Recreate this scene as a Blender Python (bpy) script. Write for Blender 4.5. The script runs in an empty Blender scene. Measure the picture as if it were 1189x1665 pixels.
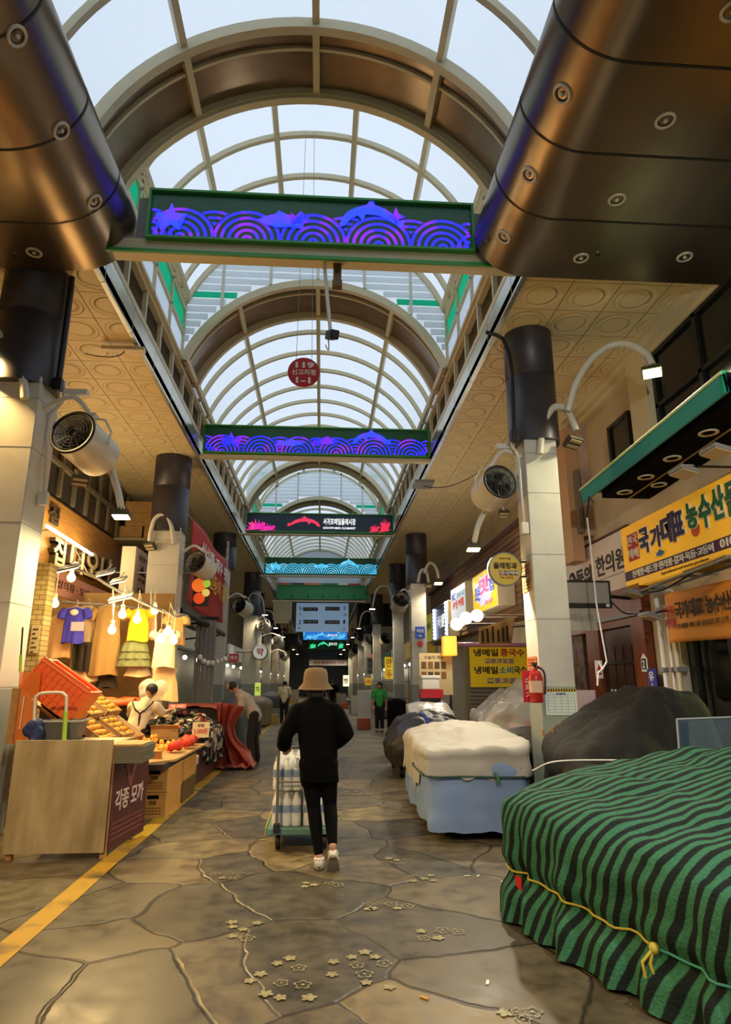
import bpy, bmesh, math, random
from mathutils import Vector, Matrix, noise
from math import sin, cos, pi, radians as R
rnd = random.Random(7)
S = bpy.context.scene
C = S.collection
# ---------------------------------------------------------------- camera, sky, exposure
F, CX, CY, EYE = 1050.0, 594.5, 832.5, 1.55
PITCH = math.atan(278 / F)
YAW = math.atan(72.5 * cos(PITCH) / F)
cd = bpy.data.cameras.new('camera'); cam = bpy.data.objects.new('camera', cd); C.objects.link(cam)
cd.sensor_fit = 'VERTICAL'; cd.sensor_height = 36.0; cd.lens = F / 1665 * 36.0
cd.clip_start = 0.05; cd.clip_end = 400
cam.location = (0, 0, EYE); cam.rotation_euler = (pi / 2 + PITCH, 0, -YAW)
S.camera = cam
S.view_settings.view_transform = 'Standard'; S.view_settings.look = 'None'
S.view_settings.exposure = 0.0; S.view_settings.gamma = 1.0
S.view_settings.use_curve_mapping = False
S.cycles.use_denoising = True
S.cycles.max_bounces = 8; S.cycles.diffuse_bounces = 4; S.cycles.glossy_bounces = 4
S.cycles.transmission_bounces = 6; S.cycles.transparent_max_bounces = 12
S.cycles.sample_clamp_indirect = 6.0; S.cycles.caustics_reflective = False; S.cycles.caustics_refractive = False
wd = bpy.data.worlds.new('overcast_sky'); S.world = wd; wd.use_nodes = True
bg = wd.node_tree.nodes['Background']
bg.inputs[0].default_value = (0.80, 0.90, 1.0, 1); bg.inputs[1].default_value = 1.15
LAMP = 1.0      # overall strength of the market's lamps

def ray(x, y):
    a = (x - CX) / F; b = (CY - y) / F
    cp, sp, cs, ss = cos(PITCH), sin(PITCH), cos(YAW), sin(YAW)
    return Vector((ss * cp + a * cs - b * ss * sp, cs * cp - a * ss - b * cs * sp, sp + b * cp))
def at(x, y, Y=None, Z=None, X=None):
    d = ray(x, y)
    t = Y / d[1] if Y is not None else ((Z - EYE) / d[2] if Z is not None else X / d[0])
    return Vector((d[0] * t, d[1] * t, EYE + d[2] * t))

# ---------------------------------------------------------------- materials
def lin(h):
    h = h.lstrip('#'); c = [int(h[i:i + 2], 16) / 255 for i in (0, 2, 4)]
    return tuple(v / 12.92 if v <= .04045 else ((v + .055) / 1.055) ** 2.4 for v in c) + (1,)
MATS = {}
def M(name, col='#888888', rough=.6, metal=0.0, var=None, vs=6.0, vstretch=(1, 1, 1), bump=0.0, bs=30.0, emit=0.0, alpha=None, spec=None, aniso=0, ecol=None):
    """a Principled material; var = second colour mixed in by noise"""
    if name in MATS: return MATS[name]
    m = bpy.data.materials.new(name); m.use_nodes = True; nt = m.node_tree; N = nt.nodes; L = nt.links
    b = N['Principled BSDF']
    b.inputs['Base Color'].default_value = lin(col); b.inputs['Roughness'].default_value = rough
    b.inputs['Metallic'].default_value = metal
    if spec is not None: b.inputs['Specular IOR Level'].default_value = spec
    if alpha is not None: b.inputs['Alpha'].default_value = alpha
    if aniso: b.inputs['Anisotropic'].default_value = aniso
    tc = None
    if var or bump:
        tc = N.new('ShaderNodeTexCoord'); mp = N.new('ShaderNodeMapping'); mp.inputs['Scale'].default_value = vstretch
        L.new(tc.outputs['Object'], mp.inputs['Vector'])
    if var:
        n = N.new('ShaderNodeTexNoise'); n.inputs['Scale'].default_value = vs; n.inputs['Detail'].default_value = 5
        L.new(mp.outputs[0], n.inputs['Vector'])
        r = N.new('ShaderNodeMapRange'); r.inputs[1].default_value = .35; r.inputs[2].default_value = .68
        L.new(n.outputs['Fac'], r.inputs[0])
        x = N.new('ShaderNodeMixRGB'); x.inputs[1].default_value = lin(col); x.inputs[2].default_value = lin(var)
        L.new(r.outputs[0], x.inputs[0]); L.new(x.outputs[0], b.inputs['Base Color'])
    if bump:
        n2 = N.new('ShaderNodeTexNoise'); n2.inputs['Scale'].default_value = bs; n2.inputs['Detail'].default_value = 4
        L.new(mp.outputs[0], n2.inputs['Vector'])
        bu = N.new('ShaderNodeBump'); bu.inputs['Strength'].default_value = bump; bu.inputs['Distance'].default_value = .02
        L.new(n2.outputs['Fac'], bu.inputs['Height']); L.new(bu.outputs[0], b.inputs['Normal'])
    if emit:
        b.inputs['Emission Color'].default_value = lin(ecol or col); b.inputs['Emission Strength'].default_value = emit
    MATS[name] = m
    return m
def nodes_of(m):
    nt = m.node_tree
    return nt.nodes, nt.links, nt.nodes['Principled BSDF']

# ---------------------------------------------------------------- mesh helpers
class MB:
    def __init__(s): s.v = []; s.f = []; s.sm = []; s.att = {}
    def add(s, vs, fs, smooth=False):
        o = len(s.v); s.v += [tuple(v) for v in vs]
        for f in fs: s.f.append([i + o for i in f]); s.sm.append(smooth)
        return s
    def box(s, a, b, bev=0.0):
        x0, y0, z0 = (min(a[i], b[i]) for i in range(3)); x1, y1, z1 = (max(a[i], b[i]) for i in range(3))
        if bev:
            return s.obox(((x0 + x1) / 2, (y0 + y1) / 2, (z0 + z1) / 2), (x1 - x0, y1 - y0, z1 - z0), Matrix.Identity(3), bev)
        vs = [(x, y, z) for x in (x0, x1) for y in (y0, y1) for z in (z0, z1)]
        return s.add(vs, [(0, 1, 3, 2), (4, 6, 7, 5), (0, 4, 5, 1), (2, 3, 7, 6), (0, 2, 6, 4), (1, 5, 7, 3)])
    def obox(s, c, size, rot, bev=0.0):
        bm = bmesh.new(); bmesh.ops.create_cube(bm, size=1)
        for v in bm.verts: v.co = Vector((v.co.x * size[0], v.co.y * size[1], v.co.z * size[2]))
        if bev: bmesh.ops.bevel(bm, geom=bm.edges[:], offset=bev, segments=2, affect='EDGES', profile=.6)
        c = Vector(c); vs = [c + rot @ v.co for v in bm.verts]
        bm.verts.index_update(); fs = [[v.index for v in f.verts] for f in bm.faces]; bm.free()
        return s.add(vs, fs)
    def ibox(s, o, u, v, w):
        """box from corner o spanned by vectors u, v, w"""
        o, u, v, w = Vector(o), Vector(u), Vector(v), Vector(w)
        vs = [o + u * a + v * b + w * c for a in (0, 1) for b in (0, 1) for c in (0, 1)]
        fs = [(0, 1, 3, 2), (4, 6, 7, 5), (0, 4, 5, 1), (2, 3, 7, 6), (0, 2, 6, 4), (1, 5, 7, 3)]
        if u.cross(v).dot(w) < 0: fs = [f[::-1] for f in fs]
        return s.add(vs, fs)
    def tube(s, pts, r, n=10, cap=True):
        pts = [Vector(p) for p in pts]; rs = r if isinstance(r, (list, tuple)) else [r] * len(pts)
        T = []
        for i in range(len(pts)):
            t = pts[min(i + 1, len(pts) - 1)] - pts[max(i - 1, 0)]
            T.append(t.normalized() if t.length > 1e-9 else Vector((0, 0, 1)))
        a = T[0].orthogonal().normalized(); rings = []
        for i, p in enumerate(pts):
            a = (a - T[i] * a.dot(T[i]))
            a = a.normalized() if a.length > 1e-6 else T[i].orthogonal().normalized()
            b = T[i].cross(a)
            rings.append([p + (a * cos(2 * pi * k / n) + b * sin(2 * pi * k / n)) * rs[i] for k in range(n)])
        vs = [v for g in rings for v in g]; fs = []
        for i in range(len(pts) - 1):
            for k in range(n):
                k2 = (k + 1) % n
                fs.append((i * n + k, i * n + k2, (i + 1) * n + k2, (i + 1) * n + k))
        s.add(vs, fs, True)
        if cap: s.add(rings[0], [list(range(n))[::-1]]); s.add(rings[-1], [list(range(n))])
        return s
    def lathe(s, prof, c=(0, 0, 0), ax=(0, 0, 1), n=24, smooth=True):
        ax = Vector(ax).normalized(); a = ax.orthogonal().normalized(); b = ax.cross(a); c = Vector(c); vs = []; fs = []
        for r, h in prof:
            for k in range(n): vs.append(c + ax * h + (a * cos(2 * pi * k / n) + b * sin(2 * pi * k / n)) * r)
        for i in range(len(prof) - 1):
            for k in range(n):
                k2 = (k + 1) % n; fs.append((i * n + k, i * n + k2, (i + 1) * n + k2, (i + 1) * n + k))
        return s.add(vs, fs, smooth)
    def cyl(s, c, ax, r, h, n=20):
        s.lathe([(r, 0), (r, h)], c, ax, n, True)
        s.lathe([(0.0005, 0), (r, 0)], c, ax, n, False); s.lathe([(r, h), (0.0005, h)], c, ax, n, False)
        return s
    def ball(s, c, r, n=12, sq=(1, 1, 1)):
        m = max(6, n // 2); c = Vector(c); vs = []; fs = []
        for i in range(m + 1):
            t = pi * i / m
            for k in range(n): vs.append(c + Vector((sin(t) * cos(2 * pi * k / n) * sq[0], sin(t) * sin(2 * pi * k / n) * sq[1], -cos(t) * sq[2])) * r)
        for i in range(m):
            for k in range(n):
                k2 = (k + 1) % n; fs.append((i * n + k, i * n + k2, (i + 1) * n + k2, (i + 1) * n + k))
        return s.add(vs, fs, True)
    def prism(s, poly, d):
        """closed outline (3-D points) pushed along d"""
        poly = [Vector(p) for p in poly]; n = len(poly); d = Vector(d)
        s.add(poly + [p + d for p in poly], [list(range(n))[::-1], list(range(n, 2 * n))] + [(i, (i + 1) % n, n + (i + 1) % n, n + i) for i in range(n)])
        return s
    def grid(s, fn, nu, nv, smooth=True, closed=False):
        vs = [fn(i / nu, j / nv) for j in range(nv + 1) for i in range(nu + (0 if closed else 1))]
        w = nu if closed else nu + 1; fs = []
        for j in range(nv):
            for i in range(nu):
                i2 = (i + 1) % w if closed else i + 1
                fs.append((j * w + i, j * w + i2, (j + 1) * w + i2, (j + 1) * w + i))
        return s.add(vs, fs, smooth)
    def sheet(s, fn, nu, nv, t=.006):
        """a cloth sheet fn(u, v) with thickness t"""
        g = [[Vector(fn(i / nu, j / nv)) for i in range(nu + 1)] for j in range(nv + 1)]
        def nrm(i, j):
            du = g[j][min(i + 1, nu)] - g[j][max(i - 1, 0)]; dv = g[min(j + 1, nv)][i] - g[max(j - 1, 0)][i]
            q = du.cross(dv); return q.normalized() if q.length > 1e-9 else Vector((0, 0, 1))
        w = nu + 1; A = [g[j][i] for j in range(nv + 1) for i in range(w)]
        B = [g[j][i] - nrm(i, j) * t for j in range(nv + 1) for i in range(w)]; o = len(A); fs = []
        for j in range(nv):
            for i in range(nu):
                a, b, c, d = j * w + i, j * w + i + 1, (j + 1) * w + i + 1, (j + 1) * w + i
                fs += [(a, b, c, d), (o + d, o + c, o + b, o + a)]
        for i in range(nu): fs += [(i + 1, i, o + i, o + i + 1), (nv * w + i, nv * w + i + 1, o + nv * w + i + 1, o + nv * w + i)]
        for j in range(nv): fs += [(j * w, (j + 1) * w, o + (j + 1) * w, o + j * w), ((j + 1) * w + nu, j * w + nu, o + j * w + nu, o + (j + 1) * w + nu)]
        return s.add(A + B, fs, True)

def wloc(p):
    v = Vector((0, 0, 0))
    while p is not None: v = v + p.location; p = p.parent
    return v
def obj(name, mb, mat, parent=None, local=False):
    me = bpy.data.meshes.new(name)
    off = Vector((0, 0, 0)) if (parent is None or local) else wloc(parent)
    me.from_pydata([tuple(Vector(v) - off) for v in mb.v], [], mb.f)
    me.polygons.foreach_set('use_smooth', mb.sm)
    for k, vals in mb.att.items():
        a = me.attributes.new(k, 'FLOAT', 'POINT'); a.data.foreach_set('value', vals)
    for m in (mat if isinstance(mat, (list, tuple)) else [mat]): me.materials.append(m)
    me.update()
    o = bpy.data.objects.new(name, me); C.objects.link(o)
    if parent is not None: o.parent = parent
    return o
def tag(o, label=None, cat=None, group=None, kind=None):
    for k, v in (('label', label), ('category', cat), ('group', group), ('kind', kind)):
        if v: o[k] = v
    return o
def thing(name, label, cat, loc=(0, 0, 0), group=None):
    o = bpy.data.objects.new(name, None); C.objects.link(o); o.location = loc; o.empty_display_size = .05
    return tag(o, label, cat, group)
def struct(name, mb, mat, parent=None):
    o = obj(name, mb, mat, parent)
    if parent is None: o['kind'] = 'structure'
    return o
def dup(root, loc, rotz=0.0, label=None, group=None, rot=None):
    r = root.copy(); C.objects.link(r); r.location = loc; r.rotation_euler = rot or (0, 0, rotz)
    if label: r['label'] = label
    if group: r['group'] = group
    for ch in list(root.children):
        c = ch.copy(); C.objects.link(c); c.parent = r
        for g in list(ch.children):
            d = g.copy(); C.objects.link(d); d.parent = c
    return r
def remesh(mb, voxel, smooth=6, fac=.5):
    """fuses the overlapping shapes of mb into one continuous skin"""
    me = bpy.data.meshes.new('tmp'); me.from_pydata(mb.v, [], mb.f); o = bpy.data.objects.new('tmp', me); C.objects.link(o)
    m = o.modifiers.new('r', 'REMESH'); m.mode = 'VOXEL'; m.voxel_size = voxel
    k = o.modifiers.new('s', 'SMOOTH'); k.iterations = smooth; k.factor = fac
    dg = bpy.context.evaluated_depsgraph_get(); me2 = bpy.data.meshes.new_from_object(o.evaluated_get(dg))
    out = MB(); out.v = [tuple(v.co) for v in me2.vertices]; out.f = [list(p.vertices) for p in me2.polygons]; out.sm = [True] * len(out.f)
    bpy.data.objects.remove(o); bpy.data.meshes.remove(me); bpy.data.meshes.remove(me2)
    return out
_tx = {}
def glyphs(s, bold=.0, depth=.02):
    k = (s, bold, depth)
    if k not in _tx:
        c = bpy.data.curves.new('t', 'FONT'); c.body = s; c.size = 1; c.offset = bold; c.extrude = depth; c.resolution_u = 3
        c.align_x = 'CENTER'
        o = bpy.data.objects.new('t', c); me = bpy.data.meshes.new_from_object(o)
        vs = [v.co.copy() for v in me.vertices]; fs = [list(p.vertices) for p in me.polygons]
        bpy.data.objects.remove(o); bpy.data.curves.remove(c); bpy.data.meshes.remove(me)
        lo = [min(v[i] for v in vs) for i in range(3)]; hi = [max(v[i] for v in vs) for i in range(3)]
        _tx[k] = ([((v[0] - lo[0]) / max(hi[0] - lo[0], 1e-6), (v[1] - lo[1]) / max(hi[1] - lo[1], 1e-6), (v[2] - lo[2]) / max(hi[2] - lo[2], 1e-6)) for v in vs], fs)
    return _tx[k]
def text(mb, s, o, u, v, bold=.01, depth=.004, lift=.0):
    """lettering fitted into the rectangle o + u + v, raised along u x v"""
    o, u, v = Vector(o), Vector(u), Vector(v); n = u.cross(v).normalized()
    vs, fs = glyphs(s, bold)
    return mb.add([o + u * a + v * b + n * (lift + depth * c) for a, b, c in vs], fs)
def board(root, name, o, u, v, t, mat):
    """flat board with face o + u + v and thickness t behind it"""
    n = Vector(u).cross(Vector(v)).normalized()
    return obj(name, MB().ibox(o, u, v, -n * t), mat, root)
def lettering(root, o, u, v, items, lift=.001, name='lettering'):
    """items: (string, x, y, w, h, material[, bold]) in fractions of the board; one mesh per colour"""
    u, v, o = Vector(u), Vector(v), Vector(o)
    for it in items:
        s, x, y, w, h, m = it[:6]; b = it[6] if len(it) > 6 else .015
        obj(name, text(MB(), s, o + u * x + v * y, u * w, v * h, b, .005, lift), m, root)
def caps(mb, pts, rs, n=14, flat=None):
    """tapered limb with round ends; flat=(axis, factor) squashes it"""
    pts = [Vector(p) for p in pts]; P = [pts[0]]; Q = [rs[0]]
    for i in range(len(pts) - 1):
        for k in (1, 2, 3, 4): P.append(pts[i].lerp(pts[i + 1], k / 4)); Q.append(rs[i] + (rs[i + 1] - rs[i]) * k / 4)
    d0 = (pts[0] - pts[1]).normalized(); d1 = (pts[-1] - pts[-2]).normalized()
    for a in (.5, .85, .98): P.insert(0, pts[0] + d0 * rs[0] * a); Q.insert(0, rs[0] * math.sqrt(1 - a * a))
    for a in (.5, .85, .98): P.append(pts[-1] + d1 * rs[-1] * a); Q.append(rs[-1] * math.sqrt(1 - a * a))
    return mb.tube(P, Q, n)
def arc(p0, p1, p2, n=12):
    """quadratic curve through control points"""
    p0, p1, p2 = Vector(p0), Vector(p1), Vector(p2)
    return [p0 * (1 - t) ** 2 + p1 * 2 * t * (1 - t) + p2 * t * t for t in [i / n for i in range(n + 1)]]
def spline(pts, n=8):
    pts = [Vector(p) for p in pts]; P = [pts[0] * 2 - pts[1]] + pts + [pts[-1] * 2 - pts[-2]]; out = []
    for i in range(1, len(P) - 2):
        for k in range(n):
            t = k / n; a, b, c, d = P[i - 1:i + 3]
            out.append(.5 * ((2 * b) + (c - a) * t + (2 * a - 5 * b + 4 * c - d) * t * t + (3 * b - a - 3 * c + d) * t ** 3))
    return out + [pts[-1]]
def nz(*p): return noise.noise(Vector(p))
def point(name, loc, power, col, radius=.06, parent=None):
    l = bpy.data.lights.new(name, 'POINT'); l.energy = power * LAMP; l.color = col; l.shadow_soft_size = radius
    o = bpy.data.objects.new(name, l); C.objects.link(o); o.location = Vector(loc) - (wloc(parent) if parent else Vector())
    if parent: o.parent = parent
    return o
def spot(name, loc, to, power, col, ang=130, blend=.8, radius=.06, parent=None):
    l = bpy.data.lights.new(name, 'SPOT'); l.energy = power * LAMP; l.color = col; l.spot_size = R(ang); l.spot_blend = blend; l.shadow_soft_size = radius
    o = bpy.data.objects.new(name, l); C.objects.link(o); o.location = Vector(loc) - (wloc(parent) if parent else Vector())
    o.rotation_euler = (Vector(to) - Vector(loc)).to_track_quat('-Z', 'Y').to_euler()
    if parent: o.parent = parent
    return o
WARM = (1.0, .62, .22); COOL = (.86, 1.0, .62); NEUT = (1.0, .86, .62)
# ================================================================ the setting
XL, XR = -2.85, 2.45          # inner faces of the two eaves
WL, WR = -5.4, 4.95           # shop fronts
ZS = 6.55                     # soffit height
# ---- stone street
def floor_mat():
    m = M('street_stone', '#6b5f48', .42); N, L, b = nodes_of(m)
    tc = N.new('ShaderNodeTexCoord'); mp = N.new('ShaderNodeMapping'); L.new(tc.outputs['Object'], mp.inputs[0])
    nd = N.new('ShaderNodeTexNoise'); nd.inputs['Scale'].default_value = 1.6; nd.inputs['Detail'].default_value = 3; L.new(mp.outputs[0], nd.inputs['Vector'])
    sb = N.new('ShaderNodeVectorMath'); sb.operation = 'MULTIPLY_ADD'; sb.inputs[1].default_value = (.30, .30, 0); L.new(nd.outputs['Color'], sb.inputs[0]); L.new(mp.outputs[0], sb.inputs[2])
    v1 = N.new('ShaderNodeTexVoronoi'); v1.voronoi_dimensions = '2D'; v1.feature = 'DISTANCE_TO_EDGE'; v1.inputs['Scale'].default_value = 1.18; L.new(sb.outputs[0], v1.inputs['Vector'])
    v2 = N.new('ShaderNodeTexVoronoi'); v2.voronoi_dimensions = '2D'; v2.inputs['Scale'].default_value = 1.18; L.new(sb.outputs[0], v2.inputs['Vector'])
    edge = N.new('ShaderNodeMapRange'); edge.inputs[1].default_value = .004; edge.inputs[2].default_value = .022; L.new(v1.outputs['Distance'], edge.inputs[0])
    sep = N.new('ShaderNodeSeparateColor'); L.new(v2.outputs['Color'], sep.inputs[0])
    cr = N.new('ShaderNodeValToRGB'); e = cr.color_ramp.elements
    e[0].color = lin('#4c4535'); e[1].color = lin('#84734f'); e.new(.35).color = lin('#625843'); e.new(.7).color = lin('#6f6146')
    L.new(sep.outputs[0], cr.inputs[0])
    n2 = N.new('ShaderNodeTexNoise'); n2.inputs['Scale'].default_value = 5; n2.inputs['Detail'].default_value = 8; n2.inputs['Roughness'].default_value = .65; L.new(mp.outputs[0], n2.inputs['Vector'])
    mr = N.new('ShaderNodeMapRange'); mr.inputs[1].default_value = .3; mr.inputs[2].default_value = .7; mr.inputs[3].default_value = .45; mr.inputs[4].default_value = 1.3; L.new(n2.outputs['Fac'], mr.inputs[0])
    mul = N.new('ShaderNodeMixRGB'); mul.blend_type = 'MULTIPLY'; mul.inputs[0].default_value = 1; L.new(cr.outputs[0], mul.inputs[1]); L.new(mr.outputs[0], mul.inputs[2])
    jm = N.new('ShaderNodeMixRGB'); jm.inputs[1].default_value = lin('#2e2719'); L.new(edge.outputs[0], jm.inputs[0]); L.new(mul.outputs[0], jm.inputs[2]); L.new(jm.outputs[0], b.inputs['Base Color'])
    rr = N.new('ShaderNodeMapRange'); rr.inputs[1].default_value = .3; rr.inputs[2].default_value = .7; rr.inputs[3].default_value = .3; rr.inputs[4].default_value = .62; L.new(n2.outputs['Fac'], rr.inputs[0]); L.new(rr.outputs[0], b.inputs['Roughness'])
    hh = N.new('ShaderNodeMath'); hh.operation = 'MULTIPLY_ADD'; hh.inputs[1].default_value = .25; L.new(n2.outputs['Fac'], hh.inputs[0]); L.new(edge.outputs[0], hh.inputs[2])
    bu = N.new('ShaderNodeBump'); bu.inputs['Strength'].default_value = .5; bu.inputs['Distance'].default_value = .015; L.new(hh.outputs[0], bu.inputs['Height']); L.new(bu.outputs[0], b.inputs['Normal'])
    return m
struct('floor', MB().box((-30, -45, -.2), (30, 97, 0)), floor_mat())
m_line = M('worn_yellow_paint', '#c39622', .55, var='#6b5a35', vs=3.2)
N_, L_, B_ = nodes_of(m_line); [n for n in N_ if n.type == 'MAP_RANGE'][0].inputs[1].default_value = .5
ml = MB()
yy = 2.2
while yy < 26:
    y2 = yy + .5
    x = lambda q: -1.86 + .012 * nz(q * .7, 3, 1)
    ml.add([(x(yy) - .085, yy, .004), (x(yy) + .085, yy, .004), (x(y2) + .085, y2, .004), (x(y2) - .085, y2, .004)], [(0, 1, 2, 3)]); yy = y2
struct('floor_line', ml, m_line)
# brass-coloured blossom marks set in the stones
mf = MB()
def blossom(cx, cy, r, solid):
    P = []
    for k in range(40):
        a = 2 * pi * k / 40; q = r * (.58 + .46 * abs(cos(2.5 * a + cx * 9)))
        P.append((q * cos(a), q * sin(a)))
    n = len(P)
    if solid: mf.add([(cx + p[0] * .8, cy + p[1] * .8, .006) for p in P], [list(range(n))])
    else:
        mf.add([(cx + p[0], cy + p[1], .006) for p in P] + [(cx + p[0] * .8, cy + p[1] * .8, .006) for p in P], [(i, (i + 1) % n, n + (i + 1) % n, n + i) for i in range(n)])
        mf.add([(cx + r * .22 * cos(2 * pi * k / 8), cy + r * .22 * sin(2 * pi * k / 8), .006) for k in range(8)], [list(range(8))])
for (px, py, n, dx, dy) in ((455, 1590, 10, .17, .22), (585, 1582, 10, .16, .22), (397, 1512, 6, .10, .14), (722, 1522, 5, .14, .07), (628, 1475, 6, .17, .05), (522, 1438, 5, .14, .05), (385, 1424, 5, .2, .06), (690, 1430, 5, .14, .08),
                            (845, 1648, 4, .1, .06), (645, 1400, 5, .12, .07), (425, 1368, 5, .16, .08), (575, 1290, 6, .15, .1), (640, 1310, 5, .15, .1), (590, 1250, 5, .14, .14), (700, 1290, 4, .1, .1), (470, 1300, 4, .12, .1)):
    p = at(px, py, Z=0); done = []
    for k in range(n):
        for tr in range(60):
            q = (p.x + rnd.uniform(-1, 1) * dx, p.y + rnd.uniform(-1, 1) * dy * 1.25)
            if all((q[0] - o[0]) ** 2 + (q[1] - o[1]) ** 2 > .0068 for o in done): break
        done.append(q); blossom(q[0], q[1], rnd.uniform(.042, .054), rnd.random() < .45)
struct('floor_inlay_marking', mf, M('inlay_brass', '#a39b72', .5, var='#7d7450', vs=30))
# ---- shop-front walls
m_wl = M('wall_paint_left', '#a89a80', .8, var='#8d7f68', vs=1.3)
m_wr = M('wall_paint_right', '#c9bda6', .8, var='#b3a68e', vs=1.5)
struct('wall_left', MB().box((WL - .25, -9, 0), (WL, 96, ZS)), m_wl)
struct('wall_right', MB().box((WR, -9, 0), (WR + .25, 4.4, ZS)).box((WR, 8.8, 0), (WR + .25, 96, ZS)).box((WR, 4.4, 2.75), (WR + .25, 8.8, ZS)), m_wr)
struct('wall_back', MB().box((-9, -9.2, 6.1), (9, -9, 12)), M('wall_back_paint', '#6d665a', .8))
struct('wall_far', MB().box((-9, 96, 0), (9, 96.2, 12)), M('wall_far_paint', '#8d98a6', .8))
# ---- soffits with embossed rings
def soffit_mat():
    m = M('soffit_tile', '#e6d2a0', .5); N, L, b = nodes_of(m)
    tc = N.new('ShaderNodeTexCoord'); mp = N.new('ShaderNodeMapping'); mp.inputs['Scale'].default_value = (1.55, 1.55, 0); mp.inputs['Location'].default_value = (.1, .0, 0); L.new(tc.outputs['Object'], mp.inputs[0])
    fr = N.new('ShaderNodeVectorMath'); fr.operation = 'FRACTION'; L.new(mp.outputs[0], fr.inputs[0])
    sb = N.new('ShaderNodeVectorMath'); sb.operation = 'SUBTRACT'; sb.inputs[1].default_value = (.5, .5, 0); L.new(fr.outputs[0], sb.inputs[0])
    ln = N.new('ShaderNodeVectorMath'); ln.operation = 'LENGTH'; L.new(sb.outputs[0], ln.inputs[0])
    cr = N.new('ShaderNodeValToRGB'); e = cr.color_ramp.elements; e[0].position = .0; e[0].color = (.5, .5, .5, 1); e[1].position = 1; e[1].color = (.5, .5, .5, 1)
    for p, v in ((.26, .5), (.30, 0), (.34, 1), (.39, 1), (.43, .5)): q = e.new(p); q.color = (v, v, v, 1)
    L.new(ln.outputs['Value'], cr.inputs[0])
    ab = N.new('ShaderNodeVectorMath'); ab.operation = 'ABSOLUTE'; L.new(sb.outputs[0], ab.inputs[0])
    sx = N.new('ShaderNodeSeparateXYZ'); L.new(ab.outputs[0], sx.inputs[0])
    mx = N.new('ShaderNodeMath'); mx.operation = 'MAXIMUM'; L.new(sx.outputs[0], mx.inputs[0]); L.new(sx.outputs[1], mx.inputs[1])
    gm = N.new('ShaderNodeMapRange'); gm.inputs[1].default_value = .485; gm.inputs[2].default_value = .496; gm.inputs[3].default_value = 1; gm.inputs[4].default_value = 0; L.new(mx.outputs[0], gm.inputs[0])
    hm = N.new('ShaderNodeMath'); hm.operation = 'MULTIPLY'; L.new(cr.outputs[0], hm.inputs[0]); L.new(gm.outputs[0], hm.inputs[1])
    bu = N.new('ShaderNodeBump'); bu.invert = True; bu.inputs['Strength'].default_value = 1; bu.inputs['Distance'].default_value = .022; L.new(hm.outputs[0], bu.inputs['Height']); L.new(bu.outputs[0], b.inputs['Normal'])
    mc = N.new('ShaderNodeMixRGB'); mc.inputs[1].default_value = lin('#a89a78'); mc.inputs[2].default_value = lin('#e6d2a0'); L.new(gm.outputs[0], mc.inputs[0]); L.new(mc.outputs[0], b.inputs['Base Color'])
    return m
m_sof = soffit_mat()
struct('ceiling_soffit_left', MB().box((WL - .3, -9, ZS), (XL, 96, ZS + .12)), m_sof)
struct('ceiling_soffit_right', MB().box((XR, -9, ZS), (WR + .3, 96, ZS + .12)), m_sof)
m_cream = M('cream_steel', '#d8cba8', .45); m_white = M('white_paint', '#dcd8cc', .45)
mb = MB()
for k, (x, z) in enumerate(((WR - .32, 6.50), (WR - .22, 6.42), (WR - .12, 6.33))): mb.box((x, -9, z), (WR - .002, 96, ZS - .001 if k == 0 else z + .085))
struct('trim_soffit_right', mb, m_cream)
# ---- eaves: a bright fascia, above it an open truss
m_fas = M('fascia_panel', '#e6e6de', .22, metal=.8, var='#d2d0c2', vs=2)
for side, x, s in (('left', XL, -1), ('right', XR, 1)):
    mb = MB(); y = 6.2
    while y < 60: mb.box((x, y, ZS - .04), (x + s * .06, y + 1.235, 6.93)); y += 1.25
    struct('trim_fascia_' + side, mb, m_fas)
    mb = MB(); y0, y1 = -9, 60
    for z in (6.95, 7.58): mb.box((x, y0, z), (x + s * .1, y1, z + .1))
    y = 6.4
    while y < 60:
        mb.box((x + s * .01, y, 7.05), (x + s * .08, y + .07, 7.58))
        y += .95
    struct('trim_truss_' + side, mb, m_cream)
    struct('wall_clerestory_' + side, MB().box((x + s * .45, -9, ZS + .12), (x + s * .5, 96, 7.66)), M('clerestory_panel', '#b3a48a', .6))
    struct('roof_edge_' + side, MB().box((x + s * .02, -9, 7.68), (x + s * 6, 96, 7.75)), M('roof_edge_metal', '#8d8a80', .6))
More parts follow.
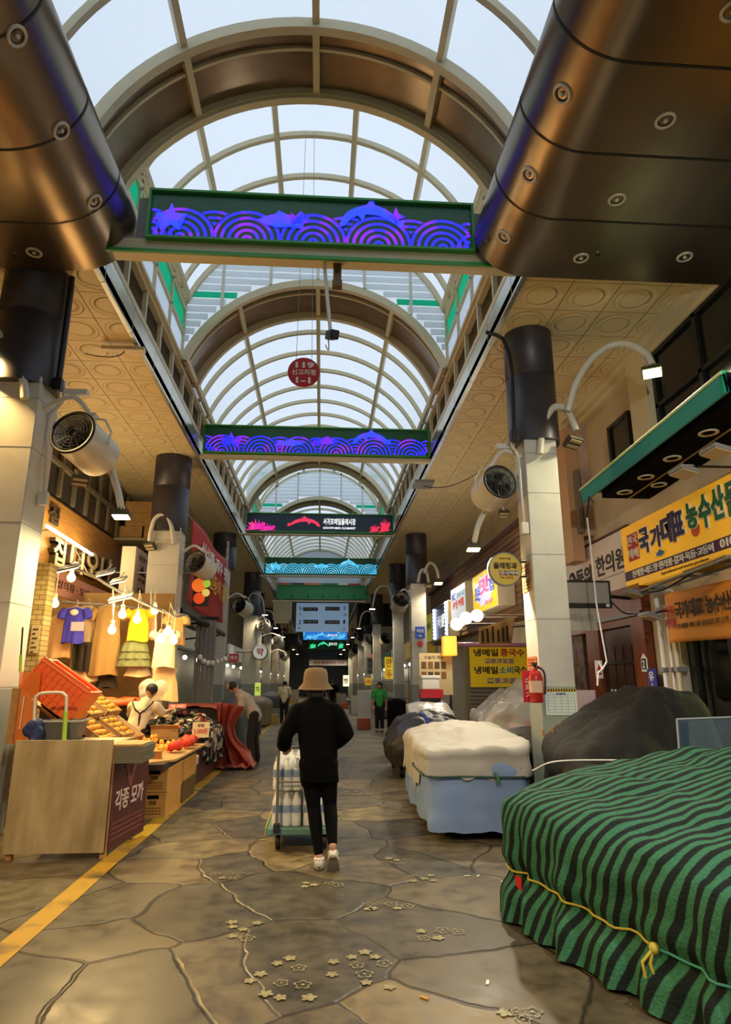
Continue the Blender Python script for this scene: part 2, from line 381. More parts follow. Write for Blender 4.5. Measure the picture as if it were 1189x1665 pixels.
# ---- barrel vaults of milky panels: low ones and raised ones by turns
def glaze_mat():
    m = bpy.data.materials.new('milky_glazing'); m.use_nodes = True; nt = m.node_tree; N = nt.nodes; L = nt.links
    for n in list(N): N.remove(n)
    out = N.new('ShaderNodeOutputMaterial'); tl = N.new('ShaderNodeBsdfTranslucent'); tl.inputs[0].default_value = (.86, .9, .95, 1)
    tp = N.new('ShaderNodeBsdfTransparent'); tp.inputs[0].default_value = (.9, .94, 1, 1)
    df = N.new('ShaderNodeBsdfPrincipled'); df.inputs['Base Color'].default_value = (.8, .83, .86, 1); df.inputs['Roughness'].default_value = .3
    a = N.new('ShaderNodeMixShader'); c = N.new('ShaderNodeMixShader')
    tc = N.new('ShaderNodeTexCoord'); nn = N.new('ShaderNodeTexNoise'); nn.inputs['Scale'].default_value = .9; nn.inputs['Detail'].default_value = 3; L.new(tc.outputs['Object'], nn.inputs['Vector'])
    mr = N.new('ShaderNodeMapRange'); mr.inputs[1].default_value = .3; mr.inputs[2].default_value = .7; mr.inputs[3].default_value = .38; mr.inputs[4].default_value = .62; L.new(nn.outputs['Fac'], mr.inputs[0])
    L.new(mr.outputs[0], a.inputs[0])
    L.new(tl.outputs[0], a.inputs[1]); L.new(tp.outputs[0], a.inputs[2]); c.inputs[0].default_value = .14; L.new(a.outputs[0], c.inputs[1]); L.new(df.outputs[0], c.inputs[2]); L.new(c.outputs[0], out.inputs[0])
    return m
m_gl = glaze_mat()
m_dark = M('bronze_film', '#95816c', .25, metal=.45, var='#7d6b5a', vs=2.5)
m_rib = M('rib_cream', '#d2c7a4', .45); m_rubber = M('dark_gasket', '#3b3a36', .6)
VX, VR, VA = -.2, 2.82, R(70)
def vp(a, y, dz, r=VR): return (VX + r * sin(a), y, 6.69 + dz + r * cos(a))
def vault(y0, y1, dz, dark=(), step=.95, first=0):
    n = 28; g = MB(); d = MB(); rb = MB(); gk = MB()
    segs = [(a, b, d) for a, b in dark]; cuts = sorted(set([y0, y1] + [q for ab in dark for q in ab]))
    for a, b in zip(cuts, cuts[1:]):
        tgt = d if any(abs(a - p) < 1e-6 and abs(b - q) < 1e-6 for p, q in dark) else g
        tgt.grid(lambda u, v: vp(VA - 2 * VA * u, a + (b - a) * v, dz), n, 1)
    def rib(y, w, h):
        for k in range(n):
            a0, a1 = -VA + 2 * VA * k / n, -VA + 2 * VA * (k + 1) / n
            p = [vp(a, yy, dz, r) for yy in (y - w / 2, y + w / 2) for a in (a0, a1) for r in (VR - h, VR)]
            rb.add(p, [(0, 1, 3, 2), (4, 6, 7, 5), (0, 2, 6, 4), (1, 5, 7, 3)])
    for p, q in dark: rib(p, .11, .15); rib(q, .11, .15); rib((p * 2 + q) / 3, .04, .05)
    y = y0 + .02
    while y < y1 - .1:
        if not any(p - .3 < y < q + .3 for p, q in dark):
            rib(y, .075, .09)
            for a in (-1,):
                for k in range(n):
                    a0, a1 = -VA + 2 * VA * k / n, -VA + 2 * VA * (k + 1) / n
                    gk.add([vp(a0, y + .04, dz, VR - .012), vp(a1, y + .04, dz, VR - .012), vp(a1, y + .075, dz, VR - .012), vp(a0, y + .075, dz, VR - .012)], [(0, 1, 2, 3)])
        y += step
    rib(y1 - .04, .08, .1)
    for a in ([R(-68), R(-35), 0, R(34), R(68)] if dz == 0 else [R(-68), R(-42), R(-15), R(13), R(40), R(68)]):
        w = .045
        rb.add([vp(a + e / VR, yy, dz, r) for yy in (y0, y1) for e in (-w, w) for r in (VR - .1, VR)], [(0, 1, 5, 4), (2, 6, 7, 3), (0, 4, 6, 2), (1, 3, 7, 5)])
    return g, d, rb, gk
def translucent(name, c, k=.2):
    m = bpy.data.materials.new(name); m.use_nodes = True; nt = m.node_tree; N = nt.nodes; L = nt.links
    for n in list(N): N.remove(n)
    out = N.new('ShaderNodeOutputMaterial'); tl = N.new('ShaderNodeBsdfTranslucent'); tl.inputs[0].default_value = lin(c); df = N.new('ShaderNodeBsdfDiffuse'); df.inputs[0].default_value = lin(c)
    a = N.new('ShaderNodeMixShader'); a.inputs[0].default_value = k; L.new(tl.outputs[0], a.inputs[1]); L.new(df.outputs[0], a.inputs[2]); L.new(a.outputs[0], out.inputs[0])
    return m
m_teal = translucent('teal_glass', '#5fe8c8'); m_louv = translucent('louvre_blade', '#f6fafc', .12)
def glazed(nm, mb): return struct(nm, mb, m_gl)
k = 0
for y0, y1, dz, dark in ((-9, 7.24, 0, [(6.24, 7.24)]), (7.24, 11.62, 1.25, []), (11.62, 23.1, 0, [(11.62, 12.8), (22.3, 23.1)]), (23.1, 27.5, 1.25, []), (27.5, 39, 0, [(27.5, 28.4)])):
    g, d, rb, gk = vault(y0, y1, dz, dark); k += 1
    o = struct('ceiling_vault_%d' % k, g, m_gl)
    if d.v: struct('dark_panel', d, m_dark, o)
    struct('rib', rb, m_rib, o); struct('gasket', gk, m_rubber, o)
    if dz:
        sw = MB(); tg = MB(); fr = MB()
        for s in (-1, 1):
            x = VX + s * 2.65
            sw.box((x, y0, 7.66), (x + s * .02, y1, 8.2)); tg.box((x, y0, 8.2), (x + s * .02, y1, 8.72))
            yy = y0
            while yy < y1 + .1: fr.box((x - s * .05, yy - .03, 7.66), (x, yy + .03, 8.9)); yy += 1.095
            for z in (7.68, 8.2, 8.72, 8.86): fr.box((x - s * .05, y0, z - .03), (x, y1, z + .03))
        struct('side_glazing', sw, m_gl, o); struct('teal_band', tg, m_teal, o); struct('side_frame', fr, m_rib, o)
        for ye, yb in ((y1, 0), (y0, 1)):        # louvred end walls
            lv = MB(); tb = MB(); ps = MB(); z = 7.7
            def half(z, d):
                q = z - 6.69 - d; return VR * math.sqrt(max(0, 1 - (q / VR) ** 2)) if q > VR * cos(VA) else (2.65 if d else 2.65)
            while z < 6.69 + dz + VR - .05:
                xo = min(half(z + .12, dz), 2.65 if z < 8.9 else 9); xi = half(z, 0) if z < 9.51 else 0
                tgt = tb if 8.86 < z < 9.02 else lv
                for s in (-1, 1):
                    if xo - xi > .06:
                        a, b = VX + s * (xi + .03), VX + s * xo
                        tgt.ibox((min(a, b), ye - .035, z), (abs(b - a), 0, 0), (0, .03, .145), (0, .012, -.004))
                z += .165
            for s in (-1.9, -.95, 0, .95, 1.9):
                zi = 6.69 + VR * cos(math.asin(s / VR)); zo = 6.69 + dz + VR * cos(math.asin(s / VR))
                ps.box((VX + s - .03, ye - .08, zi), (VX + s + .03, ye - .04, zo))
            struct('louvre', lv, m_louv, o); struct('teal_louvre', tb, m_teal, o); struct('louvre_post', ps, m_white, o)
            bk = MB(); nn = 40
            for s in range(nn):
                x0, x1 = -2.65 + 5.3 * s / nn, -2.65 + 5.3 * (s + 1) / nn
                zz = lambda x, d: 6.69 + d + VR * cos(math.asin(max(-1, min(1, x / VR))))
                bk.add([(VX + x0, ye + .02, zz(x0, 0)), (VX + x1, ye + .02, zz(x1, 0)), (VX + x1, ye + .02, zz(x1, dz)), (VX + x0, ye + .02, zz(x0, dz))], [(0, 1, 2, 3)])
            struct('end_glazing', bk, m_gl, o)
struct('ceiling_far', MB().box((XL, 39.2, 7.2), (XR, 96, 7.3)), M('ceiling_far_paint', '#77756e', .7))
struct('wall_vault_end', MB().box((XL - .2, 39, 6.95), (XR + .2, 39.15, 11)), M('vault_end_panel', '#c4cad2', .5))
# ---- rounded steel bulkheads of the first bay
def steel():
    m = M('brushed_steel', '#8a7c6b', .3, metal=.95, var='#75695b', vs=1.2, vstretch=(1, .25, 1)); N, L, b = nodes_of(m)
    b.inputs['Anisotropic'].default_value = .0
    tc = N.new('ShaderNodeTexCoord'); n = N.new('ShaderNodeTexNoise'); n.inputs['Scale'].default_value = 1.4; L.new(tc.outputs['Object'], n.inputs['Vector'])
    bu = N.new('ShaderNodeBump'); bu.inputs['Strength'].default_value = .25; bu.inputs['Distance'].default_value = .05; L.new(n.outputs['Fac'], bu.inputs['Height']); L.new(bu.outputs[0], b.inputs['Normal'])
    return m
m_steel = steel()
def bulkhead(side, s, xin, xflat, zb, ztan, yend, xout, seams):
    prof = [(xout, zb)]
    for k in range(0, 13):
        a = pi / 2 * k / 12; prof.append((xflat - (xflat - xin) * sin(a), zb + (ztan - zb) * (1 - cos(a))))
    for k in range(1, 9):
        a = pi / 2 * k / 8; prof.append((xin + .35 * (1 - cos(a)), ztan + .3 * sin(a)))
    prof.append((xout, ztan + .3))
    P = [(s * x, z) for x, z in prof]; n = len(P); mb = MB()
    ys = [-8.9, yend]
    vs = [(x, y, z) for y in ys for x, z in P]; fs = []
    for i in range(n - 1): fs.append((i, i + 1, n + i + 1, n + i) if s > 0 else (i + 1, i, n + i, n + i + 1))
    mb.add(vs, fs, True)
    mb.add([(x, yend, z) for x, z in P], [list(range(n)) if s < 0 else list(range(n))[::-1]])
    o = struct('ceiling_bulkhead_' + side, mb, m_steel); gm = MB()
    for y in seams:
        Q = [(x - s * .0 , z) for x, z in P[:22]]
        gm.add([(x, yy, z) for yy in (y - .012, y + .012) for x, z in [(s * (abs(x) - .004 * (1 if i > 6 else 0)), z - .004) for i, (x, z) in enumerate(Q)]],
               [(i, i + 1, len(Q) + i + 1, len(Q) + i) for i in range(len(Q) - 1)], True)
    struct('seam', gm, M('seam_black', '#171614', .6), o)
bulkhead('right', 1, 1.79, 2.40, 6.32, 6.88, 6.71, 5.0, (.2, 1.1, 2.05, 3.0, 3.9, 4.81, 5.7))
bulkhead('left', -1, 2.36, 3.10, 6.40, 7.06, 7.07, 5.0, (1.1, 2.1, 3.2, 4.2, 5.22, 6.23))
# ---- pillars: white square shaft with grey foot, dark round casing above
m_pil = M('pillar_white', '#d9d6c8', .5, var='#cfcbbb', vs=3); m_foot = M('pillar_grey', '#9aa09a', .55); m_cas = M('casing_dark', '#4a474c', .42, metal=.3, var='#3f3c42', vs=2)
PIL = []
def pillar(nm, x0, x1, y0, zt, r=.36, d=.5, zf=1.5):
    PIL.append((x0, x1, y0, d))
    o = struct(nm, MB().box((x0, y0, zf), (x1, y0 + d, zt), .012), m_pil)
    struct('foot', MB().box((x0 - .005, y0 - .005, 0), (x1 + .005, y0 + d + .005, zf), .012), m_foot, o)
    mb = MB()
    for z in (1.5 + (zt - 1.5) * .25, 1.5 + (zt - 1.5) * .5, 1.5 + (zt - 1.5) * .75, zt - .28): mb.box((x0 - .002, y0 - .002, z), (x1 + .002, y0 + d + .002, z + .006))
    struct('shaft_joint', mb, M('joint_grey', '#8f8c80', .7), o)
    cx, cy = (x0 + x1) / 2, y0 + d / 2
    c = MB(); zm = (zt + ZS) / 2 + .1
    c.lathe([(r, zt - .08), (r, zm - .008), (r - .012, zm - .004), (r - .012, zm + .004), (r, zm + .008), (r, ZS)], (cx, cy, 0), n=36)
    c.lathe([(.001, zt - .08), (r, zt - .08)], (cx, cy, 0), n=36)
    struct('casing', c, m_cas, o)
    return o
pillar('pillar_left_1', -3.98, -3.35, 7.2, 5.05, .4, .55, 1.5)
pillar('pillar_right_1', 2.76, 3.21, 8.25, 4.9, .35, .48, 1.5)
for k, (px0, px1, Y, yt) in enumerate(((245, 295, 14.1, 857), (352, 372, 22.0, 920), (397, 419, 30.2, 998))):
    a = at(px0, yt, Y=Y); b = at(px1, yt, Y=Y)
    pillar('pillar_left_%d' % (k + 2), a.x, b.x, Y, a.z, .4)
for k, (px0, px1, Y, yt) in enumerate(((668, 692, 21.6, 945), (640, 656, 27.5, 985))):
    a = at(px0, yt, Y=Y); b = at(px1, yt, Y=Y)
    pillar('pillar_right_%d' % (k + 2), a.x, b.x, Y, a.z, .36)
for k, Y in enumerate((37.5, 45, 53, 62, 72)):
    pillar('pillar_left_%d' % (k + 5), -3.95, -3.45, Y, 5.0); pillar('pillar_right_%d' % (k + 4), 2.95, 3.4, Y, 4.9)
# ================================================================ signs, lamps and fans overhead
m_sgreen = M('sign_green', '#1f5f3d', .35); m_sframe = M('sign_frame_green', '#3f9a45', .4); m_navy = M('sign_navy', '#183247', .35)
m_redp = M('sign_red', '#c0202b', .4); m_wht = M('plain_white', '#eeece6', .5); m_blk = M('plain_black', '#0f0f10', .5)
m_gry = M('plain_grey', '#8b8c8a', .5); m_iron = M('dark_iron', '#25262a', .45, metal=.4)
def led(nm, c1, c2, s):
    m = M(nm, '#101010', .5); N, L, b = nodes_of(m)
    tc = N.new('ShaderNodeTexCoord'); n = N.new('ShaderNodeTexNoise'); n.inputs['Scale'].default_value = 3.2; L.new(tc.outputs['Object'], n.inputs['Vector'])
    r = N.new('ShaderNodeMapRange'); r.inputs[1].default_value = .48; r.inputs[2].default_value = .62; L.new(n.outputs['Fac'], r.inputs[0])
    x = N.new('ShaderNodeMixRGB'); x.inputs[1].default_value = lin(c1); x.inputs[2].default_value = lin(c2); L.new(r.outputs[0], x.inputs[0])
    L.new(x.outputs[0], b.inputs['Emission Color']); b.inputs['Emission Strength'].default_value = s
    return m
m_ledv = led('led_blue_violet', '#2a2cf0', '#8a22ea', 1.25); m_ledb = led('led_blue', '#2746ff', '#5a3cff', 1.3); m_ledc = led('led_cyan', '#4cc4f2', '#7fdcff', 1.0)
m_ledr = led('led_red', '#ee2f52', '#f03a6a', 1.0); m_ledm = led('led_magenta', '#ee22a8', '#ff4a8a', 1.0); m_ledg = led('led_green', '#35e08a', '#4fe6c0', 1.0)
DOLPHIN = [(-.5, -.28), (-.47, -.05), (-.38, .12), (-.25, .24), (-.08, .33), (0, .50), (.05, .33), (.2, .24), (.33, .10), (.42, -.06), (.5, -.02), (.47, -.14), (.5, -.28), (.4, -.2), (.27, -.05), (.1, .06), (-.1, .08), (-.14, -.12), (-.22, .04), (-.33, -.06), (-.42, -.24)]
def star(n=5, k=.42): return [((.5 if i % 2 == 0 else .5 * k) * sin(pi * i / n), (.5 if i % 2 == 0 else .5 * k) * cos(pi * i / n)) for i in range(2 * n)]
FISH = [(-.5, -.3), (-.34, 0), (-.5, .3), (-.28, .12), (-.1, .3), (.05, .42), (.12, .28), (.35, .15), (.5, 0), (.35, -.15), (.1, -.27), (-.1, -.24), (-.28, -.12)]
CORAL = []
for i_ in range(18):
    a_ = pi * i_ / 17; q_ = .5 if i_ % 2 == 0 else .27
    CORAL.append((-q_ * cos(a_) * 1.0, -.5 + 1.8 * q_ * sin(a_) + .05 * (i_ % 3)))
def shape(mb, poly, cx, cz, w, h, y, flip=1, t=.008):
    P = [(cx + flip * p[0] * w, y, cz + p[1] * h) for p in poly]
    bm = bmesh.new(); f = bm.faces.new([bm.verts.new(p) for p in P]); bmesh.ops.triangulate(bm, faces=[f]); bm.verts.index_update()
    vs = [v.co.copy() for v in bm.verts]; fs = [[v.index for v in q.verts] for q in bm.faces]; bm.free()
    n = len(P); vs = [Vector(p) for p in P]
    mb.add(vs, fs)
    mb.add(vs + [v + Vector((0, t, 0)) for v in vs], [(i, (i + 1) % n, n + (i + 1) % n, n + i) for i in range(n)])
def wave_sign(label, Y, x0, x1, z0, z1, m_on, m_fig, m_back=None, figs=(), ncirc=6, lit=True, depth=.22):
    t = thing('market_sign', label, 'sign', ((x0 + x1) / 2, Y, z0), 'green wave signs across the arcade')
    w, h = x1 - x0, z1 - z0; f = .028 * (h / .65)
    obj('cabinet', MB().box((x0 + f, Y, z0 + f), (x1 - f, Y + depth, z1 - f)), m_back or m_sgreen, t)
    fr = MB()
    for a, b in (((x0, z0), (x1, z0 + f)), ((x0, z1 - f), (x1, z1)), ((x0, z0 + f), (x0 + f, z1 - f)), ((x1 - f, z0 + f), (x1, z1 - f))):
        fr.box((a[0], Y - .05, a[1]), (b[0], Y + depth, b[1]))
    obj('frame', fr, m_sframe, t)
    if ncirc:
        wv = MB(); bk = MB(); r0 = w / ncirc * .60; hb = z0 + f + .01; lim0, lim1 = x0 + f + .01, x1 - f - .01
        for row, off, yy in ((0, 0, .004), (1, .5, .012)):
            for k in range(-1, ncirc + 2):
                cx = x0 + w * (k + off) / ncirc
                r = min(r0, h * .62) * (1.0 if row else .97)
                def band(mb, ra, rb, y):
                    n = 26
                    for i in range(n):
                        q = [(cx + rr * cos(a), y, hb + rr * sin(a)) for a, rr in ((pi * i / n, ra), (pi * i / n, rb), (pi * (i + 1) / n, rb), (pi * (i + 1) / n, ra))]
                        if min(p[0] for p in q) < lim0 or max(p[0] for p in q) > lim1: continue
                        mb.add(q, [(0, 1, 2, 3)])
                band(bk, .001, r, Y - yy)
                for j in range(5): band(wv, r * (.2 * j + .06), r * (.2 * j + .16), Y - yy - .003)
        obj('wave_backing', bk, m_back or m_sgreen, t); obj('wave_pattern', wv, m_on, t)
    for nm, poly, cx, cz, fw, fh, flip, m in figs:
        mb = MB(); shape(mb, poly, x0 + w * cx, z0 + h * cz, w * fw, h * fh, Y - .03, flip); obj(nm, mb, m, t)
    return t
def zat(y, Y): return at(505, y, Y=Y).z
Y1 = 6.82
xa, xb = at(240, 360, Y=Y1).x, at(770, 360, Y=Y1).x
s1 = wave_sign('nearest green sign with violet glowing waves, hung between the steel bulkheads', Y1, xa, xb, zat(400, Y1), zat(322, Y1), m_ledv, m_ledb, ncirc=5,
    figs=[('starfish', star(), .07, .42, .10, .62, 1, m_ledb), ('fish', FISH, .40, .46, .14, .5, -1, m_ledb), ('small_fish', FISH, .46, .52, .06, .4, 1, m_ledv), ('dolphin', DOLPHIN, .68, .62, .20, .8, 1, m_ledb), ('tail_fin', star(4, .4), .755, .66, .06, .4, 1, m_ledv)])
zb0, zb1 = zat(423, Y1 + .05), zat(401, Y1 + .05)
bm_ = MB().box((-2.75, Y1 + .03, zb0 + .03), (2.4, Y1 + .25, zb1)); struct('beam_sign', bm_, m_cream)
struct('beam_sign_edge', MB().box((-2.75, Y1 + .0, zb0 - .01), (2.4, Y1 + .035, zb0 + .035)), m_sframe)
for x, w in ((xa - .14, .14), (xb, .14)): struct('beam_sign_bracket', MB().box((x, Y1 + .05, zat(395, Y1)), (x + w, Y1 + .2, zat(330, Y1))), m_gry)
Y2 = 14.05
s2 = wave_sign('second green sign with violet glowing waves, under the bronze arch', Y2, at(331, 715, Y=Y2).x, at(698, 715, Y=Y2).x, zat(740, Y2), zat(695, Y2), m_ledv, m_ledb, ncirc=6,
    figs=[('starfish', star(), .12, .45, .10, .6, 1, m_ledv), ('fish', FISH, .38, .4, .12, .4, 1, m_ledb), ('small_fish', FISH, .54, .5, .12, .45, 1, m_ledv), ('dolphin', DOLPHIN, .74, .62, .17, .75, 1, m_ledb)])
struct('beam_sign', MB().box((XL, Y2 + .02, zat(746, Y2)), (XR, Y2 + .2, zat(741, Y2))), m_cream)
Y3 = 21.6
xa3, xb3, za3, zb3 = at(400, 850, Y=Y3).x, at(640, 850, Y=Y3).x, zat(866, Y3), zat(835, Y3)
s3 = wave_sign('dark blue market name sign with red dolphin and corals', Y3, xa3, xb3, za3, zb3, None, None, m_navy, ncirc=0,
    figs=[('coral', CORAL, .07, .38, .15, .62, 1, m_ledm), ('coral', CORAL, .15, .25, .12, .4, 1, m_ledm), ('dolphin', DOLPHIN, .39, .5, .22, .75, -1, m_ledr), ('coral', CORAL, .94, .45, .09, .8, 1, m_ledr), ('coral', CORAL, .87, .28, .08, .45, 1, m_ledr)])
m_glowtext = M('lit_white_lettering', '#ffffff', .5, emit=.9)
lettering(s3, (xa3, Y3, za3), (xb3 - xa3, 0, 0), (0, 0, zb3 - za3), [('서귀포매일올레시장', .52, .42, .22, .34, m_glowtext), ('SEOGWIPO MAEIL OLLE MARKET', .52, .2, .22, .11, m_glowtext)], .01)
Y4 = 29.3
s4 = wave_sign('green sign with pale blue glowing waves, beyond the market name sign', Y4, at(430, 920, Y=Y4).x, at(615, 920, Y=Y4).x, zat(934, Y4), zat(907, Y4), m_ledc, m_ledc, ncirc=6,
    figs=[('dolphin', DOLPHIN, .74, .62, .17, .75, 1, m_ledc), ('fish', FISH, .5, .5, .12, .4, 1, m_ledc), ('starfish', star(), .1, .45, .1, .6, 1, m_ledc)])
Y5 = 36.8
s5 = wave_sign('unlit plain green sign, beyond the pale blue one', Y5, at(450, 960, Y=Y5).x, at(600, 960, Y=Y5).x, zat(974, Y5), zat(951, Y5), M('unlit_wave', '#35915a', .4), None, M('sign_green_bright', '#2c8048', .4), ncirc=6)
for Y, y in ((21.6, 868), (29.3, 936), (36.8, 976)): struct('beam_sign', MB().box((XL, Y + .02, zat(y + 2, Y)), (XR, Y + .2, zat(y, Y))), m_cream)
# farther signs between the eaves
Yd = 42.0
o_, u_ = at(481, 1027, Y=Yd), None; p_ = at(567, 981, Y=Yd)
t = thing('direction_sign', 'pale blue hanging direction board with black numbers and arrows', 'sign', ((o_.x + p_.x) / 2, Yd, o_.z))
m_dir = M('direction_blue', '#9fc0e2', .5, emit=.3)
W_, H_ = p_.x - o_.x, p_.z - o_.z
board(t, 'panel', o_, (W_, 0, 0), (0, 0, H_), .1, m_dir)
m_ink = M('ink_navy', '#1c2a55', .6); m_dred = M('ink_red', '#a32f3a', .6)
mbp = MB()
for x, y in ((.13, .72), (.55, .74), (.14, .28), (.55, .27)): obj('label_bar', MB().ibox(o_ + Vector((W_ * x, -.006, H_ * y)), (W_ * .28, 0, 0), (0, 0, H_ * .13), (0, .004, 0)), m_ink, t)
lettering(t, o_, (W_, 0, 0), (0, 0, H_), [('5', .05, .74, .05, .13, m_ink), ('7', .9, .74, .05, .13, m_ink), ('2', .05, .26, .05, .14, m_ink), ('1', .9, .28, .035, .14, m_ink), ('↑', .06, .53, .035, .13, m_ink), ('→', .9, .55, .06, .1, m_ink), ('←', .04, .07, .06, .1, m_dred), ('↓', .9, .04, .035, .14, m_dred),
    ('중앙공영 방면', .155, .75, .23, .08, m_wht), ('아랑조을거리 방면', .56, .76, .25, .08, m_wht), ('KT방면 방면', .16, .305, .23, .08, m_wht), ('이중섭거리 방면', .57, .295, .24, .08, m_wht)], .008)
hg = MB()
for x in (.15, .85): obj('hanger', MB().tube([(o_.x + W_ * x, Yd - .05, p_.z), (o_.x + W_ * x, Yd - .05, 7.2)], .02, 6), m_gry, t)
for nm, lab, px0, px1, py0, py1, Y, m, letter in (('market_sign', 'small sky blue lit sign just below the direction board', 493, 565, 1027, 1040, 50, led('led_far_blue', '#2a7fe0', '#66c8ff', .8), m_ledc),
                                       ('market_sign', 'small green lit sign below the small blue lit sign', 500, 562, 1040, 1056, 56, M('far_green', '#1d5c35', .5), m_ledg),
                                       ('market_sign', 'dull blue board under the small green lit sign', 503, 549, 1058, 1070, 66, M('far_blue', '#34506e', .5), None),
                                       ('market_banner', 'long white banner with red writing low over the far street', 503, 565, 1073, 1082, 74, m_wht, None)):
    a, b = at(px0, py1, Y=Y), at(px1, py0, Y=Y); t = thing(nm, lab, 'sign', ((a.x + b.x) / 2, Y, a.z))
    board(t, 'panel', a, (b.x - a.x, 0, 0), (0, 0, b.z - a.z), .1, m)
    if letter:
        for nn_, poly, cx, cz, w_, h_ in (('coral', CORAL, .14, .4, .2, .6), ('dolphin', DOLPHIN, .42, .5, .3, .7), ('coral', CORAL, .88, .45, .16, .7)):
            mb = MB(); shape(mb, poly, a.x + (b.x - a.x) * cx, a.z + (b.z - a.z) * cz, (b.x - a.x) * w_, (b.z - a.z) * h_, Y - .03); obj(nn_, mb, letter, t)
        lettering(t, a, (b.x - a.x, 0, 0), (0, 0, b.z - a.z), [('올레시장', .56, .4, .22, .3, m_glowtext)], .01)
    elif nm == 'market_banner': lettering(t, a, (b.x - a.x, 0, 0), (0, 0, b.z - a.z), [('서귀포 매일 올레시장 상인회', .1, .25, .8, .5, m_dred)], .01)
    for x in (a.x + .2, b.x - .2): obj('hanger', MB().tube([(x, Y - .05, b.z), (x, Y - .05, 7.2)], .02, 6), m_gry, t)
# row of coloured boards where the vault ends
xx = XL + .15
for k, (c, w, s, col) in enumerate((('#c9402f', .75, '수산', m_wht), ('#18191c', .8, '흑돼지', m_wht), ('#e2672a', .95, '감귤', m_wht), ('#1e6a4c', 1.0, '청과', m_wht), ('#d8d3c4', .55, '약', m_dred), ('#c23b34', .75, '횟집', m_wht))):
    names = ('red', 'black', 'orange', 'dark green', 'white', 'crimson')
    t = thing('shop_board', '%s shop board in the row above the unlit green sign' % names[k], 'sign', (xx, 38.92, 6.96), 'boards where the vault ends')
    board(t, 'panel', (xx, 38.92, 6.96), (w, 0, 0), (0, 0, .42), .08, M('board_' + names[k].replace(' ', '_'), c, .5))
    lettering(t, (xx, 38.92, 6.96), (w, 0, 0), (0, 0, .42), [(s, .2, .2, .6, .55, col)]); xx += w + .04
# ---- emergency-call disc and cameras
t = thing('location_sign', 'round red emergency call sign reading 119 hung under the vault', 'sign', at(494, 605, Y=9.1))
c_ = at(494, 605, Y=9.1); r_ = (at(520, 605, Y=9.1) - c_).length
obj('disc', MB().cyl(c_, (0, 1, 0), r_, .02, 48), m_redp, t)
lettering(t, c_ + Vector((-r_, -.001, -r_)), (2 * r_, 0, 0), (0, 0, 2 * r_), [('119', .24, .64, .58, .2, m_wht, .035), ('신고지점', .13, .40, .74, .19, m_wht, .02), ('1-1', .26, .12, .46, .2, m_wht, .035)], .002)
for s in (-.12, .12): obj('hanging_wire', MB().tube([(c_.x + s, c_.y + .01, c_.z + r_ * .85), (c_.x + s * .6, c_.y + .01, 10.72)], .004, 5), m_gry, t)
def cctv(label, top, low, aim, name='security_camera'):
    t = thing(name, label, 'camera', top)
    obj('drop_rod', MB().tube([top, low], .022, 8), m_white, t)
    a = Vector(aim).normalized(); b = Vector(low)
    mb = MB(); rot = a.to_track_quat('Y', 'Z').to_matrix()
    mb.obox(b + a * .06, (.11, .26, .11), rot, .02); obj('camera_body', mb, m_iron, t)
    obj('lens', MB().cyl(b + a * .19, a, .04, .015, 16), m_blk, t)
    obj('cable', MB().tube(arc(b + Vector((-.03, 0, -.05)), b + Vector((.0, 0, -.3)), b + Vector((-.06, .02, -.12))), .008, 6), m_white, t)
cctv('black camera on a long white rod under the nearest violet sign', at(527, 424, Y=6.95), at(538, 545, Y=6.95), (.3, -1, -.5))
t = thing('beam_bracket', 'small brown steel bracket under the beam, right of the white rod', 'bracket', at(550, 424, Y=6.95))
mb = MB(); p = at(549, 424, Y=6.95); mb.box(p + Vector((-.05, 0, -.33)), p + Vector((.05, .05, 0))); mb.box(p + Vector((-.06, -.02, -.36)), p + Vector((.06, .08, -.28))); obj('plate', mb, M('bracket_brown', '#6d5434', .5, metal=.5), t)
obj('bolt', MB().cyl(p + Vector((0, -.012, -.15)), (0, 1, 0), .02, .02, 10), m_blk, t)
# ---- downlights and sprinklers in the bulkheads
m_lring = M('downlight_ring', '#cfc9b6', .35, metal=.3); m_lin = M('downlight_reflector', '#4a463f', .3, metal=.7)
dl = thing('downlight', 'round downlight in the right steel bulkhead, nearest the violet sign on its rounded edge', 'downlight', (0, 0, 0), 'downlights in the bulkheads')
obj('ring', MB().lathe([(.062, -.004), (.066, -.016), (.085, -.016), (.09, -.006), (.09, .004)], n=28), m_lring, dl)
obj('reflector', MB().lathe([(.064, -.008), (.05, .0), (.03, .012), (.001, .015)], n=24), m_lin, dl)
obj('bulb_tip', MB().ball((0, 0, -.006), .022, 12), m_lring, dl)
def rot_to(n): return Vector((0, 0, -1)).rotation_difference(Vector(n)).to_euler()
def edge_pt(side, a):
    if side > 0: return (2.40 - .61 * sin(a), 6.32 + .56 * (1 - cos(a))), (-sin(a), -cos(a) * 1.09)
    return (-3.10 + .74 * sin(a), 6.40 + .66 * (1 - cos(a))), (sin(a), -cos(a) * 1.12)
spots = []
for Y, w in ((6.19, 'nearest the violet sign'), (5.26, 'second from the violet sign'), (4.34, 'third from the violet sign')):
    (x, z), n = edge_pt(1, R(42)); spots.append(((x, Y, z), (n[0], 0, n[1]), 'round downlight on the rounded edge of the right steel bulkhead, ' + w))
for Y, w in ((6.31, 'nearest the soffit'), (5.37, 'second from the soffit'), (4.41, 'third from the soffit'), (3.45, 'farthest from the soffit')):
    spots.append(((2.93, Y, 6.32), (0, 0, -1), 'round downlight in the flat underside of the right steel bulkhead, ' + w))
spots.append(((4.12, 6.21, 6.32), (0, 0, -1), 'round downlight in the right steel bulkhead, in the outer row beside the dark windows'))
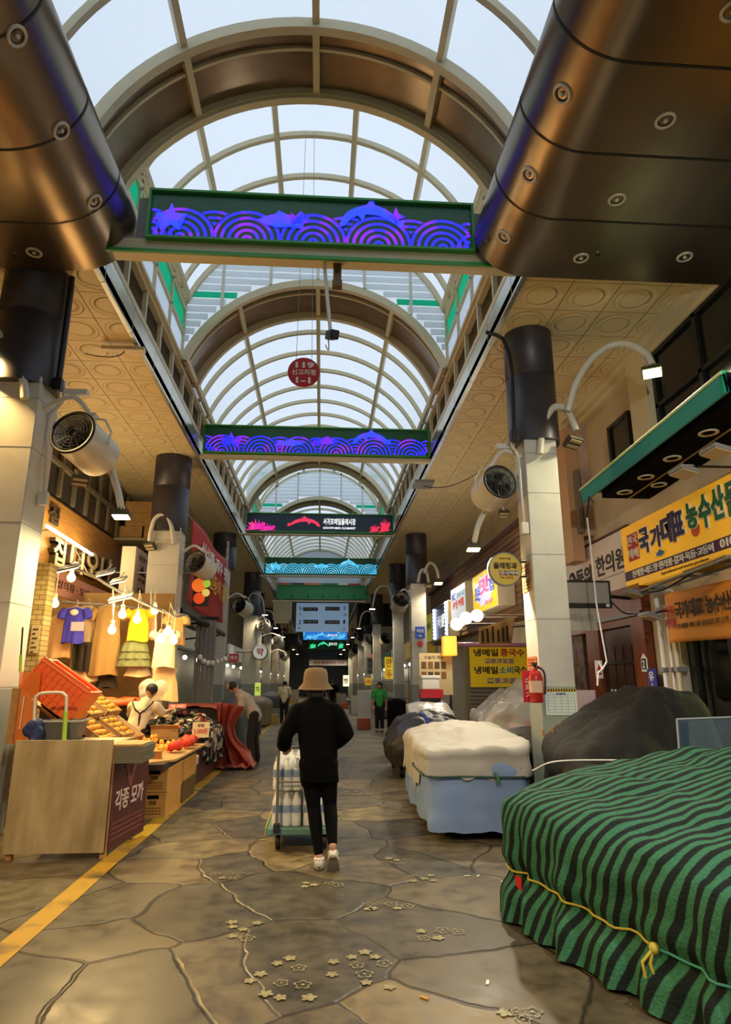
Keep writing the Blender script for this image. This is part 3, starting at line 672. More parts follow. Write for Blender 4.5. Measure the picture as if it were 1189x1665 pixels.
for Y, w in ((6.12, 'nearest the violet sign'), (5.18, 'second from the violet sign'), (4.25, 'third from the violet sign')):
    (x, z), n = edge_pt(-1, R(48)); spots.append(((x, Y, z), (n[0], 0, n[1]), 'round downlight on the rounded edge of the left steel bulkhead, ' + w))
spots.append(((-3.42, 6.74, 6.40), (0, 0, -1), 'round downlight in the flat underside of the left steel bulkhead, above the dark column'))
for i, (p, n, lab) in enumerate(spots):
    if i == 0: dl.location = p; dl.rotation_euler = rot_to(n); dl['label'] = lab
    else: dup(dl, p, rot=rot_to(n), label=lab)
sp = thing('sprinkler', 'tiny sprinkler head in the right steel bulkhead beside a downlight', 'sprinkler', (0, 0, 0), 'sprinkler heads')
obj('stem', MB().cyl((0, 0, -.05), (0, 0, 1), .012, .05, 8), m_gry, sp); obj('deflector', MB().cyl((0, 0, -.056), (0, 0, 1), .028, .006, 10), m_iron, sp)
sp.location = at(972, 408, Z=6.32); dup(sp, at(25, 410, Z=6.4), label='tiny sprinkler head in the left steel bulkhead beside the dark column')
(x, z), n = edge_pt(1, R(60)); dup(sp, (x, 6.45, z), rot=rot_to((n[0], 0, n[1])), label='tiny sprinkler head on the rounded edge of the right steel bulkhead')
# ---- drum fans on the pillars
m_drum = M('fan_white', '#d9d3c4', .4); m_grille = M('fan_grille', '#17181a', .4, metal=.3); m_fin = M('fan_inside', '#0c0d0e', .6)
fan0 = thing('drum_fan', 'x', 'fan', (0, 0, 0), 'drum fans on the pillars')
obj('drum', MB().lathe([(.262, -.30), (.275, -.315), (.285, -.30), (.275, -.27), (.27, 0), (.27, .28), (.262, .30), (.25, .28), (.25, -.28), (.262, -.30)], ax=(0, 1, 0), n=40), m_drum, fan0)
obj('rim', MB().lathe([(.245, -.312), (.25, -.325), (.283, -.325), (.288, -.31), (.275, -.30)], ax=(0, 1, 0), n=40), m_grille, fan0)
g = MB()
for r in (.06, .1, .14, .18, .22): g.lathe([(r - .004, -.30), (r, -.304), (r + .004, -.30), (r, -.296), (r - .004, -.30)], ax=(0, 1, 0), n=28)
for k in range(12): g.tube([(.05 * cos(k * pi / 6), -.298, .05 * sin(k * pi / 6)), (.26 * cos(k * pi / 6), -.298, .26 * sin(k * pi / 6))], .004, 5)
obj('grille', g, m_grille, fan0)
obj('motor', MB().lathe([(.001, -.26), (.06, -.25), (.07, -.2), (.07, -.05), (.001, -.04)], ax=(0, 1, 0), n=20), m_fin, fan0)
for k in range(5):
    a = 2 * pi * k / 5
    def bl(u, v, a=a):
        r = .06 + .17 * u; b = a + (v - .5) * (.9 - .3 * u); return (r * cos(b), -.16 + (v - .5) * .07, r * sin(b))
    obj('blade', MB().sheet(bl, 4, 3, .005), m_iron, fan0)
obj('back_plate', MB().cyl((0, .2, 0), (0, 1, 0), .25, .02, 32), m_fin, fan0)
br = MB()
for s in (-1, 1): br.tube([(s * .285, -.02, 0), (s * .30, -.02, .16), (s * .18, -.02, .34), (0, -.02, .38)], .014, 6)
br.box((-.05, -.07, .37), (.05, .03, .43)); obj('bracket', br, m_drum, fan0)
fan_first = True
def fan(px, py, Y, dx, dy, ratio, size, label):
    global fan_first
    p = at(px, py, Y=Y); s = (p - Vector((0, 0, EYE))).normalized(); r = s.cross(Vector((0, 0, 1))).normalized(); u = r.cross(s)
    q = (r * dx - u * dy).normalized(); d = (s * ratio + q * math.sqrt(1 - ratio ** 2)).normalized()
    e = d.to_track_quat('Y', 'Z').to_euler(); c = p + d * .31 * size
    o = fan0 if fan_first else dup(fan0, c)
    fan_first = False; o.location = c; o.rotation_euler = e; o.scale = (size, size, size); o['label'] = label
    return c + e.to_matrix() @ Vector((0, -.02, .4)) * size
fl = fan(118, 703, 7.15, 42, 32, .70, .98, 'white drum fan on the nearest pillar at left, above the fruit stall')
fr = fan(814, 783, 8.25, -26, 24, .82, .86, 'white drum fan on the nearest pillar at right, above the round yellow sign')
FANS = [(317, 913, 14.0, 24, 16, .78, .9, 'white drum fan on the second left pillar, beside the red banner'),
        (388, 984, 21.9, 16, 9, .8, .95, 'white drum fan on the third left pillar, beyond the red banner'),
        (425, 1015, 30.1, 10, 8, .8, .95, 'white drum fan on the left, lower right of the third pillar fan'),
        (448, 1041, 37.4, 7, 5, .8, 1.0, 'white drum fan above the round pharmacy sign at left'),
        (457, 1065, 45, 5, 4, .8, .9, 'small far drum fan on the left, behind the pharmacy sign'),
        (653, 974, 21.5, -5, 14, .85, 1.0, 'white drum fan on the second right pillar, left of the blue plate'),
        (628, 1038, 37.4, -8, 8, .8, 1.2, 'drum fan at the far right, largest of the row below the black screen'),
        (602, 1040, 45, -6, 6, .8, 1.2, 'drum fan at the far right, middle of the row below the black screen'),
        (586, 1037, 53, -4, 5, .8, 1.1, 'drum fan at the far right, leftmost of the row below the black screen'),
        (578, 1057, 60, -3, 3, .8, 1.2, 'dark drum fan hanging lower than the row below the black screen')]
for k_, f in enumerate(FANS):
    c = fan(*f); sg = -1 if c.x < 0 else 1; q_ = min((p for p in PIL if (p[0] < 0) == (sg < 0)), key=lambda p: abs(p[2] - f[2])); xp = q_[1] if sg < 0 else q_[0]; top = c; yp = q_[2] + q_[3] / 2
    t = thing('fan_bar', 'white bar holding the ' + f[7].replace('white ', '').split(',')[0].split(', ')[0] + ((', ' + ('largest', 'middle', 'leftmost')[k_ - 6]) if 6 <= k_ <= 8 else ''), 'bracket', top)
    obj('bar', MB().tube(spline([Vector((xp, yp, top.z - .05)), Vector(((xp + top.x) / 2, yp, top.z + .12)), top], 5), .03, 6), m_white, t); obj('mount', MB().box((xp - .05, yp - .1, top.z - .2), (xp + .02, yp + .1, top.z + .1)), m_white, t)
# fan bars: white arms from the pillars to the fans
for lab, a, b, c in (('white bent bar holding the fan on the nearest left pillar', (-3.345, 7.35, 4.72), (-3.02, 7.35, 4.86), (fl.x, fl.y, fl.z)), ('white bent bar holding the fan on the nearest right pillar', (2.755, 8.4, 4.62), (2.5, 8.4, 4.70), (fr.x, fr.y, fr.z))):
    t = thing('fan_bar', lab, 'bracket', a)
    obj('bar', MB().tube(spline([a, b, c], 6), .028, 8), m_white, t); mb = MB(); mb.box(Vector(b) + Vector((-.1, -.03, .03)), Vector(b) + Vector((.16, .05, .10))); obj('box_end', mb, m_white, t)
# ---- lamps on curved white arms
m_hous = M('lamp_housing', '#54503f', .45, metal=.3); m_arm = M('lamp_arm_white', '#d8d2c2', .4)
m_lensL = M('lamp_lens_lit', '#f0ffb8', .4, emit=8); m_lensO = M('lamp_lens_off', '#b9a883', .3)
def flood_head(root, p, aim, on, size=.24, power=60, col=COOL):
    a = Vector(aim).normalized(); rot = a.to_track_quat('Z', 'Y').to_matrix(); p = Vector(p)
    h = obj('lamp_head', MB().obox(p - a * .035, (size, size * .7, .06), rot, .012), m_hous, root)
    ln = MB()
    if on: ln.obox(p + a * .0, (size * .86, size * .56, .012), rot)
    else:
        for s in (-.16, .16): ln.obox(p + rot @ Vector((0, size * s, 0)), (size * .8, size * .16, .012), rot)
    obj('lens', ln, m_lensL if on else m_lensO, h)
    f = MB()
    for k in (-.3, -.1, .1, .3): f.obox(p - a * .085 + rot @ Vector((size * k, 0, 0)), (size * .05, size * .6, .05), rot)
    obj('cooling_fin', f, m_hous, h)
    if on: spot('lamp_light', p + a * .05, p + a, power, col[:3], col[3] if len(col) > 3 else 150, .6, .08, root)
def arm_lamp(label, base, arms, nm='arm_lamp'):
    t = thing(nm, label, 'lamp', base, 'lamps on curved white arms')
    for path, rad, p, aim, on, size, power, col in arms:
        obj('arm', MB().tube(spline(path, 6), rad, 12), m_arm, t)
        if p is not None: flood_head(t, p, aim, on, size, power, col)
    return t
def px(Y, *l): return [at(x, y, Y=Y) for x, y in l]
A1 = px(8.2, (878, 738), (882, 700), (893, 671), (906, 661), (923, 668), (937, 700)); A2 = [at(x, y, Y=Y) for x, y, Y in ((924, 668, 8.1), (935, 628, 8.0), (958, 588, 7.9), (990, 563, 7.8), (1022, 560, 7.7), (1050, 575, 7.6), (1061, 594, 7.55))]
arm_lamp('twin curved lamp on the nearest right pillar, one lit and one dark', A1[0], [(A1, .05, at(934, 722, Y=8.15), (.25, -.5, -.8), False, .26, 0, COOL), (A2, .05, at(1061, 607, Y=7.55), (-.25, -.45, -1), True, .26, 420, (1, .92, .6))])
A = px(8.0, (150, 705), (166, 728), (182, 768), (192, 800), (197, 826)); arm_lamp('lit curved lamp below the fan of the nearest left pillar', A[0], [([Vector((-3.3, 7.6, 4.6))] + A, .045, at(197, 841, Y=8.0), (0, -.2, -1), True, .22, 300, (1, .85, .45))])
A = px(8.9, (812, 800), (795, 822), (779, 852), (771, 884)); arm_lamp('lit curved lamp below the fan of the nearest right pillar', A[0], [([Vector((2.8, 8.6, 4.5))] + A, .04, at(770, 894, Y=8.9), (0, -.2, -1), True, .2, 260, NEUT)])
A = px(7.15, (2, 545), (22, 570), (36, 605), (41, 648)); t = arm_lamp('curved white arm running off the nearest left pillar', A[-1], [([at(-25, 535, Y=7.1)] + A, .05, at(-40, 560, Y=7.05), (0, -.3, -1), True, .24, 480, WARM)])
A = px(14.0, (283, 885), (279, 858), (271, 842), (261, 838), (251, 846), (245, 868), (244, 880)); arm_lamp('hooped lamp arm on top of the second left pillar', A[0], [(A, .05, at(243, 890, Y=14), (-.3, -.6, -.7), False, .26, 0, WARM)])
A = px(21.5, (680, 947), (683, 932), (688, 926), (694, 931), (697, 948)); B = px(21.4, (690, 932), (696, 918), (703, 916), (710, 925), (713, 940)); arm_lamp('twin curved lamp on the second right pillar', A[0], [(A, .05, at(697, 953, Y=21.4), (0, -.5, -.8), False, .24, 0, NEUT), (B, .05, at(713, 949, Y=21.4), (0, -.3, -1), True, .3, 320, NEUT)])
t = thing('flood_lamp', 'small dark flood lamp under the fan of the nearest left pillar', 'lamp', at(128, 770, Y=7.6)); flood_head(t, at(130, 784, Y=7.6), (.3, -.6, -.7), False, .2); obj('bracket', MB().tube([at(122, 764, Y=7.6), at(128, 779, Y=7.6)], .015, 6), m_arm, t)
t = thing('flood_lamp', 'small dark flood lamp under the fan of the nearest right pillar', 'lamp', at(818, 825, Y=8.9)); flood_head(t, at(820, 838, Y=8.9), (0, -.6, -.7), False, .16); obj('bracket', MB().tube([at(818, 822, Y=8.9), at(820, 834, Y=8.9)], .012, 6), m_arm, t)
# conduits down the columns
for lab, pts, r in (('black pipe running down the dark column at right', px(8.15, (790, 540), (812, 547), (822, 560), (832, 600), (836, 700)), .028), ('black pipe beside the dark column at left', [(-3.22, 7.35, 6.5), (-3.22, 7.35, 5.1)], .035),
                    ('white conduit down the side of the nearest left pillar', px(7.5, (104, 620), (103, 648), (95, 660), (80, 680), (76, 740), (72, 800)), .022), ('white conduit down the side of the nearest right pillar', px(8.3, (836, 702), (832, 722), (843, 745), (848, 800), (853, 850)), .02)):
    t = thing('conduit_pipe', lab, 'pipe', pts[0]); obj('pipe', MB().tube(spline(pts, 5), r, 8), m_blk if 'black' in lab else m_white, t)
    mb = MB(); e = Vector(pts[-1]); mb.box(e + Vector((-.05, -.04, -.16)), e + Vector((.05, .04, 0)), .008); obj('junction_box', mb, m_white if 'white' in lab else m_blk, t)
# the vault's little hanging rack by the soffit
t = thing('soffit_box', 'flat grey box hanging from the left soffit edge', 'box', at(205, 570, Z=6.5)); p = at(203, 571, Z=6.42)
obj('casing', MB().box(p + Vector((-.34, -.06, 0)), p + Vector((.3, .06, .06)), .01), m_cream, t); obj('wire', MB().tube(arc(p + Vector((0, 0, .0)), p + Vector((-.1, 0, -.18)), p + Vector((-.7, .3, .1))), .008, 6), m_iron, t)
t = thing('soffit_box', 'small grey box under the right soffit edge', 'box', at(688, 790, Z=6.5)); p = at(688, 790, Z=6.47)
obj('casing', MB().box(p + Vector((-.25, -.3, 0)), p + Vector((.25, .3, .08)), .01), m_gry, t); obj('wire', MB().tube(arc(p, p + Vector((.6, -.4, -.3)), p + Vector((1.2, -1.2, .02))), .01, 6), m_iron, t)
# ================================================================ left side: fruit stall, clothes stall, shop fronts
m_ply = M('plywood', '#b7a276', .6, var='#8a764e', vs=3.2, vstretch=(1.6, 1, .45)); m_burg = M('burgundy_panel', '#4d1717', .5); m_wood = M('raw_wood', '#b5864a', .6, var='#96693a', vs=4, vstretch=(4, 1, 4))
m_card = M('cardboard', '#c2995c', .75, var='#ad8650', vs=5); m_greyc = M('grey_card', '#6f6a55', .8)
m_crate = M('tan_crate', '#cf9a4c', .5); m_print = M('crate_print', '#4b3216', .7); m_or = M('orange_skin', '#ee9a1c', .42, bump=.15, bs=160); m_or2 = M('mandarin_skin', '#f2b531', .42, bump=.15, bs=160)
m_net = M('red_net', '#d9381f', .55, bump=.6, bs=90); m_obask = M('orange_plastic', '#f2682a', .38); m_tub = M('grey_tub', '#5b5a58', .45); m_navyc = M('navy_cloth', '#25305e', .75, bump=.5, bs=12); m_lime = M('lime_wrap', '#a4d13a', .5)
# counter of plywood with a burgundy side panel
t = thing('stall_counter', 'plywood front counter of the fruit stall with a burgundy side panel', 'counter', (-2.4, 6.6, 0))
obj('front_panel', MB().box((-2.84, 6.6, .06), (-1.95, 6.625, 1.03)), m_ply, t)
mb = MB(); o = Vector((-1.945, 6.63, .05)); mb.ibox(o, (.11, .92, 0), (0, 0, .76), (-.025, .003, 0)); sp_ = obj('side_panel', mb, m_burg, t)
u_, v_ = Vector((.11, .92, 0)), Vector((0, 0, .76)); pk = M('burgundy_print', '#d8b8b0', .6); pk2 = M('burgundy_pattern', '#7d3b3b', .6)
lettering(sp_, o, u_, v_, [('각종 모까', .14, .42, .74, .25, pk, .02)], .002)
mb = MB(); n_ = u_.cross(v_).normalized()
def onp(a, b): return o + u_ * a + v_ * b + n_ * .003
mb.add([onp(.34, .95), onp(.5, .62), onp(.66, .95), onp(.58, .95), onp(.5, .78), onp(.42, .95)], [(0, 1, 2, 3, 4, 5)])
for k in range(4): mb.add([onp(.1 + .0 * k, .1 + k * .06), onp(.92, .1 + k * .06), onp(.92, .125 + k * .06), onp(.1, .125 + k * .06)], [(0, 1, 2, 3)])
obj('pattern', mb, pk2, sp_)
mb = MB(); mb.box((-2.84, 6.625, .96), (-2.0, 7.5, .985)); obj('top_board', mb, m_ply, t)
for x in (-2.82, -1.99):
    obj('leg', MB().box((x, 6.64, 0), (x + .05, 6.69, .96)), m_wood, t); obj('leg', MB().box((x, 7.42, 0), (x + .05, 7.47, .96)), m_wood, t)
# grey card sheets on the counter's end
for k in range(9):
    z = .815 + k * .019; dx = rnd.uniform(-.012, .012)
    q = obj('card_sheet', MB().box((-1.99 + dx, 6.66, z), (-1.69 + dx, 7.15, z + .0165)), m_greyc if k < 8 else m_card)
    tag(q, 'grey card sheet in the pile at the end of the plywood counter' if k < 8 else 'pale card sheet on top of the grey pile at the counter end', 'cardboard', 'card sheets on the counter end')
# crates under the table board
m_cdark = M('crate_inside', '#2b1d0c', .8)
def crate(x0, x1, y0, y1, z0, z1, label, m=None):
    m = m or m_crate; t = thing('plastic_crate', label, 'crate', (x0, y0, z0), 'crates under the fruit table')
    b = MB(); w = .018
    b.box((x0, y0, z0), (x1, y0 + w, z1 - .075)); b.box((x0, y0, z1 - .03), (x1, y0 + w, z1)); b.box((x0, y0, z1 - .075), (x0 + .085, y0 + w, z1 - .03)); b.box((x1 - .085, y0, z1 - .075), (x1, y0 + w, z1 - .03))
    b.box((x0, y1 - w, z0), (x1, y1, z1)); b.box((x0, y0 + w, z0), (x0 + w, y1 - w, z1)); b.box((x1 - w, y0 + w, z0), (x1, y1 - w, z1)); b.box((x0 + w, y0 + w, z0), (x1 - w, y1 - w, z0 + .02))
    obj('shell', b, m, t); r = MB()
    for z in (z0, z1 - .022):
        r.box((x0 - .008, y0 - .008, z), (x1 + .008, y0, z + .02)); r.box((x1, y0, z), (x1 + .009, y1, z + .02))
    yy = y0 + .06
    while yy < y1: r.box((x1, yy, z0 + .02), (x1 + .006, yy + .012, z1 - .02)); yy += .11
    obj('rim', r, m, t)
    p = MB(); ww = x1 - x0; hh = z1 - z0
    for f in (.14, .25, .36):
        for q in range(6): p.box((x0 + ww * (.14 + .12 * q), y0 - .003, z0 + hh * f), (x0 + ww * (.23 + .12 * q), y0 - .0005, z0 + hh * (f + .032)))
    text(p, '감귤', (x0 + ww * .36, y0 - .001, z0 + hh * .52), (ww * .28, 0, 0), (0, 0, hh * .17), .02)
    obj('print', p, m_print, t)
crate(-2.14, -1.83, 8.5, 9.38, .0, .278, 'tan plastic crate on the ground, front one under the fruit table'); crate(-2.14, -1.83, 8.5, 9.38, .284, .556, 'tan plastic crate stacked on the front one, with dark hand hole')
crate(-2.12, -1.82, 9.42, 10.25, .0, .278, 'dark crate on the ground behind the front tan crates', M('dark_crate', '#6f5328', .55)); crate(-2.12, -1.82, 9.42, 10.25, .284, .556, 'tan crate stacked behind the front tan crates, nearer the grey bin')
# table board with its fruit
t = thing('fruit_table', 'wooden board on crates, spread with mandarins and red net bags', 'table', (-2.2, 9, 0))
mb = MB(); mb.add([(-2.95, 8.0, .64), (-2.1, 8.02, .63), (-1.74, 8.5, .63), (-1.72, 10.5, .64), (-2.95, 10.5, .64), (-2.95, 8.0, .66), (-2.1, 8.02, .655), (-1.74, 8.5, .655), (-1.72, 10.5, .665), (-2.95, 10.5, .665)], [(4, 3, 2, 1, 0), (5, 6, 7, 8, 9), (0, 1, 6, 5), (1, 2, 7, 6), (2, 3, 8, 7), (3, 4, 9, 8), (4, 0, 5, 9)])
obj('board', mb, m_card, t)
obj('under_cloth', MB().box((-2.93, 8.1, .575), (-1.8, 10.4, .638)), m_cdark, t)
for x in (-2.9, -2.3):
    for y in (8.15, 10.3): obj('leg', MB().box((x, y, 0), (x + .05, y + .05, .58)), m_wood, t)
orn = tag(obj('mandarin', MB().ball((0, 0, 0), .034, 14, (1, 1, .86)), m_or2), 'x', 'fruit'); orn2 = None
first_or = [True]
om = [orn.data, obj('mandarin_tmp', MB().ball((0, 0, 0), .034, 14, (1, 1, .86)), m_or).data]
bpy.data.objects.remove(bpy.data.objects['mandarin_tmp'])
def mandarin(p, label, group, s=1.0):
    if first_or[0]: o = orn; first_or[0] = False
    else: o = orn.copy(); C.objects.link(o)
    o.data = om[0] if rnd.random() < .6 else om[1]
    o.location = p; o.scale = (s, s, s); o.rotation_euler = (rnd.uniform(0, 3), rnd.uniform(0, .4), 0); o['label'] = label; o['group'] = group
placed = []
for k in range(1200):
    if len(placed) > 105: break
    x, y = rnd.uniform(-2.72, -1.98), rnd.uniform(8.75, 10.3)
    if (x + 2.0) > .02 : continue
    d2 = ((x + 2.45) / .48) ** 2 + ((y - 9.6) / .8) ** 2
    if d2 > 1: continue
    z = .70; h = .16 * (1 - d2)
    lay = [q for q in placed if (q[0] - x) ** 2 + (q[1] - y) ** 2 < .0046]
    if lay: z = max(q[2] for q in lay) + .052
    if z > .70 + h + .02: continue
    placed.append((x, y, z)); mandarin((x, y, z), 'mandarin in the loose pile on the fruit table', 'mandarins piled on the fruit table')
def netbag(c, l, r, label):
    mb = MB(); c = Vector(c)
    for k in range(13): mb.ball(c + Vector((rnd.uniform(-r, r) * .7, rnd.uniform(-l, l) * .8, rnd.uniform(0, r) * .8)), r * .62, 10)
    mb = remesh(mb, .012, 3); t = thing('net_bag', label, 'bag', c, 'red net bags on the fruit table'); obj('net', mb, m_net, t)
    obj('knot', MB().tube([c + Vector((0, l * .9, r * .5)), c + Vector((.02, l * 1.25, r * .7)), c + Vector((.05, l * 1.35, r * .4))], [.02, .012, .03], 8), m_net, t)
netbag((-1.92, 9.25, .71), .16, .085, 'red net bag of fruit at the front edge of the table, nearest the small box'); netbag((-1.86, 9.75, .71), .17, .085, 'red net bag of fruit at the table edge, second from the front'); netbag((-1.9, 10.2, .72), .15, .08, 'red net bag of fruit at the far end of the table')
t = thing('small_box', 'small brown box on the fruit table in front of the red bags', 'box', (-2.0, 8.55, .66)); obj('carton', MB().box((-2.04, 8.5, .657), (-1.94, 8.62, .74), .004), M('brown_box', '#a8662e', .7), t); obj('lid_flap', MB().box((-2.045, 8.495, .74), (-1.935, 8.625, .748)), m_card, t)
mb = MB()
for k in range(7): mb.ball((-2.2 + rnd.uniform(-.05, .05), 8.5 + rnd.uniform(-.06, .06), .71 + rnd.uniform(0, .05)), .055, 10)
t = thing('plastic_bag', 'crumpled white plastic bag beside the small brown box', 'bag', (-2.2, 8.5, .66)); obj('film', remesh(mb, .012, 2), M('bag_white', '#dcd0bd', .35, bump=.7, bs=25), t); obj('handle', MB().tube(arc((-2.22, 8.5, .78), (-2.2, 8.5, .9), (-2.16, 8.5, .78)), .008, 6), M('bag_white'), t)
# slanted display with cardboard trays of mandarins
t = thing('display_rack', 'slanted wooden display behind the plywood counter holding the mandarin trays', 'rack', (-2.9, 8.3, 0))
A0, SL = Vector((-2.42, 7.6, .86)), Vector((-.76, 0, .52))
obj('slope', MB().ibox(A0, (0, 2.0, 0), SL, (-.012, 0, -.025)), m_wood, t)
for y in (7.62, 9.5):
    obj('leg', MB().box((-2.47, y, 0 if y < 8 else .667), (-2.42, y + .05, .85)), m_wood, t); obj('leg', MB().box((-3.17, y, 0), (-3.12, y + .05, 1.31)), m_wood, t)
su = SL.normalized(); sn = Vector((.52, 0, .76)).normalized()
def tray(y, s, L, D, label, grp, n, col=m_card):
    o = A0 + Vector((0, y, 0)) + su * s + sn * .012; Y_ = Vector((0, 1, 0)); h = .09; w = .012
    t = thing('fruit_tray', label, 'tray', o, 'cardboard trays on the slanted display')
    b = MB(); b.ibox(o, Y_ * L, su * D, sn * w)
    obj('bottom', b, col, t); b = MB()
    b.ibox(o, Y_ * L, su * w, sn * h); b.ibox(o + su * (D - w), Y_ * L, su * w, sn * h); b.ibox(o, Y_ * w, su * D, sn * h); b.ibox(o + Y_ * (L - w), Y_ * w, su * D, sn * h); b.ibox(o + Y_ * (L * .5), Y_ * w, su * D, sn * h * .8)
    obj('sides', b, col, t)
    nx = int(L / .075); ny = int(D / .075)
    for i in range(nx):
        for j in range(ny):
            yy = (i + .5) * L / nx; ss = (j + .5) * D / ny
            if abs(yy - L / 2) < .03: continue
            mandarin(o + Y_ * yy + su * ss + sn * (.05 + rnd.uniform(0, .012)), grp, grp, 1.0)
tray(.05, .02, .5, .36, 'cardboard tray of mandarins low on the display, nearest the plywood counter', 'mandarin in the low tray nearest the plywood counter', 0)
tray(.75, .0, .58, .36, 'cardboard tray of mandarins low on the display, next to the loose pile', 'mandarin in the low tray next to the loose pile', 0)
tray(.62, .44, .55, .36, 'cardboard tray of mandarins on the upper row, under the white packaging', 'mandarin in the upper tray under the white packaging', 0)
tray(1.35, .44, .55, .36, 'cardboard tray of mandarins on the upper row, nearest the seated stall keeper', 'mandarin in the upper tray nearest the stall keeper', 0)
tray(.02, .46, .5, .34, 'cardboard tray of mandarins on the upper row, below the orange basket', 'mandarin in the upper tray below the orange basket', 0)
mb = MB(); mb.sheet(lambda u, v: A0 + su * (.87 + .12 * v) + Vector((0, .8 + .5 * u, 0)) + sn * (.05 + .07 * nz(u * 5, v * 5, 3) + .05), 12, 8, .006)
q = obj('packing_paper', mb, M('bag_white')); tag(q, 'crumpled white packaging at the top of the slanted display', 'paper')
t = thing('fruit_bag', 'orange and red fruit bag with a green sticker beside the loose mandarins', 'bag', (-2.35, 8.2, .75)); mb = MB()
for k in range(8): mb.ball((-2.2 + rnd.uniform(-.05, .05), 8.2 + rnd.uniform(-.08, .08), .755 + rnd.uniform(-.03, .08)), .065, 10)
obj('film', remesh(mb, .012, 3), M('bag_orange', '#df5b24', .35), t); obj('sticker', MB().cyl((-2.18, 8.055, .785), (.3, -1, .2), .035, .01, 16), m_lime, t)
# orange basket tipped on its side
p0 = at(33, 1117, Y=7.05); U = Vector((.49, .05, -.335)); V = Vector((.185, 0, .27)); Wd = Vector((-.03, .46, .0))
t = thing('orange_basket', 'big orange plastic basket tipped over above the fruit stall', 'basket', p0)
b = MB()
def wallgrid(o, u, v, nu, nv, w):
    for i in range(nu + 1): b.ibox(o + u * (i / nu) - u.normalized() * .006, u.normalized() * .016, v, w)
    for j in range(nv + 1): b.ibox(o + v * (j / nv) - v.normalized() * .006, u, v.normalized() * (.05 if j in (0, nv) else .016), w)
obj('wall', MB().ibox(p0, U, V, Wd.normalized() * .008), m_obask, t)
wallgrid(p0 - Wd.normalized() * .012, U, V, 9, 4, Wd.normalized() * .012); obj('lattice', b, m_obask, t)
obj('wall', MB().ibox(p0 + Wd, U, V, Wd.normalized() * .01), m_obask, t); obj('wall', MB().ibox(p0, Wd, V, U.normalized() * .01), m_obask, t); obj('wall', MB().ibox(p0 + U, Wd, V, U.normalized() * .01), m_obask, t)
obj('bottom', MB().ibox(p0, U, Wd, V.normalized() * .01), m_obask, t)
r = MB(); rr = p0 + V; e = .025
for a, d in ((rr, U), (rr + Wd, U), (rr, Wd), (rr + U, Wd)): r.tube([a, a + d], .018, 8)
obj('rim', r, m_obask, t)
t = thing('acrylic_panel', 'orange tinted clear panel standing left of the orange basket', 'panel', (-2.95, 7.0, .98))
p = at(22, 1180, Y=7.0); obj('sheet', MB().box((p.x, 7.0, .97), (p.x + .2, 7.012, 1.66)), M('acrylic_orange', '#f0873c', .2, alpha=.55), t); obj('post', MB().box((p.x - .05, 6.98, .97), (p.x + .02, 7.03, 1.5)), m_wood, t); obj('wire', MB().tube([(p.x + .07, 6.98, 1.1), (p.x + .075, 6.98, 1.42)], .006, 6), m_white, t)
# trolley handle, grey tub, navy bag, broom
P = px(6.72, (54, 1209), (57, 1142), (61, 1131), (70, 1127), (97, 1126), (105, 1130), (108, 1140), (104, 1207))
t = thing('trolley_handle', 'white steel trolley handle standing up behind the plywood, one leg wrapped lime green', 'trolley', P[0]); obj('tube', MB().tube(spline(P, 4), .014, 10), m_white, t); obj('wrap', MB().tube([P[6] + (P[7] - P[6]) * .25, P[7]], .021, 10), m_lime, t)
obj('base', MB().box((P[0].x - .02, 6.7, .985), (P[7].x + .02, 6.9, 1.0)), m_gry, t)
t = thing('grey_tub', 'dark grey plastic tub behind the white trolley handle', 'tub', (-2.45, 6.95, 1.0))
q = [at(52, 1172, Y=6.8), at(106, 1206, Y=6.8), at(132, 1188, Y=6.8)]
o = Vector((-2.80, 6.76, 1.005)); mb = MB()
def tubp(u, v): 
    a = 2 * pi * u; cx, cy = abs(cos(a)) ** .35 * math.copysign(1, cos(a)), abs(sin(a)) ** .35 * math.copysign(1, sin(a))
    return (o.x + .24 + cx * (.16 + .045 * v), o.y + .2 + cy * (.14 + .04 * v), o.z + .18 * v - .16 * (cx * (.19 + .05 * v)) * .0)
mb.grid(tubp, 40, 1, True, True); mb.grid(lambda u, v: (lambda q: (q[0] - (q[0] - o.x - .24) * .05, q[1] - (q[1] - o.y - .2) * .05, q[2]))(tubp(u, 1 - v * .95)), 40, 1, True, True)
mb.box((o.x + .06, o.y + .07, o.z + .0), (o.x + .42, o.y + .33, o.z + .012)); obj('body', mb, m_tub, t)
rm = MB(); rm.tube([tubp(k / 40, 1) for k in range(41)], .012, 6); obj('rim', rm, m_gry, t)
mb = MB()
for k in range(10): mb.ball((-2.78 + rnd.uniform(-.05, .07), 6.78 + rnd.uniform(-.05, .05), 1.04 + rnd.uniform(0, .12)), .065, 10)
mb.ball((-2.72, 6.66, .985), .05, 10)
q = obj('navy_bag', remesh(mb, .012, 3), m_navyc); tag(q, 'navy blue cloth bag slumped over the left top of the plywood', 'bag')
t = thing('broom', 'thin broom handle with lime green grip standing by the left pillar', 'broom', at(31, 1092, Y=7.1)); a, b2, c2 = at(30, 1180, Y=7.1), at(34, 1065, Y=7.1), at(37, 1020, Y=7.1)
obj('grip', MB().tube([at(33, 1092, Y=7.1), b2], .016, 8), m_lime, t); obj('handle', MB().tube([b2, c2], .009, 8), m_blk, t); obj('lower_handle', MB().tube([Vector((a.x, 7.1, .99)), at(33, 1092, Y=7.1)], .01, 8), m_white, t)
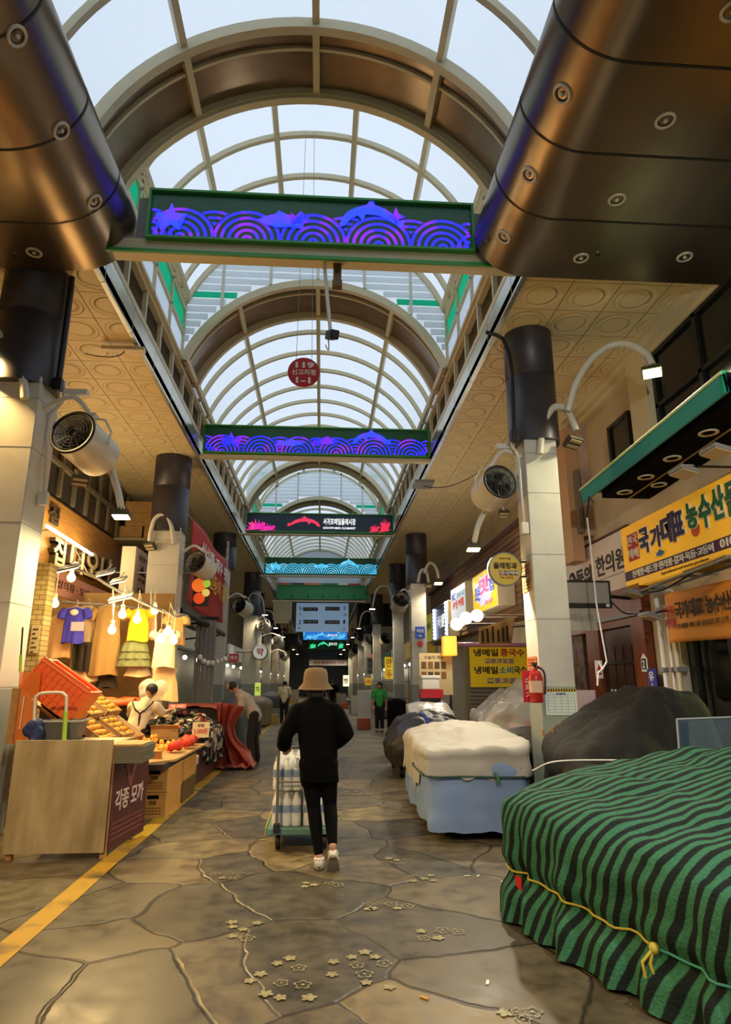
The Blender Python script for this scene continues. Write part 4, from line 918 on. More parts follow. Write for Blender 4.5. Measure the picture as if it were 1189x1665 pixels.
# ---- brick pier with a poster behind the pillar
def brick():
    m = M('yellow_brick', '#c9a860', .75); N, L, b = nodes_of(m); tc = N.new('ShaderNodeTexCoord'); mp = N.new('ShaderNodeMapping'); mp.inputs['Rotation'].default_value = (R(90), 0, 0)
    L.new(tc.outputs['Object'], mp.inputs[0]); br = N.new('ShaderNodeTexBrick'); br.inputs['Scale'].default_value = 4; br.inputs['Color1'].default_value = lin('#d2b26c'); br.inputs['Color2'].default_value = lin('#b9974f'); br.inputs['Mortar'].default_value = lin('#7d6a44')
    br.inputs['Mortar Size'].default_value = .02; L.new(mp.outputs[0], br.inputs['Vector']); L.new(br.outputs[0], b.inputs['Base Color'])
    return m
xb_ = at(72, 1000, Y=8.4).x
struct('wall_pier_brick', MB().box((WL, 8.4, 0), (xb_, 8.62, at(60, 915, Y=8.4).z)), brick())
t = thing('wall_poster', 'printed paper poster on the yellow brick pier', 'poster', at(45, 1060, Y=8.39)); a = at(46, 1062, Y=8.385); b2 = at(66, 1016, Y=8.385)
obj('paper', MB().box((a.x, 8.388, a.z), (b2.x, 8.398, b2.z)), M('poster_paper', '#d9bd86', .7), t); mb = MB()
for k in range(6): mb.box((a.x + .02, 8.384, b2.z - .06 - k * .055), (b2.x - .02 - .03 * (k % 2), 8.389, b2.z - .045 - k * .055))
obj('print', mb, m_print, t)
# ---- wooden shop sign with raised letters, pink strip, upper windows
XB = WL + .1
o = at(200, 972, X=XB); zt_ = at(200, 888, X=XB).z; zb_ = at(75, 955, X=XB).z; y_near = at(72, 800, X=XB).y; y_far = at(203, 892, X=XB).y
m_plk = M('sign_planks', '#b07d35', .55, var='#94652a', vs=3, vstretch=(1, .6, 8)); m_let = M('letter_cream', '#d6c194', .5); m_letd = M('letter_dark_side', '#3b2a14', .6)
t = thing('shop_sign', 'long wooden shop sign with raised cream letters above the clothes stall', 'sign', (XB, y_near, zb_))
O_ = Vector((XB, y_near - 1.2, zb_)); U_ = Vector((0, y_far - y_near + 1.2, 0)); V_ = Vector((0, 0, zt_ - zb_)); board(t, 'plank_board', O_, U_, V_, .1, m_plk)
def span(X, x0, x1, yt, yb):
    """lettering rectangle on a plane facing the street, from pixel columns x0..x1"""
    a = at(x0, (yt + yb) / 2, X=X); b = at(x1, (yt + yb) / 2, X=X); zt, zb = at(x0, yt, X=X).z, at(x0, yb, X=X).z
    return Vector((X, a.y, zb)), Vector((0, b.y - a.y, 0)), Vector((0, 0, zt - zb))
for ch, x0, x1 in (('집', 77, 97), ('니', 105, 128), ('오', 130, 153), ('니', 156, 172)):
    oo, uu, vv = span(XB, x0, x1, 868 + (x0 - 77) * .42, 918 + (x0 - 77) * .32)
    mb = MB(); text(mb, ch, oo, uu, vv, .03, .12, .0); q = obj('letter', mb, m_letd, t); mb = MB(); text(mb, ch, oo, uu, vv, .025, .012, .12); obj('letter_face', mb, m_let, q)
oo, uu, vv = span(XB, 78, 94, 815, 848); mb = MB(); text(mb, '점', oo, uu, vv, .03, .05); obj('letter', mb, m_letd, t)
lb = MB(); a = at(76, 855, X=XB + .25); b2 = at(150, 902, X=XB + .25); lb.tube([a, b2], .035, 8)
q = thing('tube_lamp', 'lit white tube light in front of the wooden shop sign', 'lamp', a); obj('tube', lb, M('tube_lit', '#fff0d0', .4, emit=2.2), q)
for f in (.15, .5, .85): point('tube_light', a.lerp(b2, f) + Vector((.12, 0, .0)), 36, (1, .78, .42), .12); mb = MB()
for f in (.1, .5, .9): p = a.lerp(b2, f); mb.tube([p, p + Vector((-.3, 0, -.05))], .012, 6)
obj('arm', mb, m_gry, q)
t = thing('pink_sign', 'faded pink strip sign with small writing over the clothes rail', 'sign', (WL + .12, 12, 3.3)); oo, uu, vv = span(WL + .6, 76, 178, 930, 962)
vv = Vector((0, 0, .42)); m_pk = M('pink_strip', '#d89a86', .6); board(t, 'panel', oo, uu, vv, .05, m_pk); lettering(t, oo, uu, vv, [('여성의류 · 모자 · 양말', .05, .3, .85, .4, m_print)], .002)
t['label'] = 'faded pink strip sign with small writing behind the bulbs of the clothes stall'
obj('stay', MB().tube([oo + Vector((-.05, .3, .2)), Vector((WL, oo.y + .3, oo.z + .2))], .02, 6), m_gry, t)
mb = MB(); gl = MB(); Yw0, Yw1 = 9, 20
struct('window_left_1', MB().box((WL, Yw0, zt_ + .1), (WL + .06, Yw1, 6.5)), M('window_dark_left', '#2a2620', .25)); y = Yw0
while y < Yw1: mb.box((WL + .06, y, zt_ + .1), (WL + .12, y + .12, 6.5)); y += .75
mb.box((WL + .06, Yw0, 5.75), (WL + .14, Yw1, 5.83)); struct('window_left_1_frame', mb, M('window_frame_left', '#6b6250', .5))
# cardboard cartons piled above the pillar
zl = at(215, 881, Y=17).z
for k, (x, z, w, h, lab) in enumerate(((212, 0, .66, .38, 'tan carton on the ledge behind the second left pillar, left of the hooped lamp'), (252, 0, .5, .38, 'tan carton tucked behind the hooped lamp arm'), (230, .385, .8, .36, 'tan carton below the dark windows, resting on two others'), (224, .75, .7, .3, 'topmost tan carton of the pile below the dark windows'))):
    p = at(x, 880, Y=17); tag(obj('storage_carton', MB().box((p.x - w / 2, 16.8, zl + z), (p.x + w / 2, 17.5, zl + z + h), .01), m_card), lab, 'box', 'cartons on the ledge')
struct('trim_ledge_left', MB().box((WL, 16.5, at(215, 881, Y=17).z - .06), (at(266, 880, Y=17).x, 17.8, at(215, 881, Y=17).z)), m_wl)
# white box sign facing the street
t = thing('box_sign', 'white box sign with small black writing beside the second left pillar', 'sign', (-4.4, 14.4, 3.6)); XS = -4.3
ya, yb = at(221, 900, X=XS).y, at(300, 930, X=XS).y; z0_, z1_ = at(222, 975, X=XS).z, at(222, 888, X=XS).z
bs = obj('case', MB().box((XS - .32, ya, z0_), (XS, yb, z1_), .015), M('box_sign_white', '#e4d7b5', .5), t); oo, uu, vv = Vector((XS, ya, z0_)), Vector((0, yb - ya, 0)), Vector((0, 0, z1_ - z0_))
m_ph = M('photo_print', '#3c4256', .5, var='#8a8f9c', vs=5); board(t, 'photo', oo + uu * .42 + vv * .12 + Vector((.012, 0, 0)), uu * .4, vv * .6, .01, m_ph)
lettering(t, oo, uu, vv, [('안내', .05, .78, .22, .1, m_print), ('0', .24, .5, .08, .34, m_print), ('▲', .06, .5, .12, .2, m_print), ('시장 안내', .06, .36, .26, .08, m_print), ('휴게', .06, .15, .2, .09, m_print)], .002)
obj('stay', MB().tube([(XS - .3, (ya + yb) / 2, z1_ - .2), (WL, (ya + yb) / 2, z1_ - .2)], .03, 6), m_gry, t)
# ---- clothes stall: rail, garments, bulbs
YC = 12.2
rail = px(11.2, (88, 928), (120, 926), (150, 935), (178, 953), (215, 972), (286, 1003))
t = thing('clothes_rail', 'curved steel rail over the clothes stall, carrying bulbs and lights', 'rail', rail[0]); obj('rail_tube', MB().tube(spline(rail, 5), .025, 8), m_gry, t)
for x, y, y2 in ((128, 926, 908), (184, 955, 1000), (246, 985, 960)): obj('drop_bar', MB().tube([at(x, y, Y=11.2), at(x, y2, Y=11.2)], .014, 6), m_white, t)
back = px(YC, (84, 978), (190, 985), (300, 1000)); obj('rail_tube', MB().tube(back, .022, 8), m_gry, t)
for k in (0, 2): obj('side_bar', MB().tube([rail[0 if k == 0 else -1], back[k]], .016, 6), m_gry, t)
obj('post', MB().tube([back[0], (back[0].x, YC, 0)], .025, 8), m_gry, t); obj('post', MB().tube([back[2], (min(back[2].x, -3.02), 13.32, back[2].z)], .025, 8), m_gry, t); obj('wall_tie', MB().tube([rail[0], Vector((xb_ - .15, 8.52, at(60, 915, Y=8.4).z + .01))], .016, 6), m_gry, t)
def garment(label, x, yt, yb, wpx, col, kind='top', dy=0.0, name=None, flare=1.15, sl=0, mat=None, cat='clothes'):
    Y = YC + dy; p = at(x, yt, Y=Y); q = at(x, yb, Y=Y); sc = (at(x + wpx / 2, yt, Y=Y) - at(x - wpx / 2, yt, Y=Y)).x / 2; h = p.z - q.z
    m = mat or M('cloth_' + col[1:], col, .85, bump=.25, bs=14); t = thing(name or kind, label, cat, p, 'clothes hung in the clothes stall'); sd = rnd.uniform(0, 9)
    def prof(v):
        if kind == 'skirt': return .72 + (flare - .72) * v, .06 + .08 * v
        if kind == 'trousers': return .8 + .2 * v, .06
        return (.34 + .62 * min(1, v / .07) ** .7 if v < .07 else .96 - .1 * sin(min(1, (v - .07) / .4) * pi) + (flare - .96) * max(0, (v - .3) / .7)), .05 + .05 * v
    def f(u, v):
        w, d = prof(v); a = 2 * pi * u; fo = .03 * v * sin(a * 5 + sd) + .02 * v * sin(a * 9 + sd * 2)
        return (p.x + cos(a) * sc * w * (1 + fo * .6), Y + sin(a) * d + fo * .5, p.z - h * v - (.015 * sin(a * 3 + sd) if v > .98 else 0))
    if kind == 'trousers':
        for s in (-1, 1):
            obj('trouser_leg', MB().grid(lambda u, v: (p.x + s * sc * .5 + cos(2 * pi * u) * sc * (.52 - .1 * v), Y + sin(2 * pi * u) * .05, p.z - h * v), 20, 10, True, True), m, t)
        obj('waistband', MB().grid(lambda u, v: (p.x + cos(2 * pi * u) * sc * 1.04, Y + sin(2 * pi * u) * .055, p.z + .02 - .06 * v), 24, 1, True, True), m, t)
    else: obj('body', MB().grid(f, 44, 18, True, True), m, t)
    if sl:
        for s in (-1, 1):
            a = p + Vector((s * sc * .86, 0, -.05 * h)); b = a + Vector((s * sc * .38, -.02, -sl)); obj('sleeve', MB().tube([a, a.lerp(b, .4) + Vector((s * .02, 0, 0)), b], [.065, .075, .07], 12, False), m, t)
    hk = MB(); hk.tube([p + Vector((-sc * .7, 0, -.03)), p + Vector((0, 0, .03)), p + Vector((sc * .7, 0, -.03))], .008, 6); hk.tube(arc(p + Vector((0, 0, .03)), p + Vector((.06, 0, .12)), p + Vector((0, 0, .13))), .005, 6); obj('hanger', hk, m_white, t)
    return t, p, q, sc, Y
t, p, q, sc, Y = garment('bright blue short-sleeved top with pale patch, at the left of the clothes rail', 124, 988, 1046, 36, '#3f3fd0', 'blouse', -.25, flare=1.0, sl=.16)
obj('bow', MB().ball(p + Vector((0, -.075, -.09)), .07, 10, (1.1, .3, .8)), M('cloth_white', '#e6ddd0', .8), t); obj('pocket_print', MB().box(p + Vector((-.02, -.105, -.42)), p + Vector((.2, -.07, -.26))), M('cloth_pale', '#b9b7d8', .8), t)
garment('cream long-sleeved shirt hanging left of the bright blue top', 100, 1000, 1070, 38, '#dcb985', 'shirt', .0, sl=.42)
garment('pale coat hanging right behind the bright blue top', 143, 985, 1105, 32, '#e8cf9d', 'coat', .1, sl=.5)
garment('black trousers below the bright blue top', 140, 1046, 1092, 20, '#2a2621', 'trousers', -.1)
garment('dark green trousers below the bright blue top, left of the black ones', 127, 1046, 1090, 14, '#38402c', 'trousers', .0)
garment('cream skirt hung low under the dark trousers', 140, 1085, 1108, 38, '#ecd29a', 'skirt', .05, flare=1.2)
garment('long khaki beige dress in the middle of the clothes rail', 178, 985, 1098, 46, '#a98f5d', 'dress', -.05, flare=1.05, sl=.2)
garment('dark pleated skirt showing under the khaki beige dress', 175, 1096, 1118, 34, '#332c20', 'skirt', .12)
garment('bright yellow blouse right of the khaki beige dress', 228, 990, 1043, 34, '#f2c422', 'blouse', -.2, flare=1.05, sl=.12)
t, p, q, sc, Y = garment('grey-green ruffled skirt below the yellow blouse', 221, 1040, 1080, 44, '#75825f', 'skirt', -.15, flare=1.05)
for k in (0, 1, 2):
    z = p.z - (p.z - q.z) * (.12 + .3 * k); w0 = sc * (.82 + .12 * k)
    obj('ruffle', MB().grid(lambda u, v: (p.x + cos(2 * pi * u) * (w0 + .06 * v) * (1 + .04 * v * sin(2 * pi * u * 9)), Y + sin(2 * pi * u) * (.10 + .05 * v) + .02 * v * sin(2 * pi * u * 11), z - .16 * v), 60, 3, True, True), M('cloth_75825f'), t)
garment('white short skirt under the grey-green ruffled skirt', 225, 1083, 1100, 40, '#f0dcae', 'skirt', .0)
garment('white embroidered dress glowing beside the brightest bulbs', 270, 1025, 1085, 34, '#f4e6bd', 'dress', -.3, flare=1.1, sl=.1)
garment('long pale dress below the glowing embroidered dress', 268, 1083, 1140, 44, '#efcf9a', 'dress', -.1, flare=1.2)
garment('striped pale blouse left of the brightest bulbs', 248, 992, 1040, 20, '#e9c48a', 'blouse', .1)
garment('light short-sleeved shirt at the right end of the clothes rail', 288, 1000, 1050, 28, '#e2b879', 'shirt', .0, sl=.15)
m_bulb = M('bulb_glass_lit', '#fff0c8', .3, emit=14, ecol='#ffd58a'); m_sock = M('bulb_socket', '#d7c9a5', .4)
blb = thing('light_bulb', 'x', 'lamp', (0, 0, 0), 'bare bulbs over the clothes stall'); obj('glass', MB().lathe([(.001, -.16), (.03, -.155), (.055, -.13), (.065, -.10), (.06, -.065), (.035, -.03), (.03, -.0)], n=20), m_bulb, blb); obj('socket', MB().lathe([(.03, 0), (.034, .0), (.034, .05), (.02, .07), (.001, .07)], n=14), m_sock, blb); obj('cord', MB().tube([(0, 0, .07), (0, 0, .4)], .006, 6), m_white, blb)
BULBS = [(117, 930, 10.6, 'upper left, just below the slanted light panel'), (90, 972, 10.9, 'at the far left, beside the bright blue top'), (183, 1015, 11.0, 'lowest one, in front of the khaki beige dress'), (200, 990, 11.0, 'between the khaki dress and the yellow blouse'), (224, 998, 11.3, 'in front of the yellow blouse'), (252, 984, 11.4, 'right of the yellow blouse under the rail'),
         (262, 1030, 11.0, 'left one of the bright cluster at the right'), (274, 1018, 11.1, 'upper one of the bright cluster at the right'), (283, 1032, 11.2, 'right one of the bright cluster at the right')]
for i, (x, y, Y, w) in enumerate(BULBS):
    p = at(x, y, Y=Y); o = blb if i == 0 else dup(blb, p); o.location = p; o['label'] = 'glowing bare bulb over the clothes stall, ' + w
    rp = min(spline(rail, 12), key=lambda q: (q - p).length); obj('drop_bar', MB().tube([rp, p + Vector((0, 0, .39))], .010, 6), m_white, bpy.data.objects['clothes_rail'])
    if i not in (7,): point('bulb_light', p + Vector((0, -.02, -.11)), 115, WARM, .06)
m_ledp = M('led_panel_lit', '#fff2cf', .3, emit=10, ecol='#ffe0a0')
for x, y, Y, w, lab in ((110, 925, 10.4, .34, 'slanted lit light panel at the left end of the clothes rail'), (172, 932, 10.8, .26, 'lit light panel on the rail, left of the white box sign'), (193, 945, 10.9, .22, 'small lit light panel on the rail below the white box sign'), (197, 973, 11.0, .36, 'long lit light panel above the khaki beige dress')):
    p = at(x, y, Y=Y); t = thing('panel_lamp', lab, 'lamp', p, 'lit panels on the clothes rail'); rot = Matrix.Rotation(R(-14), 3, 'Y') @ Matrix.Rotation(R(25), 3, 'X')
    obj('casing', MB().obox(p + Vector((0, 0, .025)), (w * 1.1, .24, .03), rot, .006), m_gry, t); obj('diffuser', MB().obox(p, (w, .2, .016), rot), m_ledp, t); obj('stem', MB().tube([p + Vector((0, 0, .04)), p + Vector((.02, .2, .18))], .01, 6), m_white, t)
    spot('panel_light', p + Vector((0, -.03, -.03)), p + Vector((.5, -.6, -1)), 130, WARM, 150, .7, .1, t)
# back wall and table of the stall
struct('wall_stall_back', MB().box((WL, 13.3, 0), (-3.0, 13.4, 3.3)), M('stall_back', '#c09a5c', .8, var='#a9834a', vs=2))
m_otarp = M('orange_tarp', '#cf5a24', .5, bump=.5, bs=9)
t = thing('covered_table', 'table behind the fruit under a crumpled orange-red tarp', 'table', (-3.7, 11.5, 0)); ztp = at(215, 1135, Y=11.4).z
obj('table_box', MB().box((-4.5, 11.0, 0), (-3.05, 11.85, ztp - .08)), M('dark_table', '#2a1f17', .8), t)
obj('tarp', MB().sheet(lambda u, v: (-4.6 + 1.62 * u, 10.92 + 1.0 * v, ztp - .02 + .07 * nz(u * 6, v * 4, 2) - (.1 if v < .05 else 0)), 40, 20, .008), m_otarp, t)
# ---- sock and hat stall: a mound of clothing on a table
t = thing('clothing_table', 'table heaped with black and white clothing, draped burgundy at its end', 'table', (-2.4, 11.6, 0))
obj('table_box', MB().box((-3.0, 10.98, 0), (-1.95, 13.1, .70)), M('dark_table'), t); obj('front_panel', MB().box((-1.945, 10.8, .02), (-1.925, 13.1, .68)), m_burg, t); obj('table_lip', MB().box((-3.02, 10.72, .70), (-1.9, 13.12, .73)), m_card, t)
m_heap = M('mixed_clothing', '#15130f', .85); N, L, b = nodes_of(m_heap)
tc = N.new('ShaderNodeTexCoord'); vo = N.new('ShaderNodeTexVoronoi'); vo.inputs['Scale'].default_value = 13; L.new(tc.outputs['Object'], vo.inputs['Vector']); sc_ = N.new('ShaderNodeSeparateColor'); L.new(vo.outputs['Color'], sc_.inputs[0]); cr = N.new('ShaderNodeValToRGB'); cr.color_ramp.interpolation = 'CONSTANT'
e = cr.color_ramp.elements; e[0].color = lin('#14120f'); e[1].position = .45; e[1].color = lin('#b7a786')
for q_, c_2 in ((.6, '#3b3324'), (.75, '#8a8f92'), (.86, '#d8cfb8'), (.95, '#a63a24')): z_ = e.new(q_); z_.color = lin(c_2)
L.new(sc_.outputs[0], cr.inputs[0]); L.new(cr.outputs[0], b.inputs['Base Color'])
mb = MB()
for k in range(90):
    x, y = rnd.uniform(-2.9, -2.02), rnd.uniform(10.85, 13.0); d = max(0, 1 - ((x + 2.5) / .5) ** 2) * max(0, 1 - ((y - 12) / 1.2) ** 4)
    mb.ball((x, y, .79 + rnd.uniform(0, .32) * d), rnd.uniform(.07, .12), 10, (rnd.uniform(.8, 1.5), rnd.uniform(.8, 1.5), .6))
for k in range(16):
    y = rnd.uniform(11.2, 12.9); mb.tube([(-2.0, y, .80), (-1.86, y, .76), (-1.84, y + rnd.uniform(-.1, .1), rnd.uniform(.2, .5))], [.05, .06, .045], 8)
q = obj('clothing_heap', mb, m_heap); tag(q, 'mound of black, white and patterned clothing on the burgundy table', 'clothes', kind='stuff')
t = thing('price_card', 'white price card with red figures at the front of the clothing mound', 'sign', (-2.1, 10.73, .75)); p = at(312, 1196, Y=10.7); q = at(341, 1171, Y=10.7)
cw = Vector((q.x - p.x, 0, 0)); ch = Vector((0, .02, q.z - p.z)); p = Vector((p.x, 10.7, .735)); board(t, 'card', p, cw, ch, .008, M('card_white', '#e8d2a4', .7)); lettering(t, p, cw, ch, [('5,000원', .1, .2, .8, .4, M('print_red', '#c8352a', .6)), ('양말', .3, .68, .4, .2, m_print)], .002)
t = thing('cardboard_box', 'open brown cardboard box left of the white price card', 'box', (-2.4, 10.8, .73)); obj('carton', MB().box((-2.62, 10.74, .732), (-2.2, 11.0, .86), .005), m_card, t); obj('flap', MB().ibox((-2.62, 10.74, .86), (.42, 0, 0), (0, -.08, .06), (0, .005, .005)), m_card, t)
# red caption card and bin
t = thing('caption_card', 'small red card with white writing on top of the clothing mound', 'sign', (-2.35, 12.0, 1.0)); p = at(274, 1150, Y=12.0); u_ = Vector((.30, 0, 0)); v_ = Vector((0, .03, .075)); p.z -= .02
board(t, 'card', p, u_, v_, .008, m_redp); lettering(t, p, u_, v_, [('세일 · 균일가', .1, .25, .8, .5, m_wht)], .002); obj('stick', MB().tube([p + Vector((.15, .01, 0)), p + Vector((.15, .01, -.25))], .006, 6), m_gry, t)
t = thing('waste_bin', 'grey plastic bin with liner between the fruit crates and the clothing table', 'bin', (-1.98, 10.5, 0))
x0, y0 = -1.98, 10.5
def binp(u, v):
    a = 2 * pi * u; k = .3; cx, cy = abs(cos(a)) ** k * math.copysign(1, cos(a)), abs(sin(a)) ** k * math.copysign(1, sin(a)); return (x0 + cx * (.105 + .03 * v), y0 + cy * (.10 + .03 * v), .46 * v)
obj('body', MB().grid(binp, 36, 6, True, True), M('bin_grey', '#9d9178', .5), t); obj('liner', MB().grid(lambda u, v: (lambda p: (x0 + (p[0] - x0) * (1.1 - .35 * (v > .6)), y0 + (p[1] - y0) * (1.1 - .35 * (v > .6)), .37 + .11 * min(1, v / .6) - .0 * u + .01 * sin(u * 40)))(binp(u, 1)), 40, 5, True, True), M('bag_white'), t)
# orange tarp laid over the next table, and the burgundy cloth the man is folding
t = thing('orange_tarp_table', 'low table beyond the clothing, half covered by an orange tarp', 'table', (-2.7, 14, 0)); ztp = at(340, 1146, Y=13.6).z
obj('table_box', MB().box((-3.04, 13.45, 0), (-1.95, 15.2, ztp - .06)), M('dark_table'), t)
obj('tarp', MB().sheet(lambda u, v: (-3.06 + 1.18 * u, 13.38 + 1.9 * v, ztp - .02 + .04 * nz(u * 5, v * 5, 7) - (.16 * u ** 8)), 30, 24, .008), m_otarp, t)
m_bt = M('burgundy_tarp', '#8f3322', .5, bump=.4, bs=8)
mb = MB(); mb.sheet(lambda u, v: (-2.0 + (.50 - .22 * sin(pi * min(1, v * 1.3)) + .25 * v * v) * u + .10 * v + .03 * sin(u * 21 + v * 3), 13.25 - (.05 + .10 * v) * sin(u * 17 + 2 * sin(v * 3)) - .12 * v + .03 * nz(u * 6, v * 5, 1), ztp + .02 + .05 * (1 - v) * sin(u * 3) - .06 * u * (1 - v) - (ztp - .02) * v ** .9), 64, 30, .008)
q = obj('burgundy_cloth', mb, m_bt); tag(q, 'burgundy tarp hanging to the ground in the hands of the bending man', 'tarp')
mb = MB(); mb.sheet(lambda u, v: (-1.95 + .75 * u, 12.75 + .5 * v, .03 + .08 * abs(nz(u * 5, v * 6, 5)) + .04 * sin(u * 12) ** 2), 30, 18, .008); q.data.name = 'burgundy_cloth'
q2 = obj('trailing_hem', mb, m_bt, q)
# ---- beyond: strip curtain, garland, awning, banners
p0_, p1_ = at(312, 1135, Y=17.5), at(353, 1008, Y=17.5)
t = thing('strip_curtain', 'grey vertical strip curtain closing the shop beyond the second left pillar', 'curtain', (p0_.x, 17.5, 0)); n = 9; m_str = M('strip_grey', '#8e8a83', .5)
for k in range(n):
    x = p0_.x + (p1_.x - p0_.x) * k / n; obj('strip', MB().box((x, 17.5 + .015 * (k % 2), .02), (x + (p1_.x - p0_.x) / n * .92, 17.52 + .015 * (k % 2), p1_.z)), m_str, t)
obj('head_rail', MB().box((p0_.x - .05, 17.48, p1_.z), (p1_.x + .05, 17.56, p1_.z + .08)), m_iron, t)
g = [at(x, y, Y=17.2) for x, y in ((316, 1048), (328, 1068), (342, 1074), (358, 1070), (368, 1066))]
t = thing('garland', 'sagging garland of white balls in front of the grey strip curtain', 'decoration', g[0]); gs = spline(g, 4); obj('string', MB().tube([Vector((gs[0].x, 17.5, gs[0].z + .1))] + gs + [Vector((gs[-1].x, 17.5, gs[-1].z + .1))], .008, 5), m_blk, t)
for i, q in enumerate(gs[3::2]): obj('ball', MB().ball(q + Vector((0, 0, -.07)), .075, 12), m_wht, t)
P = [at(x, y, Y=Y) for x, y, Y in ((293, 993, 14.8), (330, 1012, 17), (364, 1032, 20))]
t = thing('folded_awning', 'dark folded awning along the shops beyond the second left pillar', 'awning', P[0]); obj('roll', MB().tube(P, .07, 8), m_iron, t); obj('fabric', MB().sheet(lambda u, v: P[0].lerp(P[2], u) + Vector((-.9 * v, 0, .12 * v)), 10, 4, .01), m_iron, t)
for k in (0, 1, 2): obj('arm', MB().tube([P[k], Vector((WL, P[k].y, P[k].z - .3))], .025, 6), m_iron, t)
XR_ = -3.12
t = thing('red_banner', 'tall red banner with yellow and white writing hung between the left pillars', 'banner', (XR_, 15, 3.4)); y0_, y1_ = 15.1, 20.9
mban = M('banner_red', '#b5281d', .6); zt2, zb2 = at(317, 850, X=XR_).z, at(350, 1005, X=XR_).z
def ban(u, v): return (XR_ + .12 * sin(pi * u) * (1 - v) + .05 * sin(u * 9 + v * 3), y0_ + (y1_ - y0_) * u, zt2 - (zt2 - zb2) * v - .12 * sin(pi * u))
obj('cloth', MB().sheet(ban, 40, 16, .01), mban, t)
oo = Vector((XR_ + .19, y0_, zb2 - .05)); uu = Vector((0, y1_ - y0_, 0)); vv = Vector((0, 0, zt2 - zb2))
lettering(t, oo, uu, vv, [('신선한 제주 횟집', .08, .62, .84, .2, m_wht, .02), ('고등어 갈치', .3, .28, .6, .26, M('banner_yellow', '#e8b326', .6), .02)], .0)
obj('tie', MB().tube([(XR_, y0_, zt2), (XR_ - .1, 14.5, zt2 + .1)], .008, 5), m_white, t); obj('tie', MB().tube([(XR_, y1_, zt2), (XR_ - .1, 22.1, zt2 + .1)], .008, 5), m_white, t)
p = at(312, 985, Y=15.0); q = at(342, 925, Y=15.0)
t = thing('food_sign', 'dark menu sign with orange and green food pictures under the left fan', 'sign', p); board(t, 'panel', Vector((p.x, 15.0, p.z)), (q.x - p.x, 0, 0), (0, 0, q.z - p.z), .08, M('menu_dark', '#2a241e', .4))
for cx, cz, r, c in ((.35, .55, .16, '#ff7a2a'), (.42, .2, .13, '#f04f1e'), (.8, .6, .1, '#a8d23c'), (.82, .35, .09, '#e8d26a')):
    obj('food_picture', MB().lathe([(.001, .012), (r * .8, .01), (r, 0)], (p.x + (q.x - p.x) * cx, 14.99, p.z + (q.z - p.z) * cz), (0, -1, 0), 20), M('menu_' + c[1:], c, .5, emit=.6), t)
obj('stay', MB().tube([(q.x, 15.04, q.z - .1), (WL, 15.04, q.z - .1)], .02, 6), m_gry, t)
# round pharmacy sign
Yp = 30; c_ = at(423, 1060, Y=Yp); r_ = (at(435, 1060, Y=Yp) - c_).length
t = thing('pharmacy_sign', 'round white pharmacy sign with a red letter on the far left', 'sign', c_); obj('disc', MB().cyl(c_, (0, 1, 0), r_, .12, 32), M('pharm_white', '#efece4', .4, emit=.25), t); obj('rim', MB().lathe([(r_ - .02, -.02), (r_ + .03, -.02), (r_ + .03, .14), (r_ - .02, .14)], c_, (0, 1, 0), 32), m_gry, t)
lettering(t, c_ + Vector((-r_, -.001, -r_)), (2 * r_, 0, 0), (0, 0, 2 * r_), [('약', .27, .24, .46, .52, m_redp, .03)], .003); obj('stay', MB().tube([c_ + Vector((-r_, .06, 0)), Vector((-3.9, Yp + .3, c_.z))], .03, 6), m_gry, t)
# ================================================================ right side: shop fronts
# ---- glass shop front with a dim room behind it
m_mull = M('mullion_black', '#141414', .4); 
def glass_mat():
    m = bpy.data.materials.new('shop_glass'); m.use_nodes = True; nt = m.node_tree; N = nt.nodes; L = nt.links
    for n in list(N): N.remove(n)
    out = N.new('ShaderNodeOutputMaterial'); tp = N.new('ShaderNodeBsdfTransparent'); tp.inputs[0].default_value = (.62, .74, .58, 1); gl = N.new('ShaderNodeBsdfGlossy'); gl.inputs['Roughness'].default_value = .04
    fr = N.new('ShaderNodeFresnel'); fr.inputs[0].default_value = 1.45; mx = N.new('ShaderNodeMixShader'); L.new(fr.outputs[0], mx.inputs[0]); L.new(tp.outputs[0], mx.inputs[1]); L.new(gl.outputs[0], mx.inputs[2]); L.new(mx.outputs[0], out.inputs[0])
    return m
m_glass = glass_mat()
m_room = M('shop_room', '#8f8648', .8); 
struct('wall_shop_room', MB().box((7.6, 4.0, 0), (7.7, 9.2, 2.9)).box((5.2, 9.1, 0), (7.6, 9.2, 2.9)).box((5.2, 4.0, 0), (7.6, 4.1, 2.9)), m_room)
struct('ceiling_shop_room', MB().box((5.2, 4.0, 2.85), (7.7, 9.2, 2.95)), m_room)
w = struct('window_right_1', MB().box((WR + .1, 4.4, .05), (WR + .115, 8.8, 2.75)), m_glass); mb = MB()
for y in (4.42, 5.3, 6.15, 6.95, 7.75, 8.62): mb.box((WR + .05, y - .055, 0), (WR + .17, y + .055, 2.75))
mb.box((WR + .05, 4.4, 0), (WR + .17, 8.8, .1)); mb.box((WR + .05, 4.4, 2.62), (WR + .17, 8.8, 2.75)); struct('window_right_1_frame', mb, m_mull)
point('room_light', (6.0, 6.6, 2.5), 420, (1, .88, .42), .15)
t = thing('display_shelf', 'shelf of pale boxes inside the glass shop front at right', 'shelf', (7.2, 7, 0)); m_sh = M('shelf_board', '#b5a24a', .6)
for z in (.5, 1.05, 1.6): obj('shelf_board', MB().box((6.9, 5.2, z), (7.55, 8.9, z + .04)), m_sh, t)
for y in (5.2, 8.86): obj('side_panel', MB().box((6.9, y, 0), (7.55, y + .04, 2.0)), m_sh, t)
